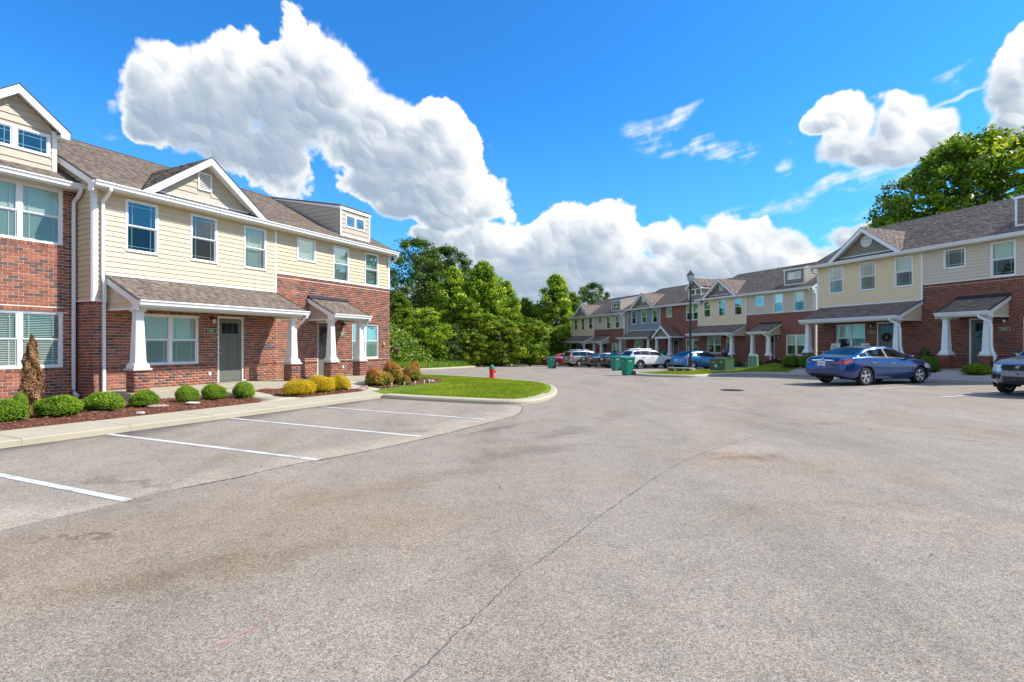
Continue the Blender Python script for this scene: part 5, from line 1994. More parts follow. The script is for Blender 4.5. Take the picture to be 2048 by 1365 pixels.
def chips(bed, poly, n, dz, seed, parent):
    """loose bark pieces"""
    p = sample_poly(poly, n, seed)
    r = np.random.default_rng(seed + 7)
    k = len(p)
    a = r.random(k) * math.pi
    L = 0.008 + 0.018 * r.random(k)
    w = 0.004 + 0.005 * r.random(k)
    tl = r.normal(0, 0.35, k)
    dx, dy = np.cos(a), np.sin(a)
    z = GZ(p[:, 0], p[:, 1]) + dz + 0.012 * r.random(k) + np.array([bump2(x, y) for x, y in p])
    V = np.zeros((k, 4, 3))
    for j, (s, t) in enumerate(((-1, -1), (1, -1), (1, 1), (-1, 1))):
        V[:, j, 0] = p[:, 0] + dx * L * s - dy * w * t
        V[:, j, 1] = p[:, 1] + dy * L * s + dx * w * t
        V[:, j, 2] = z + tl * L * s * 0.6 + 0.006 * t
    F = np.arange(k * 4).reshape(k, 4)
    o = obj('bark_chips', mesh_np('bark_chips', V, F, r.random(k) * 0.99), BARK, parent)
    o.color = (0, 0, 0, 1)
    o['kind'] = 'stuff'


BARK = ramp_material('bark_chip', [(0.0, (0.07, 0.027, 0.018)), (0.5, (0.16, 0.06, 0.036)), (0.85, (0.24, 0.10, 0.06)), (1.0, (0.36, 0.21, 0.14))], bump=0, mott=0.2)
for nm, poly, n, sd in (('planting_bed', bed1, 16000, 3), ('planting_bed', bed2, 7000, 4), ('planting_bed', bed3, 9000, 5)):
    b = struct(slab(nm, poly, MULCH, lambda x, y: 0.112 + bump2(x, y), maxedge=0.30))
    chips(b, poly if nm != 'x' else poly, n, 0.118, sd, b)


def walk_dz(x, y):
    n = NL[0] * x + NL[1] * y
    t = max(0.0, min(1.0, (-12.6 - n) / 1.6))
    return 0.106 + 0.16 * t


struct(slab('walkway', [sn(8.9, -11.685), sn(10.2, -11.685), sn(10.2, -14.76), sn(9.5, -14.76), sn(9.5, -12.4)], CONCRETE, walk_dz, maxedge=0.7))
struct(slab('walkway', [sn(12.5, -11.685), sn(13.5, -11.685), sn(14.4, -13.5), sn(14.4, -16.2), sn(13.15, -16.2), sn(13.15, -14.8), sn(12.9, -14.8), sn(12.9, -12.2)], CONCRETE, walk_dz, maxedge=0.7))
# right row: bark beds and front paths of the near pair


def r1p(k, d):
    """k metres along the near right row from its left end, d metres out from its front"""
    c, s = math.cos(RY1), math.sin(RY1)
    return (R1[0] + k * c + d * s, R1[1] + k * s - d * c)


for k0, k1, d0, d1 in ((0.0, 5.9, 1.45, 1.95), (9.55, 13.0, 0.02, 1.95), (-0.9, 0.0, 0.0, 1.95), (5.9, 6.9, 0.02, 1.6)):
    poly = [r1p(k0, d0), r1p(k1, d0), r1p(k1, d1), r1p(k0, d1)]
    b = struct(slab('planting_bed', poly, MULCH, lambda x, y: right_dz(x, y) + 0.02 + bump2(x, y), maxedge=0.5))
struct(slab('walkway', [r1p(7.0, 1.33), r1p(8.1, 1.33), r1p(8.3, 2.0), r1p(6.6, 2.0)], CONCRETE_R, lambda x, y: right_dz(x, y) + 0.045, maxedge=0.6))

# ------------------------------------------------------------------ foliage
LEAF_BOX = leaf_material('leaf_boxwood', [(0.0, (0.069, 0.132, 0.009)), (0.35, (0.146, 0.265, 0.013)), (0.7, (0.254, 0.404, 0.023)), (1.0, (0.468, 0.528, 0.057))], 0.25)
LEAF_HEDGE = leaf_material('leaf_hedge', [(0.0, (0.058, 0.120, 0.013)), (0.5, (0.125, 0.239, 0.021)), (1.0, (0.269, 0.398, 0.034))], 0.25)
LEAF_GOLD = leaf_material('leaf_golden', [(0.0, (0.242, 0.206, 0.008)), (0.35, (0.555, 0.399, 0.012)), (0.75, (0.821, 0.569, 0.020)), (1.0, (0.900, 0.726, 0.060))], 0.25)
LEAF_SPIREA = leaf_material('leaf_spirea', [(0.0, (0.094, 0.164, 0.017)), (0.35, (0.234, 0.292, 0.033)), (0.55, (0.421, 0.304, 0.050)), (0.75, (0.593, 0.189, 0.050)), (1.0, (0.468, 0.113, 0.044))], 0.25)
LEAF_PLUM = leaf_material('leaf_plum', [(0.0, (0.035, 0.018, 0.02)), (0.5, (0.08, 0.03, 0.03)), (0.8, (0.10, 0.09, 0.03)), (1.0, (0.16, 0.06, 0.05))], 0.2)
LEAF_DEAD = leaf_material('leaf_dead', [(0.0, (0.112, 0.054, 0.021)), (0.4, (0.275, 0.138, 0.057)), (0.8, (0.425, 0.240, 0.109)), (1.0, (0.575, 0.372, 0.196))], 0.15)
LEAF_TREE = leaf_material('leaf_broad', [(0.0, (0.051, 0.108, 0.008)), (0.3, (0.114, 0.206, 0.012)), (0.6, (0.213, 0.323, 0.017)), (0.85, (0.369, 0.461, 0.029)), (1.0, (0.624, 0.607, 0.062))], 0.38, 0.42)
LEAF_LIGHT = leaf_material('leaf_light', [(0.0, (0.073, 0.154, 0.009)), (0.3, (0.160, 0.283, 0.013)), (0.6, (0.285, 0.428, 0.022)), (0.85, (0.455, 0.583, 0.040)), (1.0, (0.720, 0.765, 0.093))], 0.40, 0.42)
LEAF_DARK = leaf_material('leaf_dark', [(0.0, (0.032, 0.074, 0.008)), (0.4, (0.073, 0.141, 0.013)), (0.8, (0.137, 0.220, 0.021)), (1.0, (0.251, 0.317, 0.040))], 0.35, 0.45)
LEAF_CEDAR = leaf_material('leaf_cedar', [(0.0, (0.032, 0.070, 0.014)), (0.5, (0.072, 0.133, 0.022)), (1.0, (0.144, 0.210, 0.036))], 0.2)
GRASS = leaf_material('grass_blade', [(0.0, (0.128, 0.200, 0.010)), (0.4, (0.234, 0.319, 0.014)), (0.8, (0.351, 0.416, 0.024)), (1.0, (0.552, 0.475, 0.072))], 0.3, 0.5)
WEED = leaf_material('weed_blade', [(0.0, (0.096, 0.168, 0.014)), (0.5, (0.192, 0.301, 0.024)), (1.0, (0.400, 0.434, 0.084))], 0.35, 0.5)
BARKWOOD = principled('tree_bark', (0.13, 0.10, 0.075), 0.95, vary=0.3, vscale=6, bump=0.8, bscale=25)
TWIG = principled('twig_brown', (0.06, 0.045, 0.03), 0.95)
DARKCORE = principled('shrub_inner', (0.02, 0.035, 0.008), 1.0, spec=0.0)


def leaf_quads(C, Nrm, size, r, aspect=0.6, jit=0.9):
    """C (n,3) centres, Nrm (n,3) preferred normals -> V,F for pointed leaves (two triangles folded along the rib as one quad)"""
    n = len(C)
    Nn = Nrm + r.normal(0, jit, (n, 3))
    Nn /= np.linalg.norm(Nn, axis=1, keepdims=True) + 1e-9
    t = r.normal(0, 1, (n, 3))
    t -= (t * Nn).sum(1, keepdims=True) * Nn
    t /= np.linalg.norm(t, axis=1, keepdims=True) + 1e-9
    b = np.cross(Nn, t)
    s = (size * (0.65 + 0.7 * r.random(n)))[:, None] if np.isscalar(size) else size[:, None]
    V = np.stack([C - t * s * 0.5, C + b * s * aspect * 0.5 + Nn * s * 0.06, C + t * s * 0.5, C - b * s * aspect * 0.5 + Nn * s * 0.06], 1)
    F = np.arange(n * 4).reshape(n, 4)
    return V.reshape(-1, 3), F


def shrub_mesh(seed, n, rx, rz, leaf, lumps=0.12, shell=0.22, flat=0.0, aspect=0.6, sprigs=0, tip=0.12):
    """rounded bush, unit-less: half-width rx, height rz; foliage sits in a thick, lumpy outer shell"""
    r = np.random.default_rng(seed)
    d = r.normal(0, 1, (n, 3))
    d[:, 2] = np.abs(d[:, 2]) * 1.0 - 0.25
    d /= np.linalg.norm(d, axis=1, keepdims=True)
    ph = r.random((7, 3)) * 6.28
    fr = r.normal(0, 1, (7, 3)) * 3.2
    lump = sum(np.sin(d @ fr[i] + ph[i, 0]) for i in range(7)) / 7.0
    rad_ = (1 + lumps * lump * 2.0) * (1 - shell * r.random(n) ** 1.6)
    C = d * rad_[:, None]
    C[:, 2] = C[:, 2] * 0.72 + 0.30
    C = C * np.array([rx, rx, rz / 1.0])
    C[:, 2] = np.maximum(C[:, 2], 0.02)
    if sprigs:
        m = r.integers(0, n, sprigs)
        C[m] = C[m] * (1.0 + 0.10 * r.random((sprigs, 1)))
    V, F = leaf_quads(C, d + np.array([0, 0, 0.4]), leaf, r, aspect)
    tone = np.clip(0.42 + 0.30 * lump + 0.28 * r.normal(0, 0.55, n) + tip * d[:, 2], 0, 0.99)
    return mesh_np('foliage', V, F, tone)


def core_mesh(rx, rz, seed):  # solid core; the shade among the leaves is put into its dark colour
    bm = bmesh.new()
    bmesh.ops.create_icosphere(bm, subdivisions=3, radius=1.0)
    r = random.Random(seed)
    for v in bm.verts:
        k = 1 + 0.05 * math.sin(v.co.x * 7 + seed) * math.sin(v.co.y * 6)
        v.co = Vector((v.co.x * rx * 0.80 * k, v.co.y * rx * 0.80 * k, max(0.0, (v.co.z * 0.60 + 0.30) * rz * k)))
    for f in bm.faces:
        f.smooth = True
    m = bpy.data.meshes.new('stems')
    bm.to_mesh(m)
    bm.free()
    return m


SHRUB_CACHE = {}


def shrub(kind, label, xy, w, h, z=None, group=None, name='shrub', rot=None, core=True):
    if kind not in SHRUB_CACHE:
        if kind == 'box':
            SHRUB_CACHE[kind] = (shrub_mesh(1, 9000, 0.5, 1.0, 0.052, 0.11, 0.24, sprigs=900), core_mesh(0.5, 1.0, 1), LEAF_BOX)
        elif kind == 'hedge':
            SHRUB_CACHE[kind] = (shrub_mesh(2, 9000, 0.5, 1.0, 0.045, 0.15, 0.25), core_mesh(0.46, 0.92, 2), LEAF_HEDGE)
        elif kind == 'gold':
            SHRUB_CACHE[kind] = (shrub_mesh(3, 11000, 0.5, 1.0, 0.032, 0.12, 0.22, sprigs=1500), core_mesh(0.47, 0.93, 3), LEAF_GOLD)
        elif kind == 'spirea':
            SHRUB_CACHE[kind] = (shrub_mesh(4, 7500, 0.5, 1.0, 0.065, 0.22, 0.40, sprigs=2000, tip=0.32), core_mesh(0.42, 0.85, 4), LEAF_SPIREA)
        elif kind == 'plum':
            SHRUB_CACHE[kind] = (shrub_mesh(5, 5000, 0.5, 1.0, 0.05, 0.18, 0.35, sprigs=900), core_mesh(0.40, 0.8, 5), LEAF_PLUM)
    fm, cm, mt = SHRUB_CACHE[kind]
    z = gz(*xy) + 0.12 if z is None else z
    root = empty(name, (xy[0], xy[1], z), random.uniform(0, 6.28) if rot is None else rot)
    k_ = 0.80
    root.scale = (w * k_ * random.uniform(0.94, 1.06), w * k_ * random.uniform(0.9, 1.06), h * k_ * random.uniform(0.95, 1.08))
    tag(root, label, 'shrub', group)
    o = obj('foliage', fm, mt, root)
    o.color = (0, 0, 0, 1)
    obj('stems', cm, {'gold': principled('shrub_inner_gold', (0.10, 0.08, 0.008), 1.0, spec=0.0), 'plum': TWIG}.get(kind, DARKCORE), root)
    return root


GB = 'clipped round shrubs in the bark bed on the left'
for i, (s_, n_, w_, h_, lab) in enumerate([
        (4.42, -13.05, 0.98, 0.52, 'clipped green shrub cut off by the left edge of the photo'),
        (5.35, -13.16, 1.00, 0.47, 'wide low clipped green shrub in front of the dead brown conifer'),
        (6.22, -13.33, 0.88, 0.50, 'round clipped green shrub in front of the white downspouts'),
        (7.10, -13.33, 0.76, 0.45, 'round clipped green shrub in front of the left porch column of number 1081'),
        (8.10, -13.33, 0.72, 0.48, 'round clipped green shrub below the big window of number 1081'),
        (8.85, -13.40, 0.74, 0.46, 'clipped green shrub in front of the door of number 1081, left of another'),
        (9.45, -13.05, 0.68, 0.50, 'last clipped green shrub before the front path of number 1081')]):
    shrub('box', lab, sn(s_, n_), w_, h_, None, GB)
GY = 'golden shrubs between the two front paths'
for (s_, n_, w_, h_, lab) in [(10.62, -12.25, 1.05, 0.60, 'leftmost and widest of the three golden yellow shrubs'), (11.55, -12.45, 1.05, 0.66, 'middle one of the three golden yellow shrubs'), (12.35, -12.45, 0.92, 0.60, 'rightmost of the three golden yellow shrubs')]:
    shrub('gold', lab, sn(s_, n_), w_, h_, None, GY)
GS = 'rust-tipped shrubs at the corner of the left row'
for (s_, n_, w_, h_, lab) in [(14.45, -12.75, 1.15, 0.80, 'rust-tipped shrub nearest the small porch column'), (15.5, -12.95, 1.05, 1.02, 'tallest rust-tipped shrub in the corner bed'), (17.4, -13.5, 1.0, 0.98, 'rust-tipped shrub farthest from the camera in the corner bed'), (15.2, -12.1, 0.45, 0.42, 'small rust-tipped shrub at the edge of the corner bed')]:
    shrub('spirea', lab, sn(s_, n_), w_, h_, None, GS)


def at_r1(px, d):
    u = (px - 1024) / 1050.0
    t = (26.21 - d) / (0.9483 * u + 0.3173)
    return (u * t, t)


def at_r2(px, perp):
    u = (px - 1024) / 1050.0
    t = perp / (0.927 * u + 0.375)
    return (u * t, t)


def ground_r(xy):
    return gz(*xy) + right_dz(*xy) + 0.02


GR_S = 'shrubs in front of the right row'
for (kind, xy, w_, h_, lab) in [
        ('hedge', at_r1(1583, 1.9), 1.3, 0.78, 'dark green shrub left of the dark blue sedan, beside the pale green utility box'),
        ('hedge', at_r1(1618, 1.9), 1.35, 0.82, 'dark green shrub behind the boot of the dark blue sedan'),
        ('hedge', at_r1(1800, 1.75), 1.3, 0.75, 'green shrub hidden behind the bonnet of the dark blue sedan'),
        ('hedge', at_r1(1858, 2.0), 1.1, 0.78, 'bright green shrub at the nose of the dark blue sedan'),
        ('box', at_r1(1955, 2.05), 1.12, 0.50, 'low clipped shrub in front of the door of number 7062'),
        ('plum', at_r1(2008, 1.2), 0.95, 0.62, 'dark plum shrub behind the grey parked SUV'),
        ('hedge', at_r2(1468, 32.2), 1.6, 0.80, 'green shrub behind the green transformer box'),
        ('hedge', at_r2(1510, 32.2), 1.6, 0.80, 'green shrub behind the pale green utility box'),
        ('plum', at_r2(1550, 32.6), 1.7, 0.75, 'plum shrub under the ground-floor window beside the pale green utility box')]:
    shrub(kind, lab, xy, w_, h_, ground_r(xy), GR_S)


def cone_foliage(seed, n, rx, h, leaf, mat):
    r = np.random.default_rng(seed)
    z = r.random(n) ** 0.8
    a = r.random(n) * 6.283
    prof = np.interp(z, [0, 0.12, 0.3, 0.6, 0.85, 1.0], [0.75, 0.95, 1.0, 0.72, 0.38, 0.08])
    wob = 1 + 0.22 * np.sin(a * 3 + z * 11 + seed) + 0.15 * np.sin(a * 5 - z * 17)
    rr = rx * prof * wob * (1 - 0.55 * r.random(n) ** 2)
    C = np.stack([rr * np.cos(a), rr * np.sin(a), z * h], 1)
    Nn = np.stack([np.cos(a), np.sin(a), 0.5 + 0 * a], 1)
    V, F = leaf_quads(C, Nn, leaf, r, 0.4, 0.7)
    return mesh_np('foliage', V, F, np.clip(0.5 + 0.3 * np.sin(a * 4 + z * 23) + r.normal(0, 0.2, n), 0, 0.99))


p = sn(5.95, -15.9)
dc = tag(empty('conifer', (p[0], p[1], 0.12)), 'dead brown columnar conifer standing by the lower left window', 'conifer')
o = obj('foliage', cone_foliage(8, 9000, 0.20, 1.66, 0.055, LEAF_DEAD), LEAF_DEAD, dc)
o.color = (0, 0, 0, 1)
MB().tube([(0, 0, 0), (0.02, 0, 0.8), (0, 0.01, 1.6)], [0.035, 0.025, 0.008], 8).build('trunk', BARKWOOD, dc)
p = sn(5.62, -15.6)
o = shrub('box', 'small green sprig at the foot of the dead brown conifer', p, 0.34, 0.42)
p = at_r1(1850, 1.3)
dc = tag(empty('conifer', (p[0], p[1], ground_r(p))), 'dwarf conifer behind the bright green shrub at the blue sedan', 'conifer')
o = obj('foliage', cone_foliage(9, 2500, 0.3, 0.95, 0.07, LEAF_CEDAR), LEAF_CEDAR, dc)
o.color = (0, 0, 0, 1)
MB().tube([(0, 0, 0), (0, 0, 0.9)], [0.03, 0.008], 8).build('trunk', BARKWOOD, dc)

# ---- trees


def tree_parts(seed, h, cr, base, n_clump, leaves, leaf, shape, clump_r, airy=0.0):
    """crown meshes in real metres: returns (crown mesh, trunk mesh)"""
    r = np.random.default_rng(seed)
    ch = h - base
    cl = []
    ph = r.random(6) * 6.28
    k = 0
    while len(cl) < n_clump and k < n_clump * 30:
        k += 1
        z = r.random()
        a = r.random() * 6.283
        if shape == 'oval':
            prof = math.sqrt(max(0.0, 1 - (2 * z - 0.86) ** 2 / 1.30))
        elif shape == 'cone':
            prof = np.interp(z, [0, 0.08, 0.25, 0.6, 1.0], [0.45, 0.85, 1.0, 0.66, 0.05])
        elif shape == 'egg':
            prof = np.interp(z, [0, 0.12, 0.38, 0.7, 0.9, 1.0], [0.7, 0.92, 1.0, 0.72, 0.40, 0.12])
        elif shape == 'round':
            prof = math.sqrt(max(0.0, 1 - (2 * z - 1) ** 2))
        else:
            prof = np.interp(z, [0, 0.1, 0.5, 0.85, 1.0], [0.7, 0.95, 1.0, 0.75, 0.3])
        wob = 1 + 0.20 * math.sin(2 * a + ph[0] + z * 3) + 0.14 * math.sin(3 * a + ph[1] - z * 5) + 0.08 * math.sin(7 * a + ph[2])
        q = r.random() ** 0.42
        rr = cr * prof * wob * q
        cl.append((rr * math.cos(a), rr * math.sin(a), base + ch * z, q))
    cl = np.array(cl)
    n = len(cl) * leaves
    ci = np.repeat(np.arange(len(cl)), leaves)
    d = r.normal(0, 1, (n, 3))
    d /= np.linalg.norm(d, axis=1, keepdims=True)
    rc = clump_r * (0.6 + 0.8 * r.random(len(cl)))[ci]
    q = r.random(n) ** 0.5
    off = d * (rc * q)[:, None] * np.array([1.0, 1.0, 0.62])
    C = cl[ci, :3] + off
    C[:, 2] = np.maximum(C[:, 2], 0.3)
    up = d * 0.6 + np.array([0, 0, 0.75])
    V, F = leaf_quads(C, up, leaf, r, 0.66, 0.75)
    tone = (0.40 + 0.20 * r.normal(0, 1, len(cl)))[ci] + 0.20 * r.normal(0, 1, n) + 0.10 * off[:, 2] / (rc * 0.6 + 0.01) + 0.45 * (cl[ci, 3] - 0.72)  # inner clumps darker, clump tops lighter: crown shade put into the leaf tone
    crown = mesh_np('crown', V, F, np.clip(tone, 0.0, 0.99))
    # trunk and limbs
    mb = MB()
    lean = r.normal(0, 0.02 * h, 2)
    top = np.array([lean[0], lean[1], base + ch * 0.8])
    tr = 0.02 * h + 0.04
    pts = [(0, 0, -0.6), (0, 0, base * 0.5), tuple(lean * 0.3) + (base + ch * 0.2,), tuple(lean * 0.6) + (base + ch * 0.5,), tuple(top)]
    mb.tube(pts, [tr * 1.25, tr, tr * 0.8, tr * 0.5, tr * 0.15], 8)
    for i in r.choice(len(cl), min(len(cl), 26), replace=False):
        c = cl[i]
        z0 = max(base * 0.7, min(c[2] - 0.25 * math.hypot(c[0], c[1]) - 0.4, base + ch * 0.72))
        f = (z0 - base) / max(ch * 0.8, 0.1)
        s = np.array([lean[0] * max(f, 0), lean[1] * max(f, 0), z0])
        m = (s + c[:3]) / 2 + np.array([0, 0, -0.12 * np.linalg.norm(c[:2])]) * 0.4
        mb.tube([tuple(s), tuple(m), tuple(c[:3])], [tr * 0.34, tr * 0.2, tr * 0.06], 5, cap=False)
    tm = mb.mesh('trunk')
    return crown, tm


TREES = {}


def tree(kind, label, xy, h, group=None, name='tree', rot=None, z=None, wide=1.0):
    """each kind is grown once and reused at other sizes"""
    if kind not in TREES:
        spec = {
            'poplar': (21, 11.0, 2.9, 0.5, 420, 62, 0.25, 'egg', 0.62),
            'poplar2': (22, 11.0, 3.2, 0.4, 430, 62, 0.25, 'egg', 0.66),
            'tall': (23, 14.0, 4.6, 3.0, 250, 100, 0.21, 'oval', 0.80),
            'low': (24, 6.5, 2.9, 0.3, 260, 62, 0.21, 'round', 0.55),
            'light': (25, 7.0, 2.6, 0.6, 250, 66, 0.20, 'oval', 0.52),
            'maple': (26, 19.0, 7.6, 2.5, 900, 62, 0.34, 'round', 0.85),
            'cedar': (27, 5.0, 1.3, 0.2, 120, 110, 0.11, 'cone', 0.42),
        }[kind]
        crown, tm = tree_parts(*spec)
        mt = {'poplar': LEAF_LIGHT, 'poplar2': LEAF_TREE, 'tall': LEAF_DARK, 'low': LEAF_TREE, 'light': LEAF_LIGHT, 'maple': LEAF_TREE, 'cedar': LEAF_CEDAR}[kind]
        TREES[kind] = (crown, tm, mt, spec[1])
    crown, tm, mt, H0 = TREES[kind]
    z = gz(*xy) + 0.05 if z is None else z
    root = empty(name, (xy[0], xy[1], z), random.uniform(0, 6.28) if rot is None else rot)
    k = h / H0
    root.scale = (k * wide, k * wide, k)
    tag(root, label, 'tree', group)
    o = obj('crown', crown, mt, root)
    o.color = (0, 0, 0, 1)
    obj('trunk', tm, BARKWOOD, root)
    return root


GT = 'trees of the wood behind the road'


def far(px, Y):
    return ((px - 1024) / 1050.0 * Y, Y)


def height_to(py, Y, xy):
    return 1.55 + (690 - py) * Y / 1050.0 - gz(*xy)


for (kind, px, Y, top, lab, wd, rt) in [
        ('tall', 835, 66, 484, 'tallest airy dark tree at the left of the wood', 1.0, 0.5),
        ('tall', 892, 68, 500, 'dark tree just right of the tallest one', 0.9, 2.2),
        ('poplar2', 800, 58, 590, 'dense green tree right behind the end of the left row', 0.95, 1.0),
        ('light', 850, 53, 620, 'bright low tree with forked trunk at the road', 1.1, 0.2),
        ('poplar', 905, 60, 538, 'bright pointed tree in the middle of the wood', 0.85, 1.0),
        ('poplar', 968, 61, 528, 'tall bright tree near the middle of the wood', 0.95, 3.0),
        ('poplar2', 935, 58, 600, 'mid-green tree between the two tall bright ones', 1.1, 4.0),
        ('poplar', 1010, 64, 566, 'bright tree sloping down to the gap in the wood', 0.9, 5.0),
        ('poplar2', 1050, 74, 600, 'lower green tree at the gap in the wood', 0.9, 2.0),
        ('low', 1000, 57, 640, 'spreading low tree above the green cabinet', 1.2, 0.0),
        ('low', 1060, 60, 640, 'spreading low tree left of the red car', 1.2, 2.5),
        ('poplar', 1112, 73, 553, 'pointed bright tree left of the farthest townhouse', 0.95, 0.8),
        ('poplar2', 1145, 76, 590, 'green tree touching the farthest townhouse', 0.8, 1.8),
        ('low', 1095, 68, 655, 'low tree behind the red car', 1.1, 1.4),
        ('low', 950, 54.5, 668, 'low bushy tree behind the hydrant', 1.0, 4.5),
        ('low', 880, 52, 690, 'shadowy low bush tree at the roadside', 0.9, 3.5),
        ('low', 800, 51, 668, 'low tree hugging the corner of the left row', 1.1, 5.5),
        ('poplar2', 860, 72, 560, 'green tree filling the gap behind the two tall airy trees', 1.2, 0.3),
        ('poplar2', 1000, 76, 575, 'green tree behind the tall bright ones in the wood', 1.25, 3.3),
        ('poplar2', 925, 74, 545, 'green tree at the back of the wood between the pointed trees', 1.2, 5.3),
        ('poplar2', 1068, 84, 612, 'distant low green tree closing the gap in the wood', 1.3, 1.3),
        ('tall', 1185, 98, 570, 'dark tree rising behind the farthest townhouse roof', 0.85, 3.0)]:
    xy = far(px, Y)
    tree(kind, lab, xy, height_to(top, Y, xy), GT, rot=rt, wide=wd)
for (px, Y, top, lab) in [(908, 53.5, 655, 'dark cedar at the roadside left of the hydrant'), (772, 55, 640, 'dark cedar behind the corner of the left row')]:
    xy = far(px, Y)
    tree('cedar', lab, xy, height_to(top, Y, xy), GT, 'cedar_tree', wide=1.1)
xy = far(1935, 47)
tree('maple', 'big broad tree rising behind the right row roof', xy, height_to(283, 47, xy), None, rot=0.4, z=gz(*xy))


# understorey of the wood: a continuous mass of brush
def brush_mass():
    r = np.random.default_rng(77)
    n = 42000
    t = r.random(n)
    line = np.array([(-30, 52.5), (-17, 47.5), (-11.5, 46.0), (-8.6, 48.0), (-6.6, 53.0), (-5.0, 58.5), (-2.6, 65.5), (0.0, 73), (1.6, 81)])
    seg = np.concatenate([[0], np.cumsum(np.linalg.norm(np.diff(line, axis=0), axis=1))])
    s = t * seg[-1]
    x = np.interp(s, seg, line[:, 0])
    y = np.interp(s, seg, line[:, 1])
    dx = np.gradient(np.interp(np.linspace(0, seg[-1], 200), seg, line[:, 0]))
    dep = r.random(n) ** 1.5 * 5.0
    x = x - dep * 0.85 + r.normal(0, 0.25, n)
    y = y + dep * 0.45 + r.normal(0, 0.25, n)
    hmax = 2.3 + 0.9 * np.sin(s * 0.9) + 0.6 * np.sin(s * 2.3 + 1) + 0.35 * dep
    z = np.maximum(0.05, hmax * r.random(n) ** 0.8 * np.clip(0.35 + dep * 0.5, 0, 1))
    C = np.stack([x, y, GZ(x, np.minimum(y, 110)) + 0.1 + z], 1)
    V, F = leaf_quads(C, np.tile(np.array([0.4, -0.6, 0.6]), (n, 1)), 0.22, r, 0.66, 0.8)
    tone = 0.38 + 0.2 * np.sin(s * 3.1 + z * 2.0) + 0.2 * r.normal(0, 1, n)
    o = obj('brush', mesh_np('brush', V, F, np.clip(tone, 0, 0.99)), LEAF_TREE)
    o.color = (0, 0, 0, 1)
    o['kind'] = 'stuff'
    o['label'] = 'tangle of leafy brush below the trees of the wood'
    o['category'] = 'brush'


brush_mass()


def grass_patch(poly, n, hmin, hmax, w, dzf, mat, seed, label, name='grass', lean=0.35, clear=None):
    p = sample_poly(poly, n, seed)
    if clear is not None:
        p = p[np.hypot(p[:, 0] - clear[0], p[:, 1] - clear[1]) > clear[2]]
    r = np.random.default_rng(seed + 99)
    k = len(p)
    a = r.random(k) * 6.283
    hh = hmin + (hmax - hmin) * r.random(k)
    z = np.array([gz(x, y) + dzf(x, y) for x, y in p]) - 0.004
    ww = w * (0.6 + 0.8 * r.random(k))
    dx, dy = np.cos(a) * ww / 2, np.sin(a) * ww / 2
    la = r.random(k) * 6.283
    lx_, ly_ = np.cos(la) * hh * lean * r.random(k), np.sin(la) * hh * lean * r.random(k)
    V = np.zeros((k, 3, 3))
    V[:, 0] = np.stack([p[:, 0] - dx, p[:, 1] - dy, z], 1)
    V[:, 1] = np.stack([p[:, 0] + dx, p[:, 1] + dy, z], 1)
    V[:, 2] = np.stack([p[:, 0] + lx_, p[:, 1] + ly_, z + hh], 1)
    F = np.arange(k * 3).reshape(k, 3)
    tone = np.clip(0.5 + 0.22 * np.sin(p[:, 0] * 1.7 + np.sin(p[:, 1] * 1.3) * 2) * np.sin(p[:, 1] * 1.9) + 0.2 * r.normal(0, 1, k), 0, 0.99)
    o = obj(name, mesh_np(name, V, F, tone), mat)
    o.color = (0, 0, 0, 1)
    o['kind'] = 'stuff'
    o['label'] = label
    o['category'] = 'grass'
    return o


def dense_line(pts, a, b):
    return [q for q in pts[a:b]]


isl_in = offset_line(isl_line, 0.36)
isl_in = [q for q in isl_in if q[1] < 31.5]
g_poly = [sn(11.95, -10.36)] + isl_in + [sn(21.5, -24.0), sn(19.4, -24.0), sn(19.4, -19.1), sn(20.5, -19.0), sn(20.8, -17.0), sn(20.5, -14.95), sn(19.25, -13.25), sn(17.5, -12.0), sn(16.6, -11.5), sn(16.52, -10.36)]
grass_patch(g_poly, 65000, 0.03, 0.065, 0.018, left_dz, GRASS, 31, 'mown lawn on the island round the hydrant')
ri = offset_line(right_line, 0.34)
ri = [q for q in ri if q[1] < 41 and q[1] > 26.0 and q[0] < 17.2]
g2 = ri + [r1p(-2.0, 1.3), r1p(-3.5, 1.0), (19.3, 36.0)]
grass_patch(g2, 42000, 0.03, 0.07, 0.026, right_dz, GRASS, 32, 'mown lawn round the lamp post and utility boxes')
fi = offset_line(far_line, 0.3)
fi = [q for q in fi if -22 < q[0] and q[1] < 84]
fo = offset_line(far_line, 4.2)
fo = [q for q in fo if -26 < q[0] and q[1] < 86]
vdz = lambda x, y: 0.11 + 0.02 * max(0.0, min(6.0, (y - 46) * 0.4 - x * 0.25))
grass_patch(fi + fo[::-1], 34000, 0.08, 0.60, 0.05, vdz, WEED, 33, 'tall uncut grass along the far kerb below the wood', 'tall_grass', 0.5, (-2.6, 59.6, 1.3))

# ------------------------------------------------------------------ cars


def paint(name, col, metal=0.35, rough=0.28):
    return principled(name, col, rough, metal=metal, coat=1.0)


LIGHT_RED = principled('lamp_red', (0.42, 0.010, 0.012), 0.12, spec=0.7, coat=1.0)
LIGHT_CLEAR = principled('lamp_clear', (0.62, 0.66, 0.70), 0.10, spec=0.8, coat=1.0)
LIGHT_AMBER = principled('lamp_amber', (0.70, 0.20, 0.02), 0.15, coat=1.0)
UNDER = principled('underbody_black', (0.008, 0.008, 0.009), 0.8)
INTERIOR = principled('car_interior', (0.05, 0.05, 0.052), 0.9)
PLATE = principled('number_plate', (0.70, 0.74, 0.78), 0.4)
PLATE_INK = principled('plate_ink', (0.05, 0.08, 0.22), 0.5)


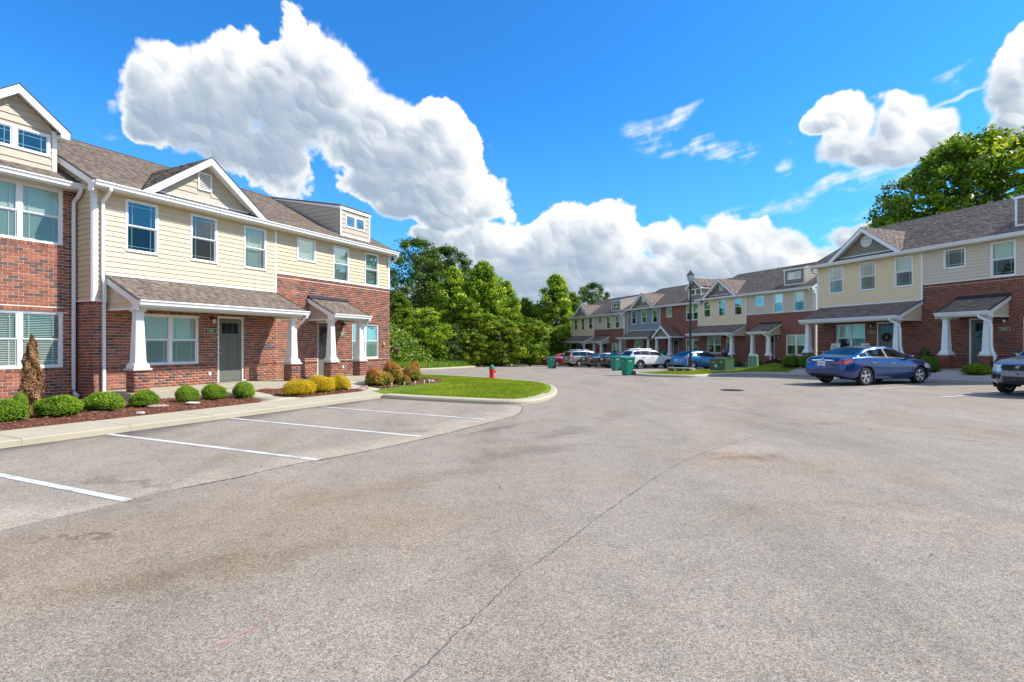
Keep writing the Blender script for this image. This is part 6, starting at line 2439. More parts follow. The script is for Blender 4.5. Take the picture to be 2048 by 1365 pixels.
def curve(pts, win=0.10):
    """smoothed polyline lookup"""
    xs = np.array([p[0] for p in pts])
    ys = np.array([p[1] for p in pts])
    g = np.arange(xs[0] - 0.4, xs[-1] + 0.4, 0.01)
    v = np.interp(g, xs, ys)
    k = max(1, int(win / 0.01))
    ker = np.hanning(k + 2)[1:-1] if k > 2 else np.ones(1)
    ker /= ker.sum()
    pad = len(ker) // 2
    vv = np.convolve(np.pad(v, (pad, len(ker) - 1 - pad), mode='edge'), ker, 'valid')
    return lambda x: float(np.interp(x, g, vv))


WHEELS = {}


def wheel_parts(r, style, w=0.215):
    key = (round(r, 3), style)
    if key in WHEELS:
        return WHEELS[key]
    t = MB()
    rr = r * 0.70
    t.lathe([(rr - 0.01, -w * 0.42), (rr + 0.015, -w * 0.5), (r - 0.035, -w * 0.5), (r - 0.008, -w * 0.42), (r, -w * 0.28), (r, w * 0.28), (r - 0.008, w * 0.42), (r - 0.035, w * 0.5), (rr + 0.015, w * 0.5), (rr - 0.01, w * 0.42)], (0, 0, 0), 36, 'y')
    tyre = t.mesh('tyre')
    for p in tyre.polygons:
        p.use_smooth = True
    tyre.materials.append(RUBBER)
    m = MB()
    yo = w * 0.40
    m.lathe([(rr, yo + 0.004), (rr - 0.022, yo + 0.006), (rr - 0.030, yo - 0.02), (rr - 0.03, -w * 0.42), (rr, -w * 0.42)], (0, 0, 0), 36, 'y')
    m.lathe([(0.0, yo + 0.004), (0.045, yo + 0.002), (0.07, yo - 0.012), (0.07, yo - 0.04), (0, yo - 0.04)], (0, 0, 0), 16, 'y')
    n = {'ten': 5, 'multi': 9, 'five': 5, 'seven': 7}[style]
    for i in range(n):
        offs = (-0.13, 0.13) if style == 'ten' else (0.0,)
        for o in offs:
            a = 2 * math.pi * i / n + 0.2
            b = a + o
            c, s = math.cos(a), math.sin(a)
            c2, s2 = math.cos(b), math.sin(b)
            wd0, wd1 = (0.022, 0.030) if style == 'ten' else (0.030, 0.040) if style != 'multi' else (0.018, 0.024)
            p0, p1 = (0.05 * c, 0.05 * s), ((rr - 0.02) * c2, (rr - 0.02) * s2)
            tx, tz = -s2, c2
            vs = []
            for (q, wd, y) in ((p0, wd0, yo - 0.008), (p1, wd1, yo - 0.004)):
                for sg in (-1, 1):
                    vs.append((q[0] + tx * wd * sg, y, q[1] + tz * wd * sg))
                    vs.append((q[0] + tx * wd * sg, y - 0.035, q[1] + tz * wd * sg))
            m.add(vs, [(0, 2, 6, 4), (0, 4, 5, 1), (2, 3, 7, 6)])
    rim = m.mesh('rim')
    rim.materials.append(SILVER)
    d = MB()  # dark disc filling the rim, standing in for shade behind the spokes
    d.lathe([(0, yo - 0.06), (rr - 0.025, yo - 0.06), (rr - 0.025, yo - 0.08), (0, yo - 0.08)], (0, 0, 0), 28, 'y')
    disc = d.mesh('rim_backing')
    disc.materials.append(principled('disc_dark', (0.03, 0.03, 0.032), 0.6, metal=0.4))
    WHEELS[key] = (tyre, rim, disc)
    return WHEELS[key]


def car(label, pos, heading, spec, mat, group=None, z=None):
    """lofted body; x forward, y left"""
    L, W, H = spec['L'], spec['W'], spec['H']
    r = spec['r']
    xf = L / 2 - spec['fo']
    xr = xf - spec['wb']
    top = curve(spec['top'], spec.get('soft', 0.16))
    belt = curve(spec['belt'], 0.2)
    bot = curve(spec['bot'], 0.2)
    plan = curve([(-L / 2, W / 2 * 0.80), (-L / 2 + 0.10, W / 2 * 0.90), (-L / 2 + 0.45, W / 2 * 0.975), (-L * 0.2, W / 2), (L * 0.2, W / 2), (L / 2 - 0.6, W / 2 * 0.965), (L / 2 - 0.22, W / 2 * 0.86), (L / 2 - 0.05, W / 2 * 0.68), (L / 2, W / 2 * 0.60)], 0.14)
    root = empty('parked_car', (pos[0], pos[1], gz(*pos) if z is None else z), heading)
    tag(root, label, 'car', group)
    counts = [5, 2, 4, 6, 5, 9, 3, 6]

    def section(x):
        zb, zs, zt, w = bot(x), belt(x), top(x), plan(x)
        gh = max(0.0, zt - zs)
        f = min(1.0, gh / 0.45)
        wr = w * (0.93 - (1 - spec['roofw']) * f)
        ws = w * 0.955
        zs2 = min(zs, zt - 0.02)
        P = [(0, zb), (w * 0.84, zb), (w * 0.965, zb + 0.07), (w, zb + 0.36 * (zs2 - zb)), (w * 0.992, zb + 0.74 * (zs2 - zb)), (ws, zs2),
             (wr, zt - 0.03 - 0.05 * f), (wr * 0.90, zt - 0.012 - 0.012 * f), (0, zt + 0.006)]
        pts, sg = [], []
        for k in range(len(P) - 1):
            for j in range(counts[k]):
                t = j / counts[k]
                pts.append((P[k][0] + (P[k + 1][0] - P[k][0]) * t, P[k][1] + (P[k + 1][1] - P[k][1]) * t))
                sg.append(k + (t if k == 5 else 0) * 0.999)
        pts.append(P[-1])
        a = np.array(pts)
        for _ in range(2):
            b = a.copy()
            b[1:-1] = 0.25 * a[:-2] + 0.5 * a[1:-1] + 0.25 * a[2:]
            a = b
        return a, sg

    e = 0.30
    xs = list(np.concatenate([np.arange(-L / 2, -L / 2 + e, 0.02), np.arange(-L / 2 + e, L / 2 - e, 0.045), np.arange(L / 2 - e, L / 2 + 0.001, 0.02)]))
    rings, sgs, rx = [], None, []
    qs = [0.05, 0.2, 0.36, 0.5, 0.63, 0.75, 0.85, 0.93]
    a0, sgs = section(xs[0])
    zc = (a0[:, 1].min() + a0[:, 1].max()) / 2
    for q in qs:
        rings.append((np.stack([a0[:, 0] * q, zc + (a0[:, 1] - zc) * q], 1), -L / 2 - 0.05 * (1 - q ** 3), 'rear'))
    for x in xs:
        rings.append((section(x)[0], x, 'mid'))
    a1, _ = section(xs[-1])
    zc1 = (a1[:, 1].min() + a1[:, 1].max()) / 2
    for q in qs[::-1]:
        rings.append((np.stack([a1[:, 0] * q, zc1 + (a1[:, 1] - zc1) * q], 1), L / 2 + 0.05 * (1 - q ** 3), 'front'))
    K = len(sgs) + 1
    Ra = r + spec.get('arch', 0.055)
    V = {}
    for i, (a, x, kind) in enumerate(rings):
        for k in range(K):
            y, z_ = a[k]
            xx = x
            # sloping nose and tail
            if x > L / 2 - 0.5:
                xx -= spec.get('nose', 0.30) * max(0.0, z_ - 0.45) * min(1.0, (x - (L / 2 - 0.5)) / 0.5)
                xx -= 0.10 * max(0.0, 0.32 - z_) * min(1.0, (x - (L / 2 - 0.5)) / 0.5)
            if x < -L / 2 + 0.5:
                t = min(1.0, (-L / 2 + 0.5 - x) / 0.5)
                xx += spec.get('tail', 0.10) * max(0.0, z_ - 0.62) * t
                xx += 0.25 * max(0.0, 0.40 - z_) * t
            for wx in (xf, xr):
                d = math.hypot(xx - wx, z_ - r)
                if abs(d - Ra) < 0.028 and y > W / 2 - 0.30:
                    xx = wx + (xx - wx) * Ra / d
                    z_ = r + (z_ - r) * Ra / d
            V[(i, k)] = (xx, y, z_)
    faces = {}
    lab = spec['label']
    for i in range(len(rings) - 1):
        kind = rings[i][2] if rings[i][2] != 'mid' else rings[i + 1][2]
        for k in range(K - 1):
            q = [V[(i, k)], V[(i + 1, k)], V[(i + 1, k + 1)], V[(i, k + 1)]]
            c = [sum(p[j] for p in q) / 4 for j in range(3)]
            skip = False
            for wx in (xf, xr):
                if c[1] > W / 2 - 0.30 and math.hypot(c[0] - wx, c[2] - r) < Ra:
                    skip = True
            if skip:
                continue
            sg = sgs[k]
            name = lab(c, sg, kind, top(rings[i][1]) - belt(rings[i][1]))
            for side in (1, -1):
                nm = name
                if name.startswith('window'):
                    nm = name + ('_l' if side > 0 else '_r')
                elif name in ('taillight', 'headlight', 'foglight', 'reverse_light', 'indicator'):
                    nm = name + ('_l' if side > 0 else '_r')
                faces.setdefault(nm, []).append((i, k, side))
    MATMAP = dict(body=mat, windshield=CAR_GLASS, rear_window=CAR_GLASS, window=CAR_GLASS, taillight=LIGHT_RED, headlight=LIGHT_CLEAR, bumper=BLACK_PL, grille=BLACK_PL, trim=CHROME, roof=spec.get('roofmat', mat), pillar=BLACK_PL, chrome_bar=CHROME,
                  under=UNDER, indicator=LIGHT_AMBER, reverse_light=LIGHT_CLEAR, skirt=spec.get('skirt', mat))
    PN = dict(window='side_window', trim='window_trim', under='underbody', chrome_bar='boot_trim')
    for nm, fl in faces.items():
        base = nm[:-2] if nm[-2:] in ('_l', '_r') else nm
        base0 = base.rstrip('0123456789')
        idx, vs, fs = {}, [], []
        for (i, k, side) in fl:
            keys = [(i, k), (i + 1, k), (i + 1, k + 1), (i, k + 1)]
            f = []
            for kk in keys:
                p = V[kk]
                ss = 0 if p[1] < 1e-6 else side
                key = (kk, ss)
                if key not in idx:
                    idx[key] = len(vs)
                    vs.append((p[0], p[1] * side, p[2]))
                f.append(idx[key])
            fs.append(tuple(f if side < 0 else f[::-1]))
        m = bpy.data.meshes.new(PN.get(base0, base0))
        m.from_pydata(vs, [], fs)
        for p in m.polygons:
            p.use_smooth = True
        m.update()
        obj(PN.get(base0, base0), m, MATMAP[base0], root)
    # inside: dark tub so that the cabin is not hollow, seats
    xi0, xi1 = spec['cabin']
    tub = MB().box(xi0, xi1, -W / 2 + 0.12, W / 2 - 0.12, 0.3, belt(0) - 0.06)
    for sxx in spec['seats']:
        for sy in (-0.36, 0.36):
            tub.box(sxx - 0.09, sxx + 0.09, sy - 0.23, sy + 0.23, 0.5, belt(0) + 0.20)
            tub.box(sxx - 0.05, sxx + 0.05, sy - 0.11, sy + 0.11, belt(0) + 0.22, belt(0) + 0.36)
    tub.build('cabin', INTERIOR, root)
    # wheel arches
    for wx in (xf, xr):
        ar = MB()
        n = 18
        for sg in (1, -1):
            y0, y1 = sg * (W / 2 - 0.30), sg * (W / 2 - 0.02)
            vs = []
            for j in range(n + 1):
                a = math.pi * (-0.12 + 1.24 * j / n)
                vs += [(wx + Ra * math.cos(a), y0, r + Ra * math.sin(a)), (wx + Ra * math.cos(a), y1, r + Ra * math.sin(a))]
            ar.add(vs, [(2 * j, 2 * j + 2, 2 * j + 3, 2 * j + 1) for j in range(n)])
            cvs = [(wx + Ra * math.cos(math.pi * (-0.12 + 1.24 * j / n)), y0, r + Ra * math.sin(math.pi * (-0.12 + 1.24 * j / n))) for j in range(n + 1)]
            ar.add(cvs, [tuple(range(n + 1))])
        ar.build('wheel_arch', UNDER, root)
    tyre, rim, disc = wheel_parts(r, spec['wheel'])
    for wx in (xf, xr):
        for sg in (1, -1):
            w_ = empty('wheel', (wx, sg * (W / 2 - 0.135), r), 0 if sg > 0 else math.pi, root)
            obj('tyre', tyre, None, w_)
            obj('rim', rim, None, w_)
            obj('rim_backing', disc, None, w_)
    # door gaps and handles
    def skin(x, zq):
        a, _ = section(x)
        h_ = len(a) // 2
        zz, yy = a[5:28, 1], a[5:28, 0]
        o = np.argsort(zz)
        return float(np.interp(zq, zz[o], yy[o]))
    gaps = MB()
    for gx in spec['gaps']:
        for sg in (1, -1):
            zs_ = np.linspace(bot(gx) + 0.12, belt(gx) - 0.01, 10)
            vs = []
            for zq in zs_:
                bend = 0.0
                if abs(gx - spec['gaps'][0]) < 1e-6:
                    bend = spec.get('gapbend', 0.0) * max(0.0, 0.75 - zq)
                y = skin(gx, zq) + 0.0025
                vs += [(gx - 0.006 + bend, sg * y, zq), (gx + 0.006 + bend, sg * y, zq)]
            gaps.add(vs, [(2 * j, 2 * j + 1, 2 * j + 3, 2 * j + 2) for j in range(len(zs_) - 1)])
    gaps.build('door_gap', UNDER, root)
    for hx in spec['handles']:
        for sg in (1, -1):
            zq = spec['handle_z']
            y = skin(hx, zq)
            MB().box(hx - 0.10, hx + 0.10, sg * y - 0.012, sg * y + 0.028 * sg, zq - 0.018, zq + 0.018).build('door_handle', spec.get('handlemat', CHROME), root, bevel=0.008)
    # mirrors
    mx = spec['mirror']
    for sg in (1, -1):
        zq = belt(mx) + 0.06
        y = W / 2 * 0.955
        bm = bmesh.new()
        bmesh.ops.create_uvsphere(bm, u_segments=14, v_segments=10, radius=1.0)
        for v in bm.verts:
            v.co = Vector((mx + v.co.x * 0.075 + 0.03, sg * (y + 0.11) + v.co.y * 0.105, zq + 0.05 + v.co.z * 0.068))
        for f in bm.faces:
            f.smooth = True
        m = bpy.data.meshes.new('mirror')
        bm.to_mesh(m)
        bm.free()
        mo = obj('mirror', m, spec.get('mirrormat', mat), root)
        MB().box(mx - 0.02, mx + 0.05, min(sg * (y - 0.05), sg * (y + 0.06)), max(sg * (y - 0.05), sg * (y + 0.06)), zq - 0.03, zq + 0.02).build('stalk', BLACK_PL, mo)
    # plates and badges
    xe = -L / 2 - 0.048 + spec.get('plate_dx', 0.0)
    pz = spec['plate_z']
    pl = MB().box(xe - 0.012, xe + 0.03, -0.155, 0.155, pz - 0.078, pz + 0.078).build('number_plate', PLATE, root)
    ink = MB()
    for j, (wd, gp) in enumerate(((0.022, 0.0), (0.03, 0.012), (0.018, 0.012), (0.034, 0.02), (0.024, 0.012), (0.03, 0.01))):
        y = 0.11 - 0.04 * j
        ink.box(xe - 0.0135, xe - 0.0122, y - wd, y, pz - 0.035 + 0.01 * (j % 2), pz + 0.030 - 0.008 * (j % 3))
    ink.build('plate_print', PLATE_INK, pl)
    if spec.get('badge_z'):
        bz = spec['badge_z']
        bx = -L / 2 - 0.045 + spec.get('badge_dx', 0.0)
        b = MB()
        b.lathe([(0.052, 0.0), (0.052, -0.012), (0.038, -0.012), (0.038, 0.0)], (bx, 0, bz), 20, 'x')
        b.box(bx - 0.014, bx, -0.055, 0.055, bz - 0.010, bz + 0.010)
        b.build('badge', CHROME, root)
    if spec.get('rails'):
        for sg in (1, -1):
            pts = [(x, sg * W / 2 * (spec['roofw'] - 0.05), top(x) + 0.035) for x in np.linspace(spec['rails'][0], spec['rails'][1], 9)]
            pts = [(pts[0][0], pts[0][1], pts[0][2] - 0.06)] + pts + [(pts[-1][0], pts[-1][1], pts[-1][2] - 0.06)]
            MB().tube(pts, 0.017, 8).build('roof_rail', SILVER, root, smooth=True)
    if spec.get('exhaust'):
        for sg in spec['exhaust']:
            MB().tube([(-L / 2 - 0.02, sg, 0.29), (-L / 2 + 0.15, sg, 0.29)], 0.04, 12).build('exhaust', CHROME, root)
    for extra in spec.get('extra', ()):
        extra(root, section, skin)
    return root


def labeller(L, W, ws, rw, dlo, pillars, tail, head, lowdark=0.0, chrome=False, side_roof=False, suv=False, bar=None, nose_grille=None):
    """which part of the skin a face belongs to"""
    def f(c, sg, kind, gh):
        x, y, z = c
        y = abs(y)
        if sg < 1 and kind == 'mid':
            return 'under'
        if sg < 1 and z < 0.42:
            return 'bumper'
        if kind == 'rear' or x < -L / 2 + 0.55:
            for (y0, y1, z0, z1, xm) in tail:
                zz0 = z0 + 0.0 * y
                if y0 < y < y1 and zz0 < z < z1 and x < -L / 2 + xm and sg < 5.0:
                    return 'taillight'
            if bar and kind == 'rear' and y < bar[0] and bar[1] < z < bar[2]:
                return 'chrome_bar'
            if lowdark and z < lowdark and (kind == 'rear' or x < -L / 2 + 0.10):
                return 'bumper'
        if kind == 'front' or x > L / 2 - 0.75:
            for (y0, y1, z0, z1, xm) in head:
                if y0 < y < y1 and z0 < z < z1 and x > L / 2 - xm and sg < 7.5:
                    return 'headlight'
            if nose_grille and kind == 'front':
                for (y1, z0, z1) in nose_grille:
                    if y < y1 and z0 < z < z1:
                        return 'grille'
            if lowdark and z < lowdark * 0.8 and kind == 'front':
                return 'bumper'
        if 5 <= sg < 6 and dlo[0] < x < dlo[1] and gh > 0.14:
            t = sg - 5
            if 0.10 < t < 0.88:
                for (a, b) in pillars:
                    if a < x < b:
                        return 'pillar'
                n = sum(1 for (a, b) in pillars if x > b)
                if chrome and (t < 0.16):
                    return 'trim'
                return 'window%d' % n
            return 'body'
        if sg >= 6.9:
            if ws[0] < x < ws[1]:
                return 'windshield'
            if rw[0] < x < rw[1]:
                return 'rear_window'
        if suv and z < 0.40 and sg < 3.2 and sg >= 1:
            return 'bumper'
        return 'body'
    return f


SEDAN = dict(L=4.86, W=1.83, H=1.47, wb=2.78, fo=0.98, r=0.335, roofw=0.74, wheel='ten', nose=0.34, tail=0.16,
             top=[(-2.43, 0.98), (-2.36, 1.04), (-2.0, 1.085), (-1.78, 1.10), (-1.1, 1.375), (-0.55, 1.455), (0.0, 1.465), (0.38, 1.41), (1.15, 1.04), (1.25, 1.0), (1.8, 0.93), (2.2, 0.82), (2.43, 0.66)],
             belt=[(-2.43, 0.90), (-1.9, 1.0), (-1.3, 1.0), (-0.3, 0.955), (0.9, 0.92), (1.6, 0.86), (2.1, 0.76), (2.43, 0.60)],
             bot=[(-2.43, 0.34), (-2.1, 0.25), (-1.6, 0.20), (1.6, 0.19), (2.2, 0.21), (2.43, 0.26)],
             label=labeller(4.86, 1.83, (0.40, 1.13), (-1.74, -1.02), (-1.58, 0.98), [(-0.28, -0.20), (-1.18, -1.13)], [(0.42, 1.0, 0.80, 0.96, 0.30), (0.55, 1.0, 0.86, 1.0, 0.46)], [(0.48, 1.0, 0.60, 0.78, 0.75)], 0.36, True, bar=(0.44, 0.90, 0.935), nose_grille=[(0.5, 0.36, 0.66)]),
             cabin=(-1.3, 0.9), seats=(-0.95, 0.1), gaps=(-1.12, -0.24, 0.98), gapbend=0.5, handles=(-0.98, -0.02), handle_z=0.83, mirror=0.72, plate_z=0.80, badge_z=0.945, badge_dx=0.055, plate_dx=0.012, exhaust=(-0.55,))
SEDAN2 = dict(SEDAN, wheel='multi', label=labeller(4.86, 1.83, (0.40, 1.13), (-1.74, -1.02), (-1.58, 0.98), [(-0.28, -0.20), (-1.18, -1.13)], [(0.38, 1.0, 0.80, 0.97, 0.34)], [(0.48, 1.0, 0.60, 0.78, 0.75)], 0.34, True, nose_grille=[(0.5, 0.36, 0.66)]), exhaust=None)
HATCH = dict(L=4.46, W=1.79, H=1.46, wb=2.70, fo=0.94, r=0.335, roofw=0.74, wheel='multi', nose=0.34, tail=0.30,
             top=[(-2.23, 0.96), (-2.14, 1.06), (-1.98, 1.13), (-1.38, 1.385), (-0.9, 1.44), (-0.2, 1.46), (0.25, 1.41), (1.0, 1.05), (1.12, 1.0), (1.7, 0.90), (2.05, 0.78), (2.23, 0.62)],
             belt=[(-2.23, 0.90), (-1.7, 1.02), (-1.0, 0.99), (0.0, 0.95), (0.9, 0.92), (1.5, 0.84), (2.0, 0.70), (2.23, 0.56)],
             bot=[(-2.23, 0.34), (-1.9, 0.25), (-1.4, 0.20), (1.5, 0.19), (2.0, 0.21), (2.23, 0.26)],
             label=labeller(4.46, 1.79, (0.27, 0.98), (-2.02, -1.40), (-1.62, 0.85), [(-0.36, -0.28), (-1.22, -1.17)], [(0.40, 1.0, 0.84, 0.985, 0.50)], [(0.48, 1.0, 0.58, 0.76, 0.70)], 0.42, False, nose_grille=[(0.5, 0.32, 0.62)]),
             cabin=(-1.5, 0.8), seats=(-1.0, 0.0), gaps=(-1.15, -0.32, 0.88), gapbend=0.5, handles=(-1.02, -0.12), handle_z=0.83, handlemat=None, mirror=0.62, plate_z=0.72, badge_z=0.90, badge_dx=0.045, plate_dx=0.010)
SUV = dict(L=4.80, W=1.90, H=1.66, wb=2.80, fo=0.98, r=0.375, roofw=0.76, wheel='ten', nose=0.26, tail=0.24,
           top=[(-2.40, 1.05), (-2.36, 1.13), (-2.22, 1.25), (-1.92, 1.54), (-1.5, 1.62), (-0.6, 1.66), (0.1, 1.62), (0.45, 1.53), (1.05, 1.17), (1.2, 1.13), (1.8, 1.05), (2.2, 0.92), (2.40, 0.76)],
           belt=[(-2.40, 0.98), (-1.9, 1.14), (-1.2, 1.13), (-0.2, 1.08), (0.9, 1.05), (1.6, 0.99), (2.1, 0.84), (2.40, 0.68)],
           bot=[(-2.40, 0.42), (-2.0, 0.33), (-1.5, 0.28), (1.6, 0.27), (2.2, 0.29), (2.40, 0.34)],
           label=labeller(4.80, 1.90, (0.48, 1.04), (-2.26, -1.94), (-1.95, 0.92), [(-0.42, -0.34), (-1.28, -1.23)], [(0.60, 1.0, 0.93, 1.16, 0.42)], [(0.50, 1.0, 0.72, 0.95, 0.70)], 0.52, False, suv=True, nose_grille=[(0.45, 0.45, 0.85)]),
           cabin=(-1.9, 0.9), seats=(-1.1, 0.0), gaps=(-1.24, -0.38, 0.92), gapbend=0.5, handles=(-1.05, -0.15), handle_z=0.96, mirror=0.66, plate_z=0.86, badge_z=1.06, badge_dx=0.06, plate_dx=0.02, rails=(-1.6, 0.0), arch=0.06)
BOXY = dict(SUV, L=4.68, W=1.89, H=1.72, r=0.36, wb=2.70, fo=0.93, wheel='five', tail=0.14, nose=0.22,
            top=[(-2.34, 1.10), (-2.30, 1.20), (-2.20, 1.42), (-2.05, 1.60), (-1.7, 1.68), (-0.6, 1.72), (0.2, 1.67), (0.5, 1.58), (1.05, 1.20), (1.2, 1.15), (1.8, 1.07), (2.15, 0.95), (2.34, 0.80)],
            belt=[(-2.34, 1.02), (-1.9, 1.10), (-1.2, 1.08), (-0.2, 1.05), (0.9, 1.03), (1.6, 0.98), (2.1, 0.84), (2.34, 0.70)],
            bot=[(-2.34, 0.40), (-2.0, 0.33), (-1.5, 0.28), (1.6, 0.27), (2.2, 0.29), (2.34, 0.34)],
            label=labeller(4.68, 1.89, (0.52, 1.04), (-2.24, -2.06), (-2.0, 0.92), [(-0.40, -0.32), (-1.25, -1.19)], [(0.56, 1.0, 0.86, 1.10, 0.40)], [(0.50, 1.0, 0.72, 0.95, 0.70)], 0.50, False, suv=False, nose_grille=[(0.45, 0.45, 0.85)]))


def suv_front(root, section, skin):
    """face of the small grey SUV: emblem, intakes, bumper guard"""
    x = 4.50 / 2 + 0.02
    b = MB()
    n = 20
    ring = []
    for k in range(n):
        a = 2 * math.pi * k / n
        ca, sa = math.cos(a), math.sin(a)
        ring.append((0.066 * math.copysign(abs(ca) ** 0.6, ca), 0.052 * math.copysign(abs(sa) ** 0.6, sa)))
    zc = 0.80
    xq = x + 0.002
    vs = [(xq, p[0], zc + p[1]) for p in ring] + [(xq, p[0] * 0.82, zc + p[1] * 0.80) for p in ring] + [(xq + 0.012, p[0] * 0.92, zc + p[1] * 0.9) for p in ring]
    b.add(vs, [(k, (k + 1) % n, 2 * n + (k + 1) % n, 2 * n + k) for k in range(n)] + [(n + k, 2 * n + k, 2 * n + (k + 1) % n, n + (k + 1) % n) for k in range(n)])
    for sg in (-1, 1):
        b.box(xq, xq + 0.012, sg * 0.020 - 0.007, sg * 0.020 + 0.007, zc - 0.036, zc + 0.036)
    b.box(xq, xq + 0.011, -0.016, 0.016, zc - 0.006, zc + 0.006)
    b.build('badge', CHROME, root)
    g = MB()
    for sg in (-1, 1):
        for yy in (0.46, 0.60):
            g.box(x - 0.06, x + 0.040 - (yy - 0.4) * 0.25, sg * yy - 0.035, sg * yy + 0.035, 0.47, 0.60)
    g.box(x - 0.04, x + 0.040, -0.34, 0.34, 0.42, 0.54)
    g.build('bumper_intake', BLACK_PL, root)
    h = MB()
    for zz in (0.745, 0.79, 0.835):
        h.box(x - 0.10, x + 0.0, -0.38, 0.38, zz - 0.006, zz + 0.006)
    h.build('grille_bar', principled('grille_bar_dark', (0.03, 0.032, 0.036), 0.4), root)
    w = MB()
    for sg in (0.15, -0.55):
        w.tube([(1.22, sg, 1.10), (1.06, sg + 0.25, 1.175), (0.98, sg + 0.52, 1.235)], 0.010, 6)
    w.build('wiper', BLACK_PL, root)


SMALL_SUV = dict(SUV, L=4.50, W=1.75, H=1.68, r=0.34, wb=2.62, fo=0.86, nose=0.12, wheel='five', soft=0.12,
                 top=[(-2.25, 1.10), (-2.20, 1.25), (-2.0, 1.58), (-1.6, 1.66), (-0.6, 1.68), (0.2, 1.64), (0.45, 1.58), (0.98, 1.13), (1.15, 1.10), (1.75, 1.03), (2.1, 0.95), (2.25, 0.88)],
                 belt=[(-2.25, 1.0), (-1.2, 1.03), (0.9, 1.0), (1.6, 0.96), (2.1, 0.88), (2.25, 0.82)],
                 bot=[(-2.25, 0.42), (-1.5, 0.30), (1.6, 0.30), (2.1, 0.30), (2.25, 0.33)],
                 label=labeller(4.50, 1.75, (0.47, 0.97), (-2.1, -1.9), (-2.0, 0.85), [(-0.40, -0.32), (-1.25, -1.19)], [(0.60, 1.0, 0.90, 1.10, 0.40)], [(0.42, 1.0, 0.67, 0.86, 0.55)], 0.0, False, nose_grille=[(0.40, 0.70, 0.87)]),
                 cabin=(-1.9, 0.85), rails=None, badge_z=None, mirror=0.62, mirrormat=BLACK_PL, extra=(suv_front,))
HATCH['handlemat'] = paint('paint_hatch_blue', (0.018, 0.17, 0.40), 0.5)

GC = 'cars parked nose-in along the right row'
H1 = math.atan2(0.317, 0.948)
H2 = math.atan2(0.375, 0.927)


def place_car(label, spec, mat, rr, heading, grp=GC):
    """rr: where the rear wheel on the right-hand side touches the ground"""
    L = spec['L']
    xr = L / 2 - spec['fo'] - spec['wb']
    c, s = math.cos(heading), math.sin(heading)
    y = -(spec['W'] / 2 - 0.135)
    pos = (rr[0] - (xr * c - y * s), rr[1] - (xr * s + y * c))
    return car(label, pos, heading, spec, mat, grp)


place_car('dark blue sedan parked in front of number 7061', SEDAN, paint('paint_navy', (0.002, 0.036, 0.17), 0.45, 0.20), (12.80, 19.10), H1)
car('grey SUV facing out, cut off by the right edge of the photo', (16.25, 15.35), H1 + math.pi, SMALL_SUV, paint('paint_slate', (0.15, 0.18, 0.225), 0.55, 0.28), GC)
for lab, spec, mt, rr, hd_ in [
        ('bright blue hatchback parked behind the lamp post', HATCH, HATCH['handlemat'], (13.35, 38.9), H2),
        ('white crossover with red tail lamps parked behind the wheeled bins', SUV, paint('paint_white', (0.74, 0.74, 0.73), 0.0), (10.62, 43.6), H2),
        ('dark grey sedan half hidden behind the two green wheeled bins', SEDAN2, paint('paint_charcoal', (0.028, 0.034, 0.045), 0.5), (9.35, 46.6), H2),
        ('mid-grey sedan between the silver SUV and the dark grey sedan', dict(SEDAN2, wheel='ten'), paint('paint_grey', (0.085, 0.09, 0.10), 0.6), (8.15, 49.6), H2 + 0.03),
        ('silver SUV with roof rails parked next to the red sedan', BOXY, paint('paint_silver', (0.36, 0.36, 0.36), 0.6), (6.75, 52.9), H2),
        ('red sedan, farthest of the parked cars', SEDAN2, paint('paint_red', (0.36, 0.008, 0.010), 0.25), (4.85, 56.6), H2)]:
    place_car(lab, spec, mt, rr, hd_)

# ------------------------------------------------------------------ street furniture
GREEN_BIN = principled('bin_green', (0.004, 0.19, 0.125), 0.42, vary=0.06, vscale=3)
WHITE_PRINT = principled('bin_print', (0.75, 0.8, 0.78), 0.6)


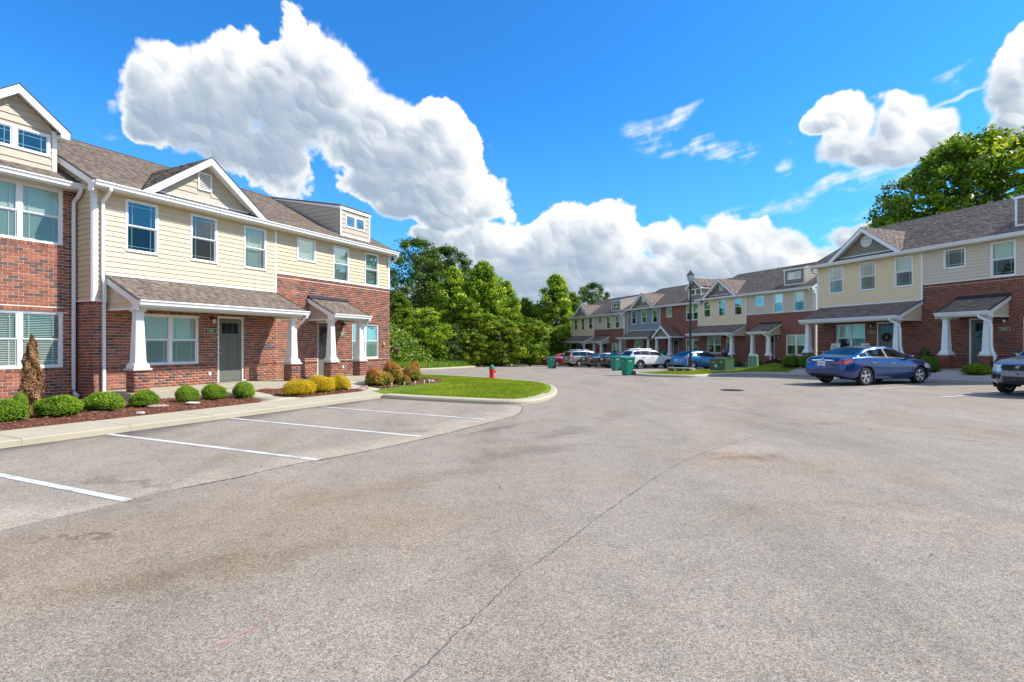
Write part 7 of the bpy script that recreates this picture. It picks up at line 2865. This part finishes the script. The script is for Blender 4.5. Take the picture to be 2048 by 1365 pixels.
def wheeled_bin(label, xy, yaw, h=1.08):
    root = empty('wheeled_bin', (xy[0], xy[1], gz(*xy)), yaw)
    tag(root, label, 'wheeled bin', 'green wheeled bins put out on the road')
    root.scale = (h / 1.08,) * 3
    b = MB()
    # tapered body, front faces -y, wheels at +y
    def ring(w0, y0, y1, z, ch):
        return [(-w0 + ch, y0, z), (w0 - ch, y0, z), (w0, y0 + ch, z), (w0, y1, z), (-w0, y1, z), (-w0, y0 + ch, z)]
    rs = [ring(0.225, -0.22, 0.26, 0.02, 0.06), ring(0.285, -0.33, 0.32, 0.72, 0.10), ring(0.30, -0.36, 0.33, 0.86, 0.11), ring(0.31, -0.37, 0.34, 0.98, 0.06)]
    vs = [p for r_ in rs for p in r_]
    n = 6
    fs = [tuple(range(n))[::-1]] + [(i * n + k, i * n + (k + 1) % n, (i + 1) * n + (k + 1) % n, (i + 1) * n + k) for i in range(3) for k in range(n)] + [tuple(3 * n + k for k in range(n))]
    b.add(vs, fs)
    b.build('body', GREEN_BIN, root, bevel=0.012)
    MB().box(-0.325, 0.325, -0.39, 0.36, 0.955, 0.985).build('rim', GREEN_BIN, root, bevel=0.008)
    l = MB()
    lr = [[(-0.33, -0.41, 0.985), (0.33, -0.41, 0.985), (0.33, 0.36, 0.985), (-0.33, 0.36, 0.985)], [(-0.33, -0.40, 1.03), (0.33, -0.40, 1.03), (0.33, 0.36, 1.05), (-0.33, 0.36, 1.05)], [(-0.26, -0.30, 1.065), (0.26, -0.30, 1.065), (0.26, 0.30, 1.08), (-0.26, 0.30, 1.08)]]
    vs = [p for q in lr for p in q]
    l.add(vs, [(3, 2, 1, 0), (8, 9, 10, 11)] + [(i * 4 + k, i * 4 + (k + 1) % 4, (i + 1) * 4 + (k + 1) % 4, (i + 1) * 4 + k) for i in range(2) for k in range(4)])
    l.build('lid', GREEN_BIN, root, bevel=0.01)
    MB().tube([(-0.24, 0.36, 0.99), (-0.24, 0.43, 1.0), (0.24, 0.43, 1.0), (0.24, 0.36, 0.99)], 0.016, 8).build('handle', GREEN_BIN, root)
    for sg in (-1, 1):
        w = MB()
        w.lathe([(0, -0.03), (0.125, -0.03), (0.14, -0.015), (0.14, 0.015), (0.125, 0.03), (0.05, 0.03), (0.05, 0.015), (0, 0.015)], (sg * 0.275, 0.30, 0.14), 20, 'x')
        w.build('wheel', RUBBER, root, smooth=False)
    MB().tube([(-0.27, 0.30, 0.14), (0.27, 0.30, 0.14)], 0.014, 8).build('axle', BLACK, root)
    # printed letters near the top of the side
    for txt, loc, rot, size in (('WM', (0.305, -0.02, 0.80), (rad(90) + 0.0, 0, rad(90)), 0.13), ('WM', (0.0, -0.362, 0.82), (rad(90), 0, 0), 0.085)):
        cu = bpy.data.curves.new('print', 'FONT')
        cu.body = txt
        cu.size = size
        cu.extrude = 0.002
        cu.align_x = 'CENTER'
        tmp = bpy.data.objects.new('print', cu)
        COL.objects.link(tmp)
        me = bpy.data.meshes.new_from_object(tmp.evaluated_get(bpy.context.evaluated_depsgraph_get()))
        bpy.data.objects.remove(tmp)
        me.materials.clear()
        o = obj('print', me, WHITE_PRINT, root)
        o.location = loc
        o.rotation_euler = rot
    return root


wheeled_bin('green wheeled bin standing nearest, with its wheel to the right', (6.55, 29.9), rad(-62), 1.06)
wheeled_bin('green wheeled bin in front of the white crossover, behind the nearest bin', (7.75, 39.3), rad(-66), 1.10)
wheeled_bin('green wheeled bin standing by the red sedan', (3.48, 47.2), rad(-80), 1.06)
b4 = wheeled_bin('dark green bin kept on the gabled porch', (0, 0), rad(-67.7), 1.0)
_h3 = rad(-67.7)
b4.location = (R3[0] + 7.35 * math.cos(_h3) + 0.7 * math.sin(_h3), R3[1] + 7.35 * math.sin(_h3) - 0.7 * math.cos(_h3), R3[2] + 0.30)

# hydrant
hx, hy = -0.93, 24.2
hz_ = gz(hx, hy) + left_dz(hx, hy)
hyd = tag(empty('fire_hydrant', (hx, hy, hz_), rad(20)), 'red fire hydrant with green cap on the lawn island', 'fire hydrant')
RED = principled('hydrant_red', (0.62, 0.016, 0.010), 0.35, vary=0.08)
TEAL = principled('hydrant_green', (0.0, 0.17, 0.09), 0.4)
MB().lathe([(0.0, 0.0), (0.15, 0.0), (0.15, 0.03), (0.115, 0.035), (0.105, 0.10), (0.105, 0.40), (0.115, 0.42), (0.115, 0.46), (0.0, 0.46)], seg=24).build('barrel', RED, hyd, smooth=False)
MB().lathe([(0.14, 0.45), (0.14, 0.475), (0.125, 0.49), (0.115, 0.54), (0.085, 0.60), (0.04, 0.635), (0.03, 0.64), (0.03, 0.69), (0.0, 0.69)], seg=24).build('bonnet', TEAL, hyd)
for an, rr_, ln in ((0, 0.062, 0.20), (90, 0.05, 0.18), (-90, 0.05, 0.18)):
    m = MB()
    m.lathe([(rr_ * 0.8, 0.0), (rr_ * 0.8, ln - 0.06), (rr_, ln - 0.06), (rr_, ln - 0.01), (rr_ * 0.7, ln), (0.0, ln)], (0, 0, 0), 16, 'x')
    o = m.build('outlet', RED, hyd)
    o.location = (0, 0, 0.34)
    o.rotation_euler = (0, 0, rad(an))

# lamp post
lp = (11.55, 34.0)
lz = gz(*lp) + 0.11
post = tag(empty('lamp_post', (lp[0], lp[1], lz)), 'black lantern lamp post on the grass island', 'lamp post')
MB().lathe([(0.0, -0.2), (0.30, -0.2), (0.30, 0.14), (0.28, 0.16), (0.0, 0.16)], seg=28).build('footing', CONCRETE_R, post)
MB().lathe([(0.17, 0.16), (0.17, 0.20), (0.13, 0.24), (0.115, 0.60), (0.09, 0.68), (0.085, 0.75), (0.072, 0.8), (0.058, 5.55), (0.075, 5.57), (0.075, 5.62), (0.045, 5.66), (0.045, 5.75), (0.11, 5.80), (0.0, 5.80)], seg=20).build('pole', BLACK, post, smooth=False)
MB().frustum((0, 0), 0.20, 0.20, 5.80, 0.34, 0.34, 6.18).build('lantern_glass', principled('lantern_glass', (0.55, 0.58, 0.58), 0.25, spec=0.6), post)
fr = MB()
for sx_ in (-1, 1):
    for sy_ in (-1, 1):
        fr.tube([(sx_ * 0.10, sy_ * 0.10, 5.80), (sx_ * 0.172, sy_ * 0.172, 6.18)], 0.013, 6)
fr.frustum((0, 0), 0.40, 0.40, 6.18, 0.40, 0.40, 6.21)
fr.frustum((0, 0), 0.38, 0.38, 6.21, 0.14, 0.14, 6.38)
fr.frustum((0, 0), 0.12, 0.12, 6.38, 0.12, 0.12, 6.43)
fr.lathe([(0.05, 6.43), (0.02, 6.47), (0.028, 6.50), (0.0, 6.55)], seg=10)
fr.build('lantern_frame', BLACK, post)

# transformer cabinet, utility pedestal, far cabinet
CAB = principled('cabinet_green', (0.045, 0.10, 0.05), 0.5, vary=0.06)
PALE = principled('pedestal_green', (0.25, 0.45, 0.32), 0.55, vary=0.05)
TICK_R = principled('sticker_orange', (0.62, 0.17, 0.02), 0.5)
TICK_Y = principled('sticker_yellow', (0.65, 0.45, 0.03), 0.5)
TICK_W = principled('sticker_white', (0.7, 0.7, 0.68), 0.5)


def cabinet(label, xy, yaw, w, d, h, name='transformer_box'):
    z = gz(*xy) + right_dz(*xy)
    root = tag(empty(name, (xy[0], xy[1], z), yaw), label, 'utility box')
    MB().box(-w / 2 - 0.08, w / 2 + 0.08, -d / 2 - 0.08, d / 2 + 0.08, -0.2, 0.05).build('pad', CONCRETE_R, root)
    MB().prism([(-d / 2, 0.05), (d / 2, 0.05), (d / 2, h), (-d / 2 + 0.05, h - 0.015), (-d / 2, h - 0.06)], 'x', -w / 2, w / 2).build('body', CAB, root, bevel=0.012)
    MB().prism([(-d / 2 - 0.02, h * 0.62), (-d / 2 - 0.02, h - 0.03), (-d / 2 + 0.06, h + 0.022), (d / 2 + 0.02, h + 0.022), (d / 2 + 0.02, h - 0.02), (d / 2 + 0.004, h - 0.02), (d / 2 + 0.004, h + 0.004), (-d / 2 + 0.06, h + 0.004), (-d / 2 - 0.004, h - 0.04), (-d / 2 - 0.004, h * 0.62)], 'x', -w / 2 - 0.02, w / 2 + 0.02).build('lid', CAB, root)
    for (x, z_, sw, sh, mt) in ((-w * 0.30, h * 0.70, 0.10, 0.09, TICK_R), (-w * 0.16, h * 0.66, 0.12, 0.10, TICK_R), (w * 0.28, h * 0.72, 0.13, 0.10, TICK_Y), (-w * 0.10, h * 0.42, 0.14, 0.17, TICK_W)):
        MB().box(x - sw / 2, x + sw / 2, -d / 2 - 0.025, -d / 2 - 0.021, z_ - sh / 2, z_ + sh / 2).build('sticker', mt, root)
    return root


cabinet('dark green transformer box with stickers between lamp post and pale green box', (13.25, 33.1), rad(-57), 1.05, 0.95, 0.80)
pv = (15.72, 34.2)
ped = tag(empty('utility_pedestal', (pv[0], pv[1], gz(*pv) + right_dz(*pv)), rad(-35)), 'pale green louvred utility box on the grass', 'utility box')
MB().box(-0.34, 0.34, -0.34, 0.34, -0.2, 0.03).build('pad', CONCRETE_R, ped)
MB().frustum((0, 0), 0.56, 0.56, 0.03, 0.52, 0.52, 0.95).build('body', PALE, ped, bevel=0.04)
MB().frustum((0, 0), 0.50, 0.50, 0.95, 0.40, 0.40, 0.99).build('lid', PALE, ped)
for side in range(4):
    for col_ in (-0.12, 0.12):
        for k in range(11):
            zz = 0.16 + 0.07 * k
            o = MB().box(col_ - 0.10, col_ + 0.10, -0.284, -0.262, zz, zz + 0.030).build('louver', principled('pedestal_dark', (0.05, 0.12, 0.08), 0.6) if k % 1 == 0 else PALE, ped)
            o.rotation_euler = (0, 0, rad(90 * side))
fb = cabinet('dark green cabinet at the far kerb below the wood', (-2.75, 60.2), rad(0), 1.5, 0.9, 1.05)
fb.location.z = gz(-2.75, 60.2) + 0.16

# flat slab on blocks beside the lamp post
sb = tag(empty('stone_slab', (10.55, 33.1, gz(10.55, 33.1) + 0.11), rad(-40)), 'grey slab laid on brick blocks beside the lamp post', 'slab')
MB().box(-0.72, 0.72, -0.16, 0.16, 0.16, 0.23).build('top', CONCRETE_R, sb, bevel=0.01)
BLOCK = principled('block_brown', (0.12, 0.07, 0.05), 0.9, vary=0.2)
for x in (-0.55, 0.0, 0.55):
    MB().box(x - 0.13, x + 0.13, -0.13, 0.13, -0.05, 0.158).build('block', BLOCK, sb)

# manhole
mhx, mhy = 7.42, 17.67
mh = tag(empty('manhole_cover', (mhx, mhy, gz(mhx, mhy) + 0.004)), 'round iron manhole cover in the road', 'manhole cover')
IRON = principled('cast_iron', (0.045, 0.038, 0.034), 0.75, metal=0.3, vary=0.3, vscale=12)
MB().lathe([(0.0, 0.004), (0.31, 0.004), (0.31, 0.0), (0.32, 0.0), (0.32, 0.006), (0.375, 0.006), (0.38, -0.02)], seg=36).build('frame', IRON, mh)
st_ = MB()
for i in range(-4, 5):
    for j in range(-4, 5):
        if math.hypot(i, j) < 4.3:
            st_.box(i * 0.066 - 0.022, i * 0.066 + 0.022, j * 0.066 - 0.022, j * 0.066 + 0.022, 0.004, 0.009)
st_.build('tread', IRON, mh)

# ------------------------------------------------------------------ porch things
WHITE_WOOD = principled('white_wood', (0.74, 0.73, 0.71), 0.5)


def rocking_chair(label, loc, yaw):
    root = tag(empty('rocking_chair', loc, yaw), label, 'chair', 'white rocking chairs on a porch')
    for sg in (-1, 1):
        MB().tube([(sg * 0.25, -0.42, 0.10), (sg * 0.25, -0.2, 0.03), (sg * 0.25, 0.1, 0.02), (sg * 0.25, 0.4, 0.07), (sg * 0.25, 0.55, 0.14)], 0.02, square=(0.035, 0.04)).build('rocker', WHITE_WOOD, root)
        MB().box(sg * 0.25 - 0.022, sg * 0.25 + 0.022, -0.27, -0.225, 0.05, 0.66).build('leg', WHITE_WOOD, root)
        MB().tube([(sg * 0.25, 0.22, 0.05), (sg * 0.25, 0.24, 0.45), (sg * 0.25, 0.36, 1.12)], 0.02, square=(0.045, 0.045)).build('leg', WHITE_WOOD, root)
        MB().box(sg * 0.27 - 0.045, sg * 0.27 + 0.045, -0.32, 0.28, 0.66, 0.685).build('arm', WHITE_WOOD, root)
    for k in range(5):
        MB().box(-0.25, 0.25, -0.26 + 0.10 * k, -0.18 + 0.10 * k, 0.42, 0.44).build('seat_slat', WHITE_WOOD, root)
    for k in range(6):
        x = -0.19 + 0.076 * k
        MB().tube([(x, 0.245, 0.50), (x, 0.35, 1.06)], 0.01, square=(0.045, 0.014)).build('back_slat', WHITE_WOOD, root)
    for (z, y) in ((0.50, 0.245), (1.06, 0.35)):
        MB().box(-0.25, 0.25, y - 0.018, y + 0.018, z - 0.03, z + 0.05).build('rail', WHITE_WOOD, root)
    return root


fl = R1[2] + 0.302
p1, p2 = at_r1(1662, 0.72), at_r1(1718, 0.62)
rocking_chair('white rocking chair left of the window at number 7061', (p1[0], p1[1], fl), RY1 + rad(0))
rocking_chair('white rocking chair below the right half of the window at number 7061', (p2[0], p2[1], fl), RY1 + rad(-12))
p3 = at_r1(1686, 0.7)
tb = tag(empty('side_table', (p3[0], p3[1], fl)), 'small black side table between the white rocking chairs', 'table')
MB().lathe([(0, 0.66), (0.24, 0.66), (0.24, 0.69), (0, 0.69)], seg=20).build('top', BLACK, tb)
for k in range(3):
    a = k * 2.09
    MB().tube([(0.16 * math.cos(a), 0.16 * math.sin(a), 0.66), (0.2 * math.cos(a), 0.2 * math.sin(a), 0.0)], 0.012, 6).build('leg', BLACK, tb)


def wreath(H_loc, yaw, x, y, z, r, label, stops, leaf, bow=None):
    c, s = math.cos(yaw), math.sin(yaw)
    root = tag(empty('wreath', (H_loc[0] + x * c - y * s, H_loc[1] + x * s + y * c, H_loc[2] + z), yaw), label, 'wreath')
    rr = np.random.default_rng(int(x * 100) + int(z * 77))
    n = 900
    a = rr.random(n) * 6.283
    b = rr.random(n) * 6.283
    q = r * 0.30 * np.sqrt(rr.random(n))
    C = np.stack([(r + q * np.cos(b)) * np.cos(a), -np.abs(q * np.sin(b)) * 0.8 - 0.01, (r + q * np.cos(b)) * np.sin(a)], 1)
    V, F = leaf_quads(C, np.tile(np.array([0, -1.0, 0.2]), (n, 1)), leaf, rr, 0.55, 0.6)
    o = obj('leaves', mesh_np('leaves', V, F, rr.random(n) * 0.99), leaf_material('wreath_' + label[:12].replace(' ', '_'), stops, 0.1), root)
    o.color = (0, 0, 0, 1)
    m = MB()
    for k in range(20):
        a0, a1 = 2 * math.pi * k / 20, 2 * math.pi * (k + 1) / 20
        m.tube([(r * math.cos(a0), 0, r * math.sin(a0)), (r * math.cos(a1), 0, r * math.sin(a1))], 0.015, 6, cap=False)
    m.build('ring', TWIG, root)
    return root


wreath((lx, ly, 0), LYAW, 8.06, 0.045, 1.78, 0.17, 'leafy wreath with pale pink flowers on a sage door', [(0.0, (0.02, 0.06, 0.02)), (0.55, (0.06, 0.11, 0.05)), (0.7, (0.45, 0.27, 0.24)), (1.0, (0.62, 0.48, 0.42))], 0.075)
wreath(R1, RY1, 3.955, 0.045, 1.72, 0.165, 'dark twig wreath on the door of number 7061', [(0.0, (0.02, 0.014, 0.01)), (0.6, (0.06, 0.04, 0.028)), (1.0, (0.13, 0.09, 0.06))], 0.06)
wreath(R1, RY1, 8.06, 0.045, 1.70, 0.17, 'blue and yellow ribbon wreath on the door of number 7062', [(0.0, (0.04, 0.20, 0.28)), (0.4, (0.10, 0.32, 0.38)), (0.6, (0.35, 0.38, 0.33)), (0.8, (0.40, 0.30, 0.06)), (1.0, (0.03, 0.06, 0.10))], 0.085)

# pushchair and hung cloth on the porch behind the transformer
c2, s2 = math.cos(rad(-68.7)), math.sin(rad(-68.7))


def r2p(x, y):
    return (R2[0] + x * c2 - y * s2, R2[1] + x * s2 + y * c2)


q = r2p(4.35, -0.75)
pc_ = tag(empty('pushchair', (q[0], q[1], R2[2] + 0.30), rad(20)), 'folded pushchair with grey hood on the porch behind the transformer box', 'pushchair')
for (x, y) in ((-0.3, -0.22), (-0.3, 0.22), (0.3, -0.22), (0.3, 0.22)):
    MB().lathe([(0.07, -0.02), (0.12, -0.02), (0.12, 0.02), (0.07, 0.02), (0.07, -0.02)], (x, y, 0.12), 16, 'y').build('wheel', RUBBER, pc_)
for sg in (-1, 1):
    MB().tube([(0.3, sg * 0.22, 0.12), (-0.1, sg * 0.22, 0.6), (-0.4, sg * 0.22, 1.0)], 0.014, 6).build('frame_tube', BLACK, pc_)
    MB().tube([(-0.3, sg * 0.22, 0.12), (0.1, sg * 0.22, 0.62)], 0.014, 6).build('frame_tube', BLACK, pc_)
MB().prism([(-0.25, 0.45), (0.25, 0.40), (0.28, 0.5), (-0.1, 0.55), (-0.28, 0.95), (-0.36, 0.92)], 'y', -0.2, 0.2).build('seat', BLACK_PL, pc_)
MB().lathe([(0.0, 0.26), (0.14, 0.23), (0.24, 0.13), (0.27, 0.0)], (-0.18, 0, 0.78), 18).build('hood', principled('hood_grey', (0.22, 0.22, 0.26), 0.8), pc_, smooth=True)
q = r2p(3.95, -0.06)
cl_ = tag(empty('door_hanging', (q[0], q[1], R2[2] + 1.9), rad(-68.7)), 'pale green fringed cloth hung at a door behind the lamp post', 'cloth')
CLOTH = principled('cloth_lime', (0.45, 0.50, 0.22), 0.8, vary=0.1)
MB().box(-0.32, 0.32, -0.012, 0.012, 0.02, 0.42).build('cloth', CLOTH, cl_)
for k in range(5):
    MB().box(-0.30 + 0.13 * k, -0.24 + 0.13 * k, -0.011, 0.011, -0.12 - 0.03 * (k % 2), 0.02).build('fringe', CLOTH, cl_)

# ornaments at the corner of the left row
c1, s1 = math.cos(LYAW), math.sin(LYAW)


def lp_(x, y):
    return (lx + x * c1 - y * s1, ly + x * s1 + y * c1)


q = lp_(11.48, -0.03)
orn = tag(empty('wall_ornament', (q[0], q[1], 1.55), LYAW), 'small yellow ornament on the brick right of the corner window', 'ornament')
MB().lathe([(0.0, -0.10), (0.05, -0.08), (0.07, 0.0), (0.05, 0.08), (0.03, 0.10), (0.04, 0.13), (0.0, 0.16)], (0, 0, 0), 14).build('body', principled('ornament_yellow', (0.5, 0.33, 0.08), 0.6), orn, smooth=True)
MB().box(-0.02, 0.02, 0.0, 0.03, -0.05, 0.05).build('hook', BLACK, orn)
q = lp_(12.0, 0.0)
hb = tag(empty('hanging_basket', (q[0], q[1], 1.0), LYAW), 'basket of pink flowers hung from a bracket at the corner of the left row', 'basket')
MB().tube([(-0.06, 0.02, 0.45), (0.15, -0.02, 0.52), (0.42, -0.02, 0.50)], 0.010, 6).build('bracket', BLACK, hb)
MB().lathe([(0.0, 0.18), (0.09, 0.19), (0.13, 0.30), (0.0, 0.30)], (0.40, -0.02, 0.0), 14).build('basket', principled('coir', (0.12, 0.07, 0.04), 0.9), hb)
rr = np.random.default_rng(4)
dd = rr.normal(0, 1, (500, 3))
dd /= np.linalg.norm(dd, axis=1, keepdims=True)
V_, F_ = leaf_quads(dd * np.array([0.17, 0.17, 0.10]) + np.array([0.40, -0.02, 0.33]), dd, 0.05, rr, 0.8)
o = obj('flowers', mesh_np('flowers', V_, F_, rr.random(500) * 0.99), leaf_material('flower_pink', [(0.0, (0.05, 0.09, 0.03)), (0.4, (0.09, 0.14, 0.04)), (0.6, (0.50, 0.25, 0.24)), (1.0, (0.62, 0.42, 0.36))], 0.2), hb)
o.color = (0, 0, 0, 1)

# stakes, stones and rocks in the beds
GSk = 'white marker stakes along the corner bed'
for i, (s_, n_) in enumerate([(14.15, -11.85), (14.8, -11.82), (15.35, -11.78), (15.85, -11.74), (16.25, -11.8)]):
    x, y = sn(s_, n_)
    k = tag(empty('garden_stake', (x, y, gz(x, y) + 0.12), i), ('leftmost of the white stakes along the corner bed', 'second white stake from the left along the corner bed', 'middle one of the white stakes along the corner bed', 'second white stake from the right along the corner bed', 'rightmost white stake along the corner bed, by the lawn')[i], 'stake', GSk)
    MB().lathe([(0.012, 0.0), (0.012, 0.09), (0.0, 0.09)], seg=8).build('stem', WHITE, k)
    MB().lathe([(0.0, 0.09), (0.026, 0.09), (0.022, 0.125), (0.0, 0.135)], seg=10).build('cap', WHITE, k)
ROCK = principled('rock_buff', (0.36, 0.27, 0.21), 0.95, vary=0.2, vscale=8, bump=0.6, bscale=20)


def rock(label, xy, size, flat, seed, group, name='rock', col=ROCK):
    bm = bmesh.new()
    bmesh.ops.create_icosphere(bm, subdivisions=3, radius=1.0)
    r = random.Random(seed)
    a = [r.uniform(0, 6) for _ in range(6)]
    for v in bm.verts:
        k = 1 + 0.16 * math.sin(v.co.x * 2.7 + a[0]) * math.sin(v.co.y * 3.1 + a[1]) + 0.10 * math.sin(v.co.z * 4 + a[2]) + 0.06 * math.sin(v.co.x * 7 + a[3])
        c = v.co * k
        c.z = max(-0.5, min(0.62, c.z))
        v.co = Vector((c.x * size, c.y * size * 0.72, c.z * size * flat))
    m = bpy.data.meshes.new(name)
    bm.to_mesh(m)
    bm.free()
    o = obj(name, m, col)
    o.location = (xy[0], xy[1], gz(*xy) + 0.135 + size * flat * 0.25)
    o.rotation_euler = (0, 0, r.uniform(0, 3))
    return tag(o, label, 'rock', group)


SLABSTONE = principled('stone_rose', (0.34, 0.24, 0.20), 0.95, vary=0.2, vscale=8, bump=0.5, bscale=20)
rock('flat pinkish stone in the bark in front of the left porch column', sn(7.05, -12.75), 0.22, 0.22, 3, 'stones in the left beds', 'stone', SLABSTONE)
rock('flat grey stone in the bark below the big window of number 1081', sn(7.85, -12.75), 0.17, 0.22, 4, 'stones in the left beds', 'stone', STONE_CAP)
rock('small white pebble at the pavement edge near the left porch', sn(6.2, -11.82), 0.09, 0.35, 5, 'stones in the left beds', 'stone', STONE_CAP)
rock('buff rock on the pavement corner beside the golden shrubs', sn(12.75, -11.9), 0.17, 0.5, 6, 'stones in the left beds', 'stone', SLABSTONE)
rock('round buff rock behind the one on the pavement corner', sn(13.15, -12.15), 0.14, 0.7, 7, 'stones in the left beds', 'stone', SLABSTONE)
rock('large pale rock at the foot of the small porch', sn(13.9, -13.9), 0.24, 0.75, 8, 'stones in the left beds', 'stone', STONE_CAP)
rock('pale rock next to the rust-tipped shrub by the small porch', sn(14.3, -13.3), 0.18, 0.7, 9, 'stones in the left beds', 'stone', STONE_CAP)
rock('flat buff stone in the corner bed near the lawn', sn(17.0, -12.3), 0.22, 0.45, 10, 'stones in the left beds', 'stone', SLABSTONE)

# fallen leaves and twigs on the asphalt
LITTER = ramp_material('dry_leaf', [(0.0, (0.05, 0.03, 0.02)), (0.5, (0.14, 0.08, 0.045)), (1.0, (0.30, 0.19, 0.10))], bump=0)
r = np.random.default_rng(12)
n = 170
X = np.concatenate([r.uniform(-7, 8, 110), r.uniform(-7, -2, 60)])
Y = np.concatenate([r.uniform(2.3, 14, 110), r.uniform(6, 12, 60)])
keep = (X * NL[0] + Y * NL[1]) > -10.2
X, Y = X[keep], Y[keep]
C = np.stack([X, Y, GZ(X, Y) + 0.016], 1)
V_, F_ = leaf_quads(C, np.tile(np.array([0, 0, 1.0]), (len(X), 1)), 0.035, r, 0.4, 0.25)
o = obj('leaf_litter', mesh_np('leaf_litter', V_, F_, r.random(len(X)) * 0.99), LITTER)
o.color = (0, 0, 0, 1)
o['kind'] = 'stuff'
o['label'] = 'scattered dry leaves on the asphalt'
o['category'] = 'leaves'

# far bird
bd = MB()
bd.add([(0, -0.12, 0), (0.05, 0, 0.02), (0, 0.14, 0), (-0.05, 0, 0.02), (0.42, -0.05, 0.10), (-0.42, -0.05, 0.10), (0.22, 0.08, 0.09), (-0.22, 0.08, 0.09), (0, 0, -0.05)],
       [(0, 1, 2, 3), (0, 8, 1), (8, 2, 1), (0, 3, 8), (3, 2, 8), (1, 4, 6), (3, 7, 5)])
o = bd.build('bird', BLACK)
o.location = (0.282 * 110, 110, 1.55 + 637 * 110 / 1050)
tag(o, 'tiny dark bird high in the blue sky', 'bird')
